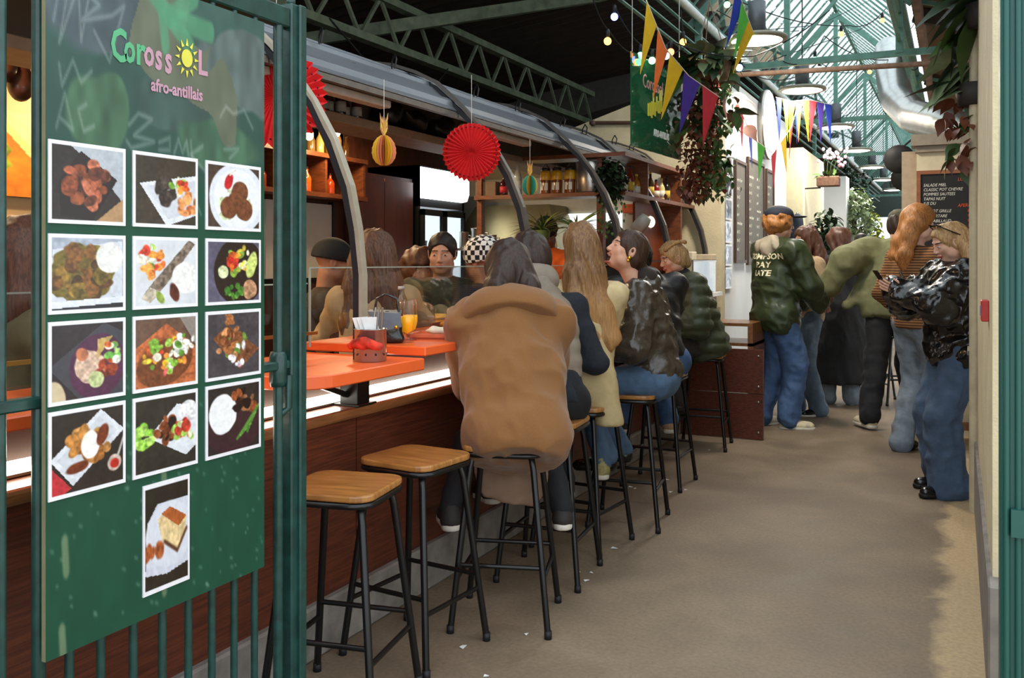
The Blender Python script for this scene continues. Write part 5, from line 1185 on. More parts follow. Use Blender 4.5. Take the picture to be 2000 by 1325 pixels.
v = Vol(.006); P = hair_cap(v, f, .012); v.ell(P(0, .125, .0), (.095, .075, .085), f.HR, .012, True); strands(v, P, [(.06, -.045, -.02), (.075, -.05, -.16), (.07, -.05, -.32)], [.045, .045, .02]); strands(v, P, [(-.06, -.06, -.02), (-.10, -.05, -.15), (-.16, .03, -.28), (-.15, .15, -.40)], [.042, .042, .034, .014]); strands(v, P, [(0, -.07, 0), (0, -.13, -.18), (0, -.20, -.38)], [.075, .075, .03], .03); finish_hair(v, f, t, h_light, .005)
b = MB()
for q in (-1, 1):
    T_ = Matrix([[*f.HR[0], 0], [*f.HR[1], 0], [*f.HR[2], 0], [0, 0, 0, 1]]); T_ = Matrix.Translation(tuple(P(.036*q, .04, .128))) @ T_ @ Matrix.Rotation(.6, 4, 'X')
    b.prism([(.031*math.cos(a), .022*math.sin(a)) for a in np.linspace(0, 2*PI, 14, endpoint=False)], -.002, .003, 0, T_)
    b.tube([tuple(P(.066*q, .04, .122)), tuple(P(.095*q, -.0, .075)), tuple(P(.094*q, -.05, .03))], .004, 6)
b.tube([tuple(P(-.008, .05, .132)), tuple(P(.008, .05, .132))], .003, 6); b.build('sunglasses', M('dark_lens', '0a0a0c', rough=.1, coat=.5), t)
pp = [A3(f.wr[i]) for i in (0, 1)]; cc = (pp[0]+pp[1])/2+A3((0, .10, .06))
ph_ = MB(); T_ = Matrix.Translation(t.matrix_basis @ Vector(cc)) @ Matrix.Rotation(t.rotation_euler.z, 4, 'Z') @ Matrix.Rotation(-.6, 4, 'X')
ph_.box((0, 0, 0), (.07, .008, .145)); o = ph_.build('phone', M('phone_black', '101014', rough=.2, coat=.4), None, bevel=.006); o.matrix_world = T_; tag(o, 'black smartphone held up by the woman in black leather', 'phone')

# ---- people inside, behind the glass
def sitter(label, pos, face, H, jk, hairm, hip=.72, lean=8, head=(0, 0, 0), fem=False, hf=.006, tone='c08f74', face_on=True, jname='jacket', ease=.03, hands=((.14, .34, 1.06), (-.14, .34, 1.06)), jaw=1.0):
    t = person(label, pos, face); f = Fig(H, hip, lean, 0, 0, head, hands, ((.12, .30, .09), (-.12, .32, .09)), width=1.05, fem=fem, knee=(0, 1, .6))
    body(f, t, .016, hf, tone, jaw=jaw, legs=True); top(f, t, jk, jname, .014, ease, .08, (.07, .064, .052), 0, .008); trousers(f, t, black_cloth, .018)
    for i in (0, 1): shoe(f, t, i, dark_shoe, None, .012)
    return t, f
dk_olive = M('dark_olive_jacket', '2f3529', rough=.8, var=.2, scale=14); dk_brown = M('dark_brown_jacket', '2c2019', rough=.7, var=.25, scale=12)
t, f = sitter('woman with long straight brown hair sitting behind the arch', (-2.75, 4.02, 0), (-.40, .92), 1.72, M('tan_jumper', 'a58a68', rough=.9), h_brown, .74, 4, (0, 0, 0), True)
v = Vol(.007); P = hair_cap(v, f, .028, side=.01)
for q in (-1, 0, 1): strands(v, P, [(.05*q, -.05, .0), (.085*q, -.07, -.16), (.11*q, -.09, -.34), (.12*q, -.09, -.46)], [.07, .068, .06, .03], .03)
finish_hair(v, f, t, h_brown, .008, (55, 55, 4))
t, f = sitter('curly haired customer in black leaning towards the man in green', (-3.38, 5.36, 0), (.55, -.3), 1.70, black_cloth, h_chest, .70, 14, (-10, -15, 0), hands=((.2, .12, .92), (-.2, .12, .92)))
v = Vol(.008); P = hair_cap(v, f, .035, side=.015); strands(v, P, [(0, -.05, 0), (0, -.06, -.12)], [.10, .09]); v.noise(.018, 24, 24, 24, 5); v.build('hair', h_chest, t)
t, f = sitter('short haired man in dark green jacket facing the alley', (-2.92, 5.06, 0), (.42, -.90), 1.82, dk_olive, h_black, .74, 12, (-4, -6, 0), False, .0032, 'bf9076', hands=((.10, .36, 1.15), (-.12, .34, 1.13)), jaw=1.1)
v = Vol(.006); P = hair_cap(v, f, .008); v.ell(P(0, .115, -.03), (.115, .085, .105), f.HR, .008, True); v.cut(P(0, 0, -.02), -f.HR[:, 2]); v.noise(.004, 60, 60, 40, 3); v.build('hair', h_black, t)
t, f = sitter('person in black and white checked beanie and navy jacket', (-2.52, 5.0, 0), (-.9, .15), 1.74, M('dark_navy', '151a26', rough=.8, var=.2), h_black, .72, 10, (5, -8, 0), False, .006, 'a9765c', hands=((.2, .10, .92), (-.2, .10, .92)))
chk = M('check_wool', 'ffffff', rough=.9, var=0); nt = chk.node_tree; ck = nt.nodes.new('ShaderNodeTexChecker'); ck.inputs['Scale'].default_value = 34; ck.inputs['Color1'].default_value = (.75, .73, .7, 1); ck.inputs['Color2'].default_value = (.012, .012, .014, 1)
tc = nt.nodes.new('ShaderNodeTexCoord'); nt.links.new(tc.outputs['Object'], ck.inputs['Vector']); nt.links.new(ck.outputs['Color'], nt.nodes['Principled BSDF'].inputs['Base Color'])
v = Vol(.007); P = hair_cap(v, f, .024); v.ell(P(0, -.03, .06), (.105, .12, .10), f.HR, .02); v.cut(P(0, 0, -.01), -f.HR[:, 2]); v.build('beanie', chk, t)
t, f = sitter('man in black beanie and dark jacket behind the gate glass', (-3.28, 4.15, 0), (.62, .55), 1.74, dk_brown, h_black, .72, 12, (0, -10, 0), False, .006, 'a9765c')
v = Vol(.008); P = hair_cap(v, f, .018); v.cut(P(0, 0, .01), -f.HR[:, 2]); v.build('beanie', black_cloth, t)
t, f = sitter('brown haired woman in olive coat seen between the gate bars', (-2.72, 1.94, 0), (.30, .95), 1.72, M('olive_wool', '5a5138', rough=.9, var=.15), h_chest, .72, 6, (-15, -5, 0), True)
v = Vol(.009); P = hair_cap(v, f, .03)
for q in (-1, 1): strands(v, P, [(.06*q, -.04, 0), (.09*q, -.04, -.14), (.1*q, -.02, -.26)], [.07, .065, .03], .03)
finish_hair(v, f, t, h_chest)
# cook in orange
t = person('cook in bright orange shirt and dark cap working behind the bottle shelf', (-2.98, 6.92, 0), (.10, -1.0)); f = Fig(1.76, None, 14, 0, 0, (0, -32, 0), ((.16, .42, 1.10), (-.14, .44, 1.18)), width=1.15)
body(f, t, .015, .007, '7a4f3a'); top(f, t, M('orange_shirt', 'e2641f', rough=.85, var=.1, scale=16), 'shirt', .013, .045, .06, (.085, .085, .05), .01, .012, short=1, seed=4); trousers(f, t, black_cloth, .018)
for i in (0, 1): shoe(f, t, i, dark_shoe, None, .012)
v = Vol(.009); P = hair_cap(v, f, .014); v.cut(P(0, 0, .0), -f.HR[:, 2]); v.build('cap', black_cloth, t)
t, f = sitter('black haired person standing beyond the third arch', (-2.42, 6.80, 0), (-.5, .85), 1.74, black_cloth, h_black, .86, 6, (0, 0, 0), True)
v = Vol(.009); P = hair_cap(v, f, .035); strands(v, P, [(0, -.05, 0), (0, -.06, -.16), (.0, -.05, -.26)], [.1, .1, .05]); finish_hair(v, f, t, h_black)
# far passer-by
p = at(1682, 512, 13.0); t = person('dark haired passer by in grey coat in front of the plants', (p.x, p.y, 0), (-.2, -.95)); f = Fig(1.78, None, 0)
body(f, t, .02, .010, 'a9765c'); top(f, t, M('grey_coat', '5d5a52', rough=.9), 'coat', .02, .03, .2); trousers(f, t, black_cloth, .022)
for i in (0, 1): shoe(f, t, i, dark_shoe, None, .014)
v = Vol(.011); hair_cap(v, f, .014); v.build('hair', h_black, t)
v = Vol(.014); v.cone(f.neck+A3((.14, .02, -.1)), f.neck+A3((.10, .05, .16)), .03, .025, .02); v.build('red_scarf', M('red_cloth', 'c03030', rough=.8), t)
# ================================================================= hanging decorations, lamps, flags, plants
# pendant lamps
shade_m = M('lamp_shade_grey', '8b8778', rough=.5, metal=.2); body_m = M('lamp_body_grey', '5a5f63', rough=.45, metal=.3)
glow = emis('lamp_glow', (1, .93, .8), 7)
LY = (7.2, 9.5, 12.3, 15.0, 17.8, 20.6, 23.6)
lw = ('over the hanging flowers', 'below the first roof truss', 'beside the white pillar', 'in front of the silver duct end', 'over the wall of plants', 'past the hanging speakers', 'at the far end of the alley')
for i, y in enumerate(LY):
    t = thing('pendant_lamp', 'grey disc pendant lamp '+lw[i], 'lamp', (-1.39, y, 3.1), group='disc pendant lamps')
    b = MB(); b.lathe([(.225, 0), (.232, .012), (.225, .03), (.12, .05), (.07, .055)], 28); b.build('shade', shade_m, t)
    b = MB(); b.lathe([(.215, .004), (.12, -.012), (0, -.015)], 28); b.build('diffuser', glow, t)
    b = MB(); b.lathe([(.068, .055), (.068, .3), (.03, .31)], 16); b.build('driver_housing', body_m, t)
    b = MB(); b.tube([(0, 0, .31), (0, 0, 1.52)], .006, 6); b.build('cable', black_cloth, t)
    if i < 5: area_light('pendant_light', (-1.39, y, 3.075), .4, 40, (1, .9, .76))

# red paper fans
def paper_fan(loc, r, face, label):
    t = thing('paper_fan', label, 'paper fan', loc, math.atan2(-face[0], face[1]))
    n = 72; vs = [(0, 0, 0), (0, -.02, 0)]; fs = []
    for i in range(n):
        a = 2*PI*i/n; rr = r*(1.0 if i % 2 else .93)
        vs.append((.12*r*math.cos(a), .012*(1 if i % 2 else -1)*.3-.012, .12*r*math.sin(a))); vs.append((rr*math.cos(a), .016*(1 if i % 2 else -1), rr*math.sin(a)))
    for i in range(n):
        j = (i+1) % n; fs.append((2+2*i, 3+2*i, 3+2*j, 2+2*j)); fs.append((0, 2+2*i, 2+2*j))
    b = MB(); b.add(vs, fs); o = b.build('pleated_disc', M('red_paper', 'd8262a', rough=.8, var=.12, scale=8), t)
    b = MB()
    for i in range(0, n, 2):
        a = 2*PI*(i+.5)/n; T = Matrix.Translation((.84*r*math.cos(a), -.004, .84*r*math.sin(a))); b.sphere((0, 0, 0), (.004, .014, .004), 6, 4, 0, T)
    b.build('punched_holes', M('hole_dark', '4a0c10', rough=.9), t)['kind'] = 'stuff'
    b = MB(); b.tube([(0, 0, r*.2), (0, .0, r+.25)], .0015, 5); b.build('string', M('white_string', 'cfc8bc', rough=.8), t)
p = aty(921, 297, 4.30); paper_fan(p, .158, (-.45, .9), 'red pleated paper fan hanging below the canopy at the second arch')
p = atx(540, 190, -2.55); paper_fan(p, .21, (-.45, .9), 'large red pleated paper fan hanging behind the gate post')
# honeycomb paper pineapples
def pineapple(loc, h, c1, c2, lab):
    t = thing('paper_pineapple', lab, 'paper pineapple', loc)
    prof = lambda z: .40*h*math.sqrt(max(1-((z-.5)/.53)**2, 0))*(1.08-.16*z)
    n = 24
    for k in range(n):
        a = 2*PI*k/n; b = MB(); vs = []; N = 12
        for j in range(N+1): z = j/N; vs += [(0, 0, z*h), (prof(z)*math.cos(a)*(1+.04*(j % 2)), prof(z)*math.sin(a)*(1+.04*(j % 2)), z*h)]
        b.add(vs, [(2*j, 2*j+1, 2*j+3, 2*j+2) for j in range(N)]); b.build('honeycomb_leaf', c1 if (k//3) % 2 else c2, t)
    for k in range(12):
        a = 2*PI*k/12; b = MB(); o_ = .25*h*(.6+.4*(k % 3)/2)
        for r_ in range(2):
            z0 = h*(.98+.12*r_*(1+k % 2)); L = h*(.3+.13*(k % 3)); ca, sa = math.cos(a+r_), math.sin(a+r_)
            b.add([(-.05*h*sa, .05*h*ca, z0), (.05*h*sa, -.05*h*ca, z0), (.06*h*ca*2.2, .06*h*sa*2.2, z0+L*.6), (o_*.55*ca, o_*.55*sa, z0+L)], [(0, 1, 2), (0, 2, 3), (1, 3, 2)])
        b.build('crown_leaf', M('crown_pink', 'd9a06a', rough=.8, var=.3, scale=30) if k % 2 else M('crown_yellow', 'd8b64a', rough=.8), t)
    b = MB(); b.tube([(0, 0, h), (0, 0, h*2.9)], .0015, 5); b.build('string', MATS['white_string'], t)
p = atx(750, 323, -2.35); pineapple(p, .135, M('paper_yellow', 'e3b62e', rough=.8), M('paper_peach', 'e08f62', rough=.8), 'yellow and peach honeycomb paper pineapple near the first arch')
p = atx(1035, 381, -2.35); pineapple(p, .118, M('paper_teal', '35a08a', rough=.8), M('paper_mustard', 'd6b23c', rough=.8), 'teal and yellow honeycomb paper pineapple near the second arch')

# hanging sign at the end of the bar
sg = thing('hanging_sign', 'glossy green hanging sign with yellow logo beside the trailing plants', 'sign', (-2.02, 6.06, 2.20)); sg.rotation_euler = (0, 0, PI/2-.06)
b = MB(); b.b2((0, -.006, .0), (1.03, .006, .65)); sh_ = b.build('panel', M('sign_green', '1f5b3c', rough=.08, coat=.6, var=.1, scale=3), sg)
yl = M('sign_yellow', 'd9cf3e', rough=.5, var=.1)
b = MB(); rr = random.Random(4)
for i in range(9): x = .30+.034*i; z0 = .24+.03*rr.random()+(.05 if i > 4 else 0); b.b2((x, -.009, z0), (x+.024, -.0062, z0+.08+.10*rr.random()))
b.build('painted_strokes', yl, sh_)['kind'] = 'stuff'
text_mesh('sign_lettering', 'AFRO-ANTILLAIS', .07, M('sign_white', 'e9ece6', rough=.5, var=0), sh_, (.42, -.0075, .12), (PI/2, 0, 0), .001, .62, bold=.002)
text_mesh('sign_lettering', 'Corossol', .14, M('sign_pink', 'c98a8a', rough=.5, var=0), sh_, (.2, -.0075, .44), (PI/2, 0, 0), .001, .8)
b = MB(); b.tube([(.02, 0, .65), (.02, 0, 2.1)], .004, 6); b.build('chain', steel, sg); b = MB(); b.tube([(1.0, 0, .65), (1.0, 0, 2.1)], .004, 6); b.build('chain', steel, sg)

# string lights
bulbc = {'w': (1, .97, .9), 'o': (1, .52, .08), 'g': (.25, 1, .5), 'b': (.25, .35, 1), 'r': (1, .22, .08)}
def light_string(label, pts, bulbs, sag=.15):
    """pts: 3D anchors; bulbs: list of (fraction, colour)"""
    t = thing('string_lights', label, 'string lights', pts[0]); P0 = Vector(pts[0]); path = []
    for a, b_ in zip(pts[:-1], pts[1:]):
        a, b_ = Vector(a), Vector(b_)
        for i in range(12): s_ = i/12; q = a.lerp(b_, s_); q.z -= sag*4*s_*(1-s_); path.append(q-P0)
    path.append(Vector(pts[-1])-P0)
    b = MB(); b.tube(path, .005, 5); b.build('cable', black_cloth, t)
    for fr, cname in bulbs:
        q = path[int(fr*(len(path)-1))]
        b = MB(); b.lathe([(.014, -.055), (.016, -.02), (.012, 0)], 8, c=q); so = b.build('socket', black_rubber, t)
        b = MB(); b.sphere(q+Vector((0, 0, -.08)), .026, 10, 8); b.build('bulb', emis('bulb_'+cname, bulbc[cname], 5), so)
A = lambda u, v, D: at(u, v, D)
light_string('black festoon cable with warm and white bulbs rising left of the green sign', [A(1150, -30, 6.0), A(1190, 60, 6.2), A(1250, 105, 6.5), A(1340, 90, 6.9), A(1330, 20, 7.0)], [(.24, 'o'), (.46, 'w'), (.9, 'o')], .05)
light_string('festoon cable with green orange and blue bulbs above the green sign', [A(1200, 10, 6.3), A(1255, 90, 6.5), A(1310, 80, 6.6), A(1470, 110, 6.8), A(1620, 20, 7.5)], [(.02, 'b'), (.24, 'g'), (.34, 'g'), (.40, 'o'), (.46, 'b'), (.5, 'r'), (.72, 'b')], .04)
light_string('festoon cable crossing the skylight towards the right roof', [A(1420, -10, 7.5), A(1660, 50, 9), A(1735, 10, 9.5), A(1800, -30, 9.5)], [(.02, 'g'), (.33, 'o'), (.63, 'r')], .08)
light_string('festoon cable from the pendant lamps to the silver duct', [A(1530, 120, 8), A(1610, 70, 9), A(1765, 110, 10), A(1800, 120, 10)], [(.25, 'g'), (.64, 'r')], .12)
light_string('low festoon cable running over the second pendant lamp', [A(1480, 150, 8.5), A(1600, 120, 10), A(1690, 130, 11), A(1790, 40, 11)], [(.35, 'w'), (.7, 'r')], .1)
b = MB()
for i, (p1, p2) in enumerate((((1500, 120, 8), (1800, -20, 12)), ((1480, 60, 9), (1700, 0, 11)), ((1560, 270, 11), (1790, 120, 11)), ((1400, 20, 8), (1560, 60, 9)), ((1590, 330, 14), (1790, 180, 14)))):
    t_ = MB(); a_, b_ = A(*p1), A(*p2); t_.tube([a_, (a_+b_)/2-Vector((0, 0, .12)), b_], .004, 5)
    tag(t_.build('hanging_cable', black_cloth), 'thin black cable strung under the skylight', 'cable', 'cables under the skylight')
# bunting
FC = {'o': 'dd6a2a', 'y': 'd8b021', 'p': '3f2a86', 'r': 'b8303a', 'g': '4fa83a', 'b': '2038a0', 'l': 'a8cf30', 'Y': 'f0dc20'}
def bunting(label, pts, cols, fw=.16, fh=.30, skew=0, tie=None):
    t = thing('bunting', label, 'bunting', pts[0]); P0 = Vector(pts[0]); Q = [Vector(p)-P0 for p in pts]
    b = MB(); b.tube(([Vector(tie)-P0] if tie else [])+Q, .004, 5); b.build('ribbon', MATS['white_string'], t)
    seg = [(Q[i+1]-Q[i]).length for i in range(len(Q)-1)]; L = sum(seg)
    for j, cn_ in enumerate(cols):
        d = L*(j+.5)/len(cols); i = 0
        while i < len(seg)-1 and d > seg[i]: d -= seg[i]; i += 1
        dr = (Q[i+1]-Q[i]).normalized(); q = Q[i]+dr*d; a = q-dr*fw/2; c_ = q+dr*fw/2; tip = q+Vector((skew+.03*math.sin(j*2.1), .02*math.cos(j*3), -fh)); nn = dr.cross(Vector((0, 0, 1))).normalized()*.0015
        b = MB(); b.add([a+nn, c_+nn, tip+nn, a-nn, c_-nn, tip-nn], [(0, 1, 2), (5, 4, 3), (0, 3, 4, 1), (1, 4, 5, 2), (2, 5, 3, 0)])
        b.build('flag', M('flag_'+cn_, FC[cn_], rough=.8, var=.1), t)
bunting('bunting of orange yellow and purple flags in front of the trailing plant', [A(1262, 0, 5.6), A(1300, 95, 5.8), A(1345, 148, 6.0), A(1405, 190, 6.2)], 'yoypr', .17, .36, -.08, (-2.18, 5.9, 3.72))
bunting('bunting of blue green and yellow flags under the first pendant lamp', [A(1440, -20, 6.4), A(1455, 20, 6.5), A(1470, 60, 6.6)], 'bgy', .16, .34, -.10)
bunting('colourful bunting drooping in front of the round white sign', [A(1440, 200, 8.4), A(1470, 270, 8.6), A(1510, 300, 8.8), A(1545, 250, 9.0), A(1560, 200, 9.2)], 'rbgryrb', .12, .34)
bunting('bright yellow and orange bunting below the second pendant lamp', [A(1515, 190, 9.0), A(1545, 198, 9.2), A(1580, 195, 9.4), A(1625, 205, 9.6)], 'blYoYrpb', .11, .42)
# round white sign on the white wall
t = thing('round_sign', 'large glowing round white sign on the white wall', 'sign', (-1.945, 10.5, 2.93))
T = Matrix.Rotation(PI/2, 4, 'Y'); b = MB(); b.lathe([(.0, .0), (.36, .0), (.38, .02), (.38, .06), (.36, .075), (0, .08)], 36, T=T); b.build('disc', emis('round_glow', (.95, .98, 1), 2.2), t)
b = MB(); b.lathe([(.385, .0), (.39, .05), (.385, .06)], 36, T=T); b.build('rim', steel, t)
# silver flexible duct
b = MB(); P = [A(1738, 95, 10.2), A(1742, 150, 9.8), A(1752, 195, 9.4), A(1785, 228, 9.0), A(1840, 240, 8.6), A(1900, 262, 8.3), (.6, 8.8, 2.5)]
path = []; rs = []
for i in range(len(P)-1):
    for j in range(14): path.append(Vector(P[i]).lerp(Vector(P[i+1]), j/14)); rs.append(.155+(.008 if len(rs) % 2 else 0))
b.tube(path, rs, 18); tag(b.build('flexible_duct', M('silver_foil', 'b4b6b4', rough=.35, metal=.8, var=.1)), 'silver flexible air duct bending under the right roof', 'duct')

# ---- plants
def leaf_mesh(name, w, l, droop=.3, fold=.15):
    b = MB(); n = 5; vs = []
    for i in range(n+1):
        t_ = i/n; ww = w*math.sin(PI*min(t_*1.08+.05, 1))**.8; z = -droop*l*t_*t_; y = l*t_
        vs += [(-ww, y, z+fold*ww), (0, y, z), (ww, y, z+fold*ww)]
    fs = []
    for i in range(n): a = 3*i; fs += [(a, a+1, a+4, a+3), (a+1, a+2, a+5, a+4)]
    b.add(vs, fs, 0, True); return b.mesh(name)
lf_green = M('leaf_green', '3f5a2a', rough=.45, var=.35, scale=8); lf_dark = M('leaf_dark', '22361f', rough=.4, var=.3, scale=8); lf_red = M('leaf_copper', '6d3a26', rough=.5, var=.35, scale=9); lf_pale = M('leaf_pale', '7d8f6a', rough=.4, var=.3, scale=10); lf_lime = M('leaf_lime', '8f9a34', rough=.5, var=.3, scale=9)
LM = {}
def leafm(kind, mat):
    key = (kind, mat.name)
    if key not in LM:
        w, l = {'big': (.055, .20), 'mid': (.032, .10), 'small': (.018, .045), 'blade': (.008, .22), 'huge': (.07, .34)}[kind]
        LM[key] = leaf_mesh('leaf', w, l, .35 if kind != 'blade' else .6); LM[key].materials.append(mat)
    return LM[key]
def put_leaf(t, kind, mat, p, az, pitch, sc=1):
    o = link_mesh('leaf', leafm(kind, mat), None, t); o.location = p; o.rotation_euler = (pitch, random.uniform(-.5, .5), az); o.scale = (sc, sc, sc); return o
def joined_leaves(name, t, n, fn, mat, kind):
    """small foliage too fine to pick apart, one stuff part"""
    src = leafm(kind, mat); V0 = np.array([v.co[:] for v in src.vertices]); F0 = [tuple(p.vertices) for p in src.polygons]; Vs = []; Qs = []
    F0 = np.array(F0)
    for i in range(n):
        p, az, pt, sc = fn(i); R = Rz(az) @ Rx(pt); Vs.append(V0*sc @ R.T+A3(p)); Qs.append(F0+i*len(V0))
    me = fast_mesh(name, np.concatenate(Vs), np.concatenate(Qs)); o = link_mesh(name, me, mat, t); o['kind'] = 'stuff'; return o
def ball(c, rx, ry, rz_, kmin=.3):
    def g(i):
        while True:
            q = A3([random.uniform(-1, 1) for _ in range(3)])
            if kmin < np.linalg.norm(q) < 1: break
        return A3(c)+q*A3((rx, ry, rz_)), random.uniform(0, 6.28), random.uniform(-1.0, .5), random.uniform(.7, 1.3)
    return g
# trailing plant by the sign
p = at(1385, 130, 7.0); t = thing('hanging_plant', 'big hanging basket plant with copper trailing leaves beside the green sign', 'plant', p)
b = MB(); b.lathe([(.0, -.12), (.14, -.1), (.17, .02), (.16, .02), (.0, -.0)], 16); b.build('basket', M('wicker', '6b5236', rough=.8, var=.3, scale=30), t)
b = MB()
for a in range(3): b.tube([(.15*math.cos(2.1*a), .15*math.sin(2.1*a), 0), (0, 0, .5), (0, 0, 1.4)], .004, 5)
b.build('chain', MATS['rusty_rod'], t)
for i in range(70): az = random.uniform(0, 6.28); put_leaf(t, 'big', random.choice((lf_pale, lf_green, lf_dark)), (.1*math.cos(az+1.57), .1*math.sin(az+1.57), random.uniform(-.02, .10)), az, random.uniform(-.7, .7), random.uniform(.8, 1.4))
for i in range(60): az = random.uniform(0, 6.28); put_leaf(t, 'big', random.choice((lf_dark, lf_red, lf_green)), (random.uniform(-.22, .25), random.uniform(-.2, .2), random.uniform(-.45, -.05)), az, random.uniform(-1.3, .2), random.uniform(.6, 1.0))
joined_leaves('trailing_foliage', t, 900, lambda i: (A3((random.gauss(-.03-.08*(i/900), .075), random.gauss(0, .07), -.05-.95*(i/900))), random.uniform(0, 6.28), random.uniform(-1.4, .2), random.uniform(.7, 1.5)), lf_red, 'small')
joined_leaves('green_foliage', t, 420, lambda i: (A3((random.gauss(.02, .08), random.gauss(0, .07), -.15-.85*random.random())), random.uniform(0, 6.28), random.uniform(-1.4, .2), random.uniform(.7, 1.4)), lf_green, 'small')
# woven pot below
p = at(1402, 335, 7.2); t = thing('hanging_pot', 'woven yellow hanging planter with striped leaves below the trailing plant', 'plant', p)
b = MB(); b.lathe([(.02, -.16), (.06, -.12), (.075, .0), (.07, .1), (.05, .12), (.0, .1)], 14); b.build('planter', M('woven_gold', '9a7a3c', rough=.8, var=.6, scale=40), t)
b = MB(); b.tube([(0, 0, .1), (0, 0, .8)], .012, 6); b.build('hanger', M('red_cord', 'a03434', rough=.8, var=.4, scale=30), t)
for i in range(16): az = random.uniform(0, 6.28); put_leaf(t, 'big', random.choice((lf_pale, lf_dark)), (0, 0, .10), az, random.uniform(-.8, .5), random.uniform(.7, 1.1))
# plant on the right wall
p = at(1905, 175, 5.2); t = thing('wall_plant', 'leafy plant with copper tips hanging from the right wall', 'plant', p)
b = MB(); b.lathe([(.0, -.1), (.09, -.09), (.11, .03), (0, .03)], 14); b.build('pot', M('dark_pot', '2e2a26', rough=.7), t)
for i in range(12): az = random.uniform(.6, 2.6); put_leaf(t, 'huge', random.choice((lf_green, lf_dark, lf_pale)), (-.02, 0, random.uniform(0, .3)), az, random.uniform(-1.1, .3), random.uniform(.7, 1.1))
for i in range(40): az = random.uniform(0, 6.28); put_leaf(t, 'mid', lf_red if i % 3 else lf_green, (random.uniform(-.16, .02), random.uniform(-.1, .1), -.02-.42*random.random()), az, random.uniform(-1.4, -.2), random.uniform(.7, 1.3))
# upper big leaves
p = at(1925, 20, 5.0); t = thing('wall_plant', 'broad leaved rubber plant leaning out above the right wall', 'plant', p)
b = MB(); b.lathe([(.0, -.1), (.09, -.09), (.11, .03), (0, .03)], 14); b.build('pot', MATS['dark_pot'], t)
for i in range(9): put_leaf(t, 'huge', lf_dark if i % 2 else lf_green, (-.02, 0, .02*i), 1.0+.22*i, -.9+.14*i, 1.15)
# orchid and greenery along the far left
p = at(1618, 345, 12.0); t = thing('orchid_planter', 'pink orchid in a brown planter on the pillar corner', 'plant', p); t.scale = (.5, .5, .6)
b = MB(); b.bar((-.2, .05, -.235), (-.68, .2, -.235), .03, .03); b.build('bracket', MATS['black_steel'], t)
b = MB(); b.b2((-.28, -.15, -.22), (.28, .15, 0)); b.build('planter', M('brown_planter', '5b4030', rough=.8, var=.3), t, bevel=.02)
for i in range(12): put_leaf(t, 'big', lf_green, (random.uniform(-.2, .2), 0, .0), random.uniform(0, 6.28), random.uniform(0, 1.2), 1.2)
b = MB()
for i in range(5): b.tube([(-.1+.06*i, 0, 0), (-.12+.1*i, 0, .3), (-.05+.13*i, -.05, .48)], .006, 5)
b.build('stem', lf_green, t)
b = MB()
for i in range(26): b.sphere((random.uniform(-.25, .5), random.uniform(-.1, .1), random.uniform(.2, .62)), (.045, .02, .04), 7, 5)
b.build('blossom', M('orchid_pink', 'c78aa0', rough=.6, var=.3, scale=9), t)['kind'] = 'stuff'
p = at(1614, 470, 11.7); t = thing('dark_climber', 'dark green climbing plant covering the pillar', 'plant', (p.x, p.y, 0))
joined_leaves('foliage', t, 700, ball((0, 0, 1.55),   .22, .22, .55), lf_dark, 'mid')
b = MB(); b.tube([(0, 0, 0), (.05, 0, .8), (0, 0, 1.8)], .03, 7); b.build('stem', M('bark', '4b3a2a', rough=.9), t)
p = at(1668, 480, 16.5); t = thing('green_wall_plant', 'dense wall of fern and ivy beyond the pillar', 'plant', (p.x, p.y, 0))
joined_leaves('fern_foliage', t, 900, ball((0, 0, 2.15), .36, .4, .6), lf_pale, 'mid'); joined_leaves('ivy_foliage', t, 700, ball((-.05, -.1, 1.5), .36, .3, .5), lf_green, 'mid')
b = MB(); b.tube([(0, 0, 0), (.05, 0, .8), (0, 0, 2.2)], .05, 7); b.build('stem', MATS['bark'], t)
p = at(1705, 470, 17.5); t = thing('yellow_shrub', 'yellow green variegated shrub next to the ivy', 'plant', (p.x, p.y, 0))
joined_leaves('foliage', t, 500, ball((0, 0, 1.75), .2, .25, .65), lf_lime, 'mid')
b = MB(); b.tube([(0, 0, 0), (0, 0, 1.5)], .03, 7); b.build('stem', MATS['bark'], t)
p = at(1663, 365, 19.0); t = thing('roof_plant', 'dark leafy plant standing high above the fern wall', 'plant', p)
joined_leaves('foliage', t, 300, ball((0, 0, .1), .4, .3, .35), lf_dark, 'mid'); b = MB(); b.lathe([(.12, -.4), (.16, -.2), (0, -.2)], 12); b.build('pot', MATS['dark_pot'], t)
# hanging plant inside the bar
p = aty(1192, 350, 6.28); t = thing('shelf_plant', 'bushy dark green plant spilling from the bottle shelf', 'plant', (p.x, p.y, 1.99))
joined_leaves('foliage', t, 520, ball((0, 0, .0), .12, .10, .17), M('leaf_deep', '1f3018', rough=.5, var=.4, scale=12), 'small'); joined_leaves('trailing_sprigs', t, 90, lambda i: (A3((random.uniform(-.1, .1), random.uniform(-.05, .05), -.12-.28*random.random())), random.uniform(0, 6.28), -1.2, .6), lf_green, 'small')
b = MB(); b.lathe([(.06, -.1), (.08, .0), (0, 0)], 12, c=(0, .05, .02)); b.build('pot', MATS['dark_pot'], t)
for k_, (u, v, lab) in enumerate(((1058, 432, 'arching green spider plant on the counter behind the teal pineapple'), (1125, 430, 'second arching leafy plant in front of the kitchen window'))):
    p = aty(u, v+18, 6.25); t = thing('potted_plant', lab, 'plant', p)
    b = MB(); b.lathe([(.05, -.1), (.065, .0), (0, -.01)], 12); b.build('pot', M('olive_pot', '55612a', rough=.6), t)
    for i in range(46): put_leaf(t, 'blade', lf_green if i % 3 else lf_lime, (0, 0, 0), random.uniform(0, 6.28), random.uniform(.1, 1.3), random.uniform(.7, 1.2))
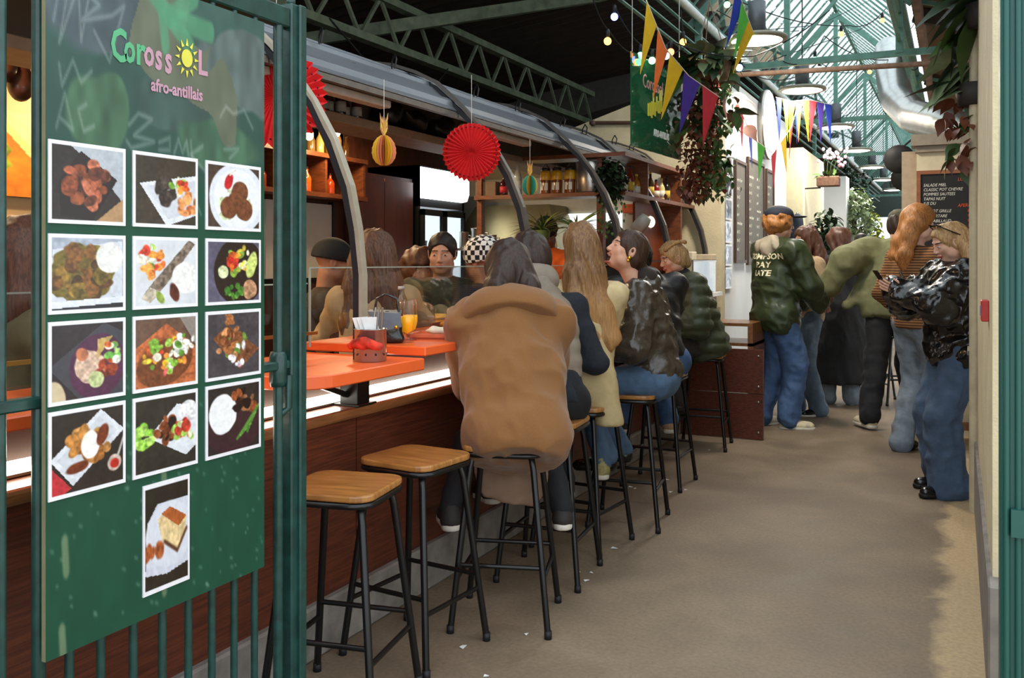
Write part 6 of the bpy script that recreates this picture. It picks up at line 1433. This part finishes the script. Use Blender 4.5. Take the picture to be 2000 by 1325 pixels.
# ================================================================= things on the counters and shelves
def bottle(loc, h, r, col, label, group=None, cap='1a1a1a', lab_col=None, neck=.35, clear=False):
    t = thing('bottle', label, 'bottle', loc, random.uniform(0, 6), group)
    b = MB(); b.lathe([(r*.9, 0), (r, .01), (r, h*(1-neck)*.85), (r*.8, h*(1-neck)), (r*.34, h*(1-neck*.6)), (r*.32, h*.96), (r*.32, h)], 14); b.build('glass', M('bottle_'+col, col, rough=.12, var=.05, coat=.3, spec=.7), t)
    b = MB(); b.lathe([(r*.38, h*.93), (r*.38, h*1.01), (0, h*1.01)], 10); b.build('cap', M('cap_'+cap, cap, rough=.4), t)
    if lab_col: b = MB(); b.lathe([(r*1.02, h*.15), (r*1.02, h*.45)], 14); b.build('paper_label', M('label_'+lab_col, lab_col, rough=.6, var=.15, scale=40), t)
    return t
def jar(loc, h, r, lab):
    t = thing('preserve_jar', lab, 'jar', loc)
    b = MB(); b.lathe([(r*.95, 0), (r, .01), (r, h*.72), (r*.78, h*.82)], 16); b.build('glass', M('amber_rum', '7a3e10', rough=.12, var=.25, scale=14, coat=.4), t)
    b = MB(); b.lathe([(r*1.0, h*.5), (r*1.01, h*.52), (r*1.0, h*.74), (r*.8, h*.83)], 16); b.build('fruit', M('yellow_fruit', 'c8951e', rough=.3, var=.4, scale=18), t)
    b = MB(); b.lathe([(r*.8, h*.82), (r*.84, h*.84), (r*.84, h*.92), (0, h*.95)], 16); b.tube([(-r*.7, 0, h*.9), (0, 0, h*1.08), (r*.7, 0, h*.9)], .004, 6); b.build('lid', M('dark_lid', '2a2320', rough=.4), t)
    b = MB(); b.add([(x, -math.sqrt(max((r*1.02)**2-x*x, 0)), z) for z in (h*.14, h*.4) for x in (-r*.7, -r*.3, r*.3, r*.7)], [(0, 1, 5, 4), (1, 2, 6, 5), (2, 3, 7, 6)]); b.build('paper_label', M('label_white', 'cfcabc', rough=.6), t)
for i, u in enumerate((1066, 1088, 1113)):
    p = aty(u, 370, 6.44); jar((p.x, 6.44, 1.915), .215, .042, 'amber fruit rum jar on the bottle shelf, '+('next to the teal pineapple', 'the middle one of three', 'beside the steel pot')[i])
p = aty(1156, 370, 6.5); t = thing('stock_pot', 'tall brushed steel pot on the bottle shelf', 'pot', (p.x, 6.48, 1.915)); b = MB(); b.lathe([(.11, 0), (.115, .01), (.115, .23), (.11, .235), (0, .235)], 24); b.build('body', steel, t); b = MB(); b.tube([(.115, 0, .18), (.14, 0, .18), (.14, 0, .14), (.115, 0, .14)], .006, 6); b.build('handle', steel, t)
p = aty(984, 370, 6.44); bottle((p.x, 6.44, 1.915), .16, .032, '3a1414', 'dark cola bottle with red label beside the red fan', None, 'b02020', 'b83038')
p = aty(1011, 370, 6.44); bottle((p.x, 6.44, 1.915), .25, .034, 'b8bcb4', 'clear spirit bottle between the cola and the pineapple', None, 'c8c2b0', 'd8d4c8')
p = aty(955, 372, 6.48); b = MB(); b.b2((p.x-.09, 6.42, 1.915), (p.x+.09, 6.54, 2.03)); tag(b.build('cardboard_box', M('box_brown', '6e5a48', rough=.8), bevel=.004), 'brown cardboard box on the bottle shelf below the red fan', 'box')
cs = ('1c1a1c', '2a1a14', '7a2418', 'a8741e', 'c8b060', '3a2a18', '8a2a1c', 'd8c88a', '24221e')
for i in range(9):
    y = 6.45+.155*i+(.05 if i > 3 else 0); bottle((-2.26, y, 1.915), .17+.05*((i*7) % 3)/2, .03, cs[i], ('black label spirit bottle at the corner of the bottle shelf', 'dark brown rum bottle by the bushy plant', 'red sauce bottle on the return shelf', 'amber liqueur bottle on the return shelf', 'pale yellow syrup bottle on the return shelf', 'brown beer bottle on the return shelf', 'red capped sauce bottle near the end wall', 'cream coloured bottle near the end wall', 'black bottle at the very end of the return shelf')[i], 'bottles on the return shelf', 'd8b040' if i % 2 else '1a1a1a', 'd9d4c6' if i % 3 != 2 else 'c8a83a')
# upper shelf jars
for i in range(8):
    bottle((-3.1+.03*(i % 2), 3.80+.075*i, 2.2), .15+.02*(i % 3), .03, ('3a1612', '4a2414', '2a1412')[i % 3], 'dark sauce bottle with white label in a row on the upper shelf', 'sauce bottles on the upper shelf', '2a1412', 'b9b0a4')
for i, (y, c_) in enumerate(((4.7, '1c1b1d'), (4.95, '23211f'), (5.3, '1a1a1a'))):
    v = Vol(.014); v.ell((0, 0, .07), (.09, .12, .075), None, .02); v.noise(.03, 14, 14, 14, i); o = v.build('plastic_bag', M('black_bag', '161517', rough=.35, var=.2), None); o.location = (-3.1, y, 2.215); tag(o, 'crumpled black bag on the upper shelf '+('by the sauce bottles', 'above the red fan', 'past the red fan')[i], 'bag')
# warm niche bottles
for i in range(13):
    y = 4.26+.1*i; bottle((-3.97, y, 2.14), .16+.06*((i*5) % 4)/3, .03, ('6a4a1c', 'a87a2c', '4a2e14', '8a6a3a', 'b89a5a')[i % 5], ('brown', 'honey', 'dark amber', 'tan', 'pale gold')[i % 5]+' bottle glinting in the warm lit niche on the back wall', 'bottles in the lit niche', '3a2a18')
for i in range(10):
    y = 4.2+.45*(i//4)+.08+.095*(i % 4); bottle((-3.97, y, 1.87), .15+.05*(i % 3)/2, .032, ('a83c12', 'c85a1a', '7a2a10')[i % 3], ('brick red', 'bright orange', 'dark red')[i % 3]+' bottle on the lower shelf of the niche, warm light put into its colour', 'bottles on the lower niche shelf', '2a1a10')  # the orange-red light on these bottles is put into their glass colour
# fridge bottles
for z in (.562, .962, 1.362):
    for i in range(6): bottle((-4.12, 6.6+.11*i, z), .22, .032, ('5a8a3a', 'b8882a', 'c8ccd0', '6a9ac0')[(i+int(z*10)) % 4], ('green', 'amber', 'clear', 'blue')[(i+int(z*10)) % 4]+' drink bottle on the '+{.562: 'bottom', .962: 'middle', 1.362: 'top'}[z]+' wire shelf of the fridge', 'bottles in the fridge', 'c8c8c8')
# cutlery bucket
t = thing('cutlery_bucket', 'pierced steel cutlery bucket on the lower orange counter', 'bucket', (-1.975, 2.87, 1.03))
b = MB(); b.lathe([(.058, 0), (.06, .003), (.06, .118), (.064, .12), (.058, .122), (.056, .01), (0, .006)], 24); bk_ = b.build('body', M('bucket_steel', 'a39d98', rough=.25, metal=.85, var=.08), t)
for i in range(10):
    a = 2*PI*i/10; b = MB(); b.sphere((.0595*math.cos(a), .0595*math.sin(a), .028), .0045, 6, 4); b.build('hole', black_rubber, bk_)
b = MB()
for i in range(3): b.add([(-.045+.02*i, -.01, .08), (.0+.02*i, .01, .08), (.0+.02*i-.02, .012, .165), (-.045+.02*i-.03, -.01, .16)], [(0, 1, 2, 3), (3, 2, 1, 0)])
b.build('napkins', M('white_napkin', 'e8e6e4', rough=.8), t)
v = Vol(.005); v.ell((.01, -.062, .07), (.065, .014, .022), None, .01); v.cone((-.05, -.05, .06), (.075, -.05, .062), .016, .014, .01); v.noise(.008, 40, 40, 40, 3); v.build('bandana', M('red_tartan', 'b83220', rough=.8, var=.7, scale=26), t)
for i in range(3): b = MB(); b.tube([(-.01+.02*i, .01*i, .02), (.01+.022*i, .02-.01*i, .2)], .004, 6); b.build('spoon', steel, t)
# handbag
t = thing('handbag', 'small black leather handbag with grey flap and gold clasp', 'handbag', (-2.08, 3.13, 1.072), .5); t.scale = (.9, .9, .9)
v = Vol(.007); v.ell((0, 0, .07), (.075, .035, .075), None, .03); v.cone((-.06, 0, .02), (.06, 0, .02), .025, .025, .02); v.cut((0, 0, 0), (0, 0, -1)); v.build('body', leather_black, t)
b = MB(); b.add([(-.075, -.032, .14), (.07, -.034, .13), (.075, -.046, .075), (-.03, -.046, .05), (-.075, .03, .145), (.07, .03, .14)], [(0, 1, 2, 3), (4, 5, 1, 0)]); o = b.build('flap', M('bag_grey', '5d6068', rough=.5), t); so = o.modifiers.new('thick', 'SOLIDIFY'); so.thickness = .006
b = MB(); b.tube([(-.05, 0, .14), (-.04, 0, .2), (0, 0, .22), (.05, 0, .2), (.06, 0, .14)], .006, 8); b.build('handle', leather_black, t)
b = MB(); b.sphere((.05, -.048, .075), .009); b.build('clasp', MATS['gold'], t)
# juice glasses
for i, (u, v_, lab) in enumerate(((789, 662, 'stemmed glass half full of orange juice next to the handbag'), (803, 655, 'second juice glass standing behind the first'))):
    t = thing('juice_glass', lab, 'glass', ((-2.03, 3.21, 1.072), (-2.07, 3.30, 1.072))[i])
    b = MB(); b.lathe([(.028, 0), (.028, .004), (.006, .008), (.006, .03), (.024, .045), (.032, .08), (.031, .17)], 18); b.build('glass', gl, t)
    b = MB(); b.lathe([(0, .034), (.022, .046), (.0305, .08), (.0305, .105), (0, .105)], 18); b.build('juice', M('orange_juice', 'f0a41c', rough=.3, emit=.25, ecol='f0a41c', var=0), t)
# water bottle
p = atz(812, 640, 1.072); t = thing('water_bottle', 'clear plastic water bottle beside the juice glasses', 'bottle', (-2.32, 3.62, 1.072))
b = MB(); b.lathe([(.03, 0), (.033, .01), (.031, .04), (.033, .06), (.031, .09), (.033, .12), (.03, .15), (.014, .19), (.013, .205)], 16); b.build('body', glassmat('plastic_clear', (.75, .72, .68), .3), t)
b = MB(); b.lathe([(.015, .2), (.015, .215), (0, .216)], 12); b.build('cap', M('cap_white', 'c8c4bc', rough=.4), t); b = MB(); b.lathe([(.0335, .07), (.0335, .11)], 16); b.build('paper_label', M('label_plum', '6a3a3a', rough=.5), t)
# trays and food
t = thing('food_tray', 'orange rectangular tray with napkins on the raised counter', 'tray', (-2.0, 3.46, 1.072), .3)
b = MB(); b.b2((-.13, -.09, 0), (.13, .09, .01)); b.b2((-.14, -.1, .008), (-.125, .1, .022)); b.b2((.125, -.1, .008), (.14, .1, .022)); b.b2((-.14, -.1, .008), (.14, -.088, .022)); b.b2((-.14, .088, .008), (.14, .1, .022)); b.build('tray', M('tray_salmon', 'cf6f4c', rough=.4), t)
v = Vol(.006); v.ell((-.02, 0, .03), (.07, .04, .02), None, .01); v.ell((.07, .02, .025), (.03, .04, .015), None, .01); v.noise(.01, 30, 30, 30, 4); v.build('crumpled_napkin', M('napkin_beige', 'd8ccb8', rough=.85, var=.2), t)
t = thing('food_dish', 'clear lidded dish of fritters on the counter behind the tray', 'dish', (-2.12, 3.82, 1.072), .2)
b = MB(); b.b2((-.12, -.08, 0), (.12, .08, .012)); b.b2((-.12, -.08, .012), (-.112, .08, .04)); b.b2((.112, -.08, .012), (.12, .08, .04)); b.build('dish', M('dish_plum', '7a3a2c', rough=.4), t)
for i in range(7): b = MB(); b.sphere((-.08+.027*i, .03*math.sin(i*2.2), .03), (.022, .018, .016), 8, 6); b.build('fritter', M('fritter_gold', 'c8802a', rough=.6, var=.3, scale=40), t)
b = MB(); b.b2((-.11, -.07, .055), (.11, .07, .06)); b.build('lid', glassmat('lid_clear', (.85, .87, .9), .4), t)
for i, (x, y, lab) in enumerate(((-2.36, 4.05, 'short glass of orange juice in front of the man in green'), (-2.34, 4.42, 'short orange drink near the checked beanie'))):
    t = thing('tumbler', lab, 'glass', (x, y, 1.072)); b = MB(); b.lathe([(.026, 0), (.03, .09)], 14); b.build('glass', gl, t); b = MB(); b.lathe([(0, .005), (.025, .006), (.028, .065), (0, .065)], 14); b.build('juice', MATS['orange_juice'], t)
# painting and hanging calabashes behind the gate
pc = Pic(60, 60, 'c8741e', 55, .2); pc.poly([(.0, .0), (.2, .0), (.95, .95), (1, .0), (1, 0)], 'e8c878', .1).poly([(.25, 0), (1, 0), (1, .8)], 'e6c98c', .05); pc.ell(.12, .55, .3, .38, '7a8a24', 0, .15, .5); pc.ell(.1, .6, .18, .26, '4f6a1a', 0, .2, .5)
p = atx(28, 290, -4.43); t = thing('cactus_painting', 'painting of green fruit on orange ground behind the gate bars', 'painting', (-4.42, p.y, 1.96)); o = link_mesh('canvas', print_mesh('canvas', .62, .44, pc.a), vcol_mat('canvas_print', .7), t); o.location = (.021, 0, .0); o.rotation_euler = (0, 0, PI/2)
b = MB(); b.b2((-.02, -.31, -.22), (.02, .31, .22)); b.build('stretcher', M('stretcher_wood', '5b4432', rough=.8), t)
for i, (u, v_, lab) in enumerate(((37, 152, 'dark dried calabash hanging behind the gate, the longer one'), (4, 122, 'small dark dried calabash hanging behind the gate'), (64, 145, 'round dried calabash half hidden by the gate bar'))):
    p = atx(u, v_, -3.9); t = thing('calabash', lab, 'calabash', p)
    v = Vol(.01); v.cone((0, 0, .1), (0, 0, .02), .022, .04, .03); v.ell((0, .01, -.03), (.055, .06, .08 if i == 0 else .06), None, .03); v.build('gourd', M('gourd', '3a1c12', rough=.35, var=.3, scale=12, coat=.3), t)
    b = MB(); b.tube([(0, 0, .1), (0, 0, 2.57-p.z)], .003, 5); b.build('string', black_cloth, t)
# chalkboards
def chalkboard(name, lab, loc, rz, w, h, lines, frame, sc=1.0):
    t = thing('chalkboard', lab, 'chalkboard', loc, rz)
    b = MB(); b.b2((0, -.012, 0), (w, 0, h)); pn = b.build('panel', M(name+'_slate', '1b1817' if name == 'menu' else '6b675f', rough=.7, var=.1), t)
    for lo, hi in (((-.03, -.025, -.03), (0, 0, h+.03)), ((w, -.025, -.03), (w+.03, 0, h+.03)), ((0, -.025, h), (w, 0, h+.03)), ((0, -.025, -.03), (w, 0, 0))): b = MB(); b.b2(lo, hi); b.build('frame_bar', frame, t)
    for (x, z, s_, txt, mt) in lines: text_mesh('chalk_lettering', txt, s_, mt, pn, (x, -.0135, z), (PI/2, 0, 0), .0006, .85, 'LEFT', .25)
cw = M('chalk_white', 'ddd9cc', rough=.9, var=0); co_ = M('chalk_orange', 'd9582a', rough=.9, var=0)
L_ = []
for i, s_ in enumerate(('SALADE MIEL', 'CLASSIC POT CHEVRE', 'POMMES SAUTEES', 'TAPAS NUIT', 'JUS DU')): L_.append((.02, .93-.037*i, .034, s_, cw))
for i, s_ in enumerate(('POT GRILLE', 'TARTARE', 'CABILLAUD', 'RISOTTO', 'VIANDES')): L_.append((.07, .72-.04*i, .034, s_, cw))
for i, s_ in enumerate(('DESSERT', 'FONDANT', 'CREME', 'GATEAU')): L_.append((.1, .47-.04*i, .034, s_, cw))
for i, s_ in enumerate(('SALADE', 'MELANGE', 'SOUPE', 'CREOLE')): L_.append((.42, .93-.037*i, .034, s_, cw))
for i, s_ in enumerate(('TARTE AUX', 'LEGUMES', 'DIVERS', 'CAFE THE')): L_.append((.42, .72-.04*i, .034, s_, cw))
for i, s_ in enumerate(('ASSORTIS', 'FROMAGES', 'BIO')): L_.append((.38, .47-.04*i, .034, s_, cw))
for z, s_ in ((.97, 'LUNCH'), (.76, 'APERO'), (.50, 'BRUNCH')): L_.append((.27, z, .038, s_, co_))
for i, s_ in enumerate(('8', '9', '9.5', '7', '5')): L_.append((.355, .93-.037*i, .034, s_, co_)); L_.append((.34, .72-.04*i, .034, s_, co_))
chalkboard('menu', 'black chalkboard menu with white and orange handwriting on the stall wall', (-.27, 8.195, 1.08), 0, .62, 1.03, L_, wood('chalk_frame', '7a4524', '94582f', rough=.5))
gf = M('dark_frame', '4a3428', rough=.5)
for i, (y0, w, z0, h, lab) in enumerate(((8.98, .44, 1.42, .95, 'tall framed price list on the white wall nearest the bar'), (9.56, .82, 1.40, 1.05, 'wide framed price list in the middle of the white wall'), (10.58, .40, 1.42, 1.0, 'narrow framed price list beside the wide one'))):
    ln_ = []
    for j in range(9):
        for q in range(max(1, int(w/.4))): ln_.append((.05+.4*q, h-.18-.085*j, .05, ('menu du jour', 'plat  12', 'the  4.5', 'vin  5', 'jus  4')[(j+q) % 5], cw))
    chalkboard('price', lab, (-1.945, y0, z0), PI/2, w, h, ln_, gf)
t = thing('photo_strip', 'column of pinned black and white photos at the corner of the white wall', 'poster', (-1.935, 8.55, 1.15))
for i in range(6):
    q = Pic(24, 20, ('8a8f98', '5a6470', 'b8bec8')[i % 3], 300+i, .5); q.blobs(5, .5, .5, .3, .3, .1, .25, ['2a2a34', 'd8dce4', '4a5468']); q.frame(.06, .08)
    o = link_mesh('photo', print_mesh('photo', .26, .2, np.clip(q.a, 0, 1)), vcol_mat('photo_print', .22), t); o.location = (0, .13, .1+.215*i); o.rotation_euler = (0, 0, PI/2)
# coats hung on the pillar, bench, far end things
p = aty(1558, 425, 12.45); t = thing('hung_coat', 'dark blue coat hanging on the cream pillar', 'coat', (p.x, 12.38, 1.1)); v = Vol(.02); v.cone((0, 0, .85), (0, 0, .3), .07, .12, .05); v.noise(.02, 14, 14, 3, 4); v.build('coat', M('blue_coat', '232c3c', rough=.85), t); b = MB(); b.sphere((0, .06, .93), .02); b.build('hook', steel, t)
t = thing('wooden_bench', 'low wooden bench below the chalkboard', 'bench', (-.1, 7.75, 0))
b = MB(); b.b2((0, 0, .42), (1.2, .35, .46)); b.build('seat', ledge_w, t, bevel=.005)
for x in (.04, 1.1): b = MB(); b.b2((x, .03, 0), (x+.06, .32, .42)); b.build('leg', ledge_w, t)
b = MB(); b.b2((.1, .16, .10), (1.1, .2, .16)); b.build('stretcher', ledge_w, t)
for i, (u, v_) in enumerate(((1757, 308), (1768, 345))):
    p = at(u, v_, 12.0+1.2*i); t = thing('loudspeaker', ('upper', 'lower')[i]+' black round loudspeaker beside the stall post', 'speaker', p)
    T = Matrix.Rotation(PI/2+.4, 4, 'X'); b = MB(); b.lathe([(.0, -.1), (.14, -.09), (.19, .05), (.19, .09), (.0, .06)], 20, T=T); b.build('cone', M('speaker_black', '1b1a1b', rough=.6), t)
    b = MB(); b.tube([(0, 0, .1), (-.45-p.x, 0, .3), (-.45-p.x, 0, 3.32-p.z)], .015, 6); b.build('bracket', black_steel, t)
# litter on the floor
lit = M('paper_litter', 'd8d8d6', rough=.8)
for i, (u, v_) in enumerate(((904, 1265), (1128, 1118), (1232, 952), (1303, 938), (1240, 955), (1145, 1135), (1028, 1240), (1340, 958), (1385, 880), (1415, 882), (950, 1322), (1310, 962), (1200, 1072), (1155, 1120))):
    p = atz(u, v_, 0); v = MB(); s_ = random.uniform(.008, .016)*(1.5 if i == 0 else 1); a = random.uniform(0, 3)
    v.add([(-s_, -s_*.6, .001), (s_, -s_*.5, .004), (s_*.9, s_*.6, .001), (-s_*.8, s_*.5, .005), (-s_, -s_*.6, 0), (s_, -s_*.5, .002), (s_*.9, s_*.6, 0), (-s_*.8, s_*.5, .003)], [(0, 1, 2, 3), (7, 6, 5, 4), (0, 4, 5, 1), (1, 5, 6, 2), (2, 6, 7, 3), (3, 7, 4, 0)])
    o = v.build('paper_scrap', lit, None, loc=(p.x, p.y, .0008), rz=a); tag(o, 'white paper scrap on the concrete beside the empty stools' if i == 0 else 'tiny scrap of litter on the concrete under the bar stools', 'litter', 'litter under the stools' if i else None)
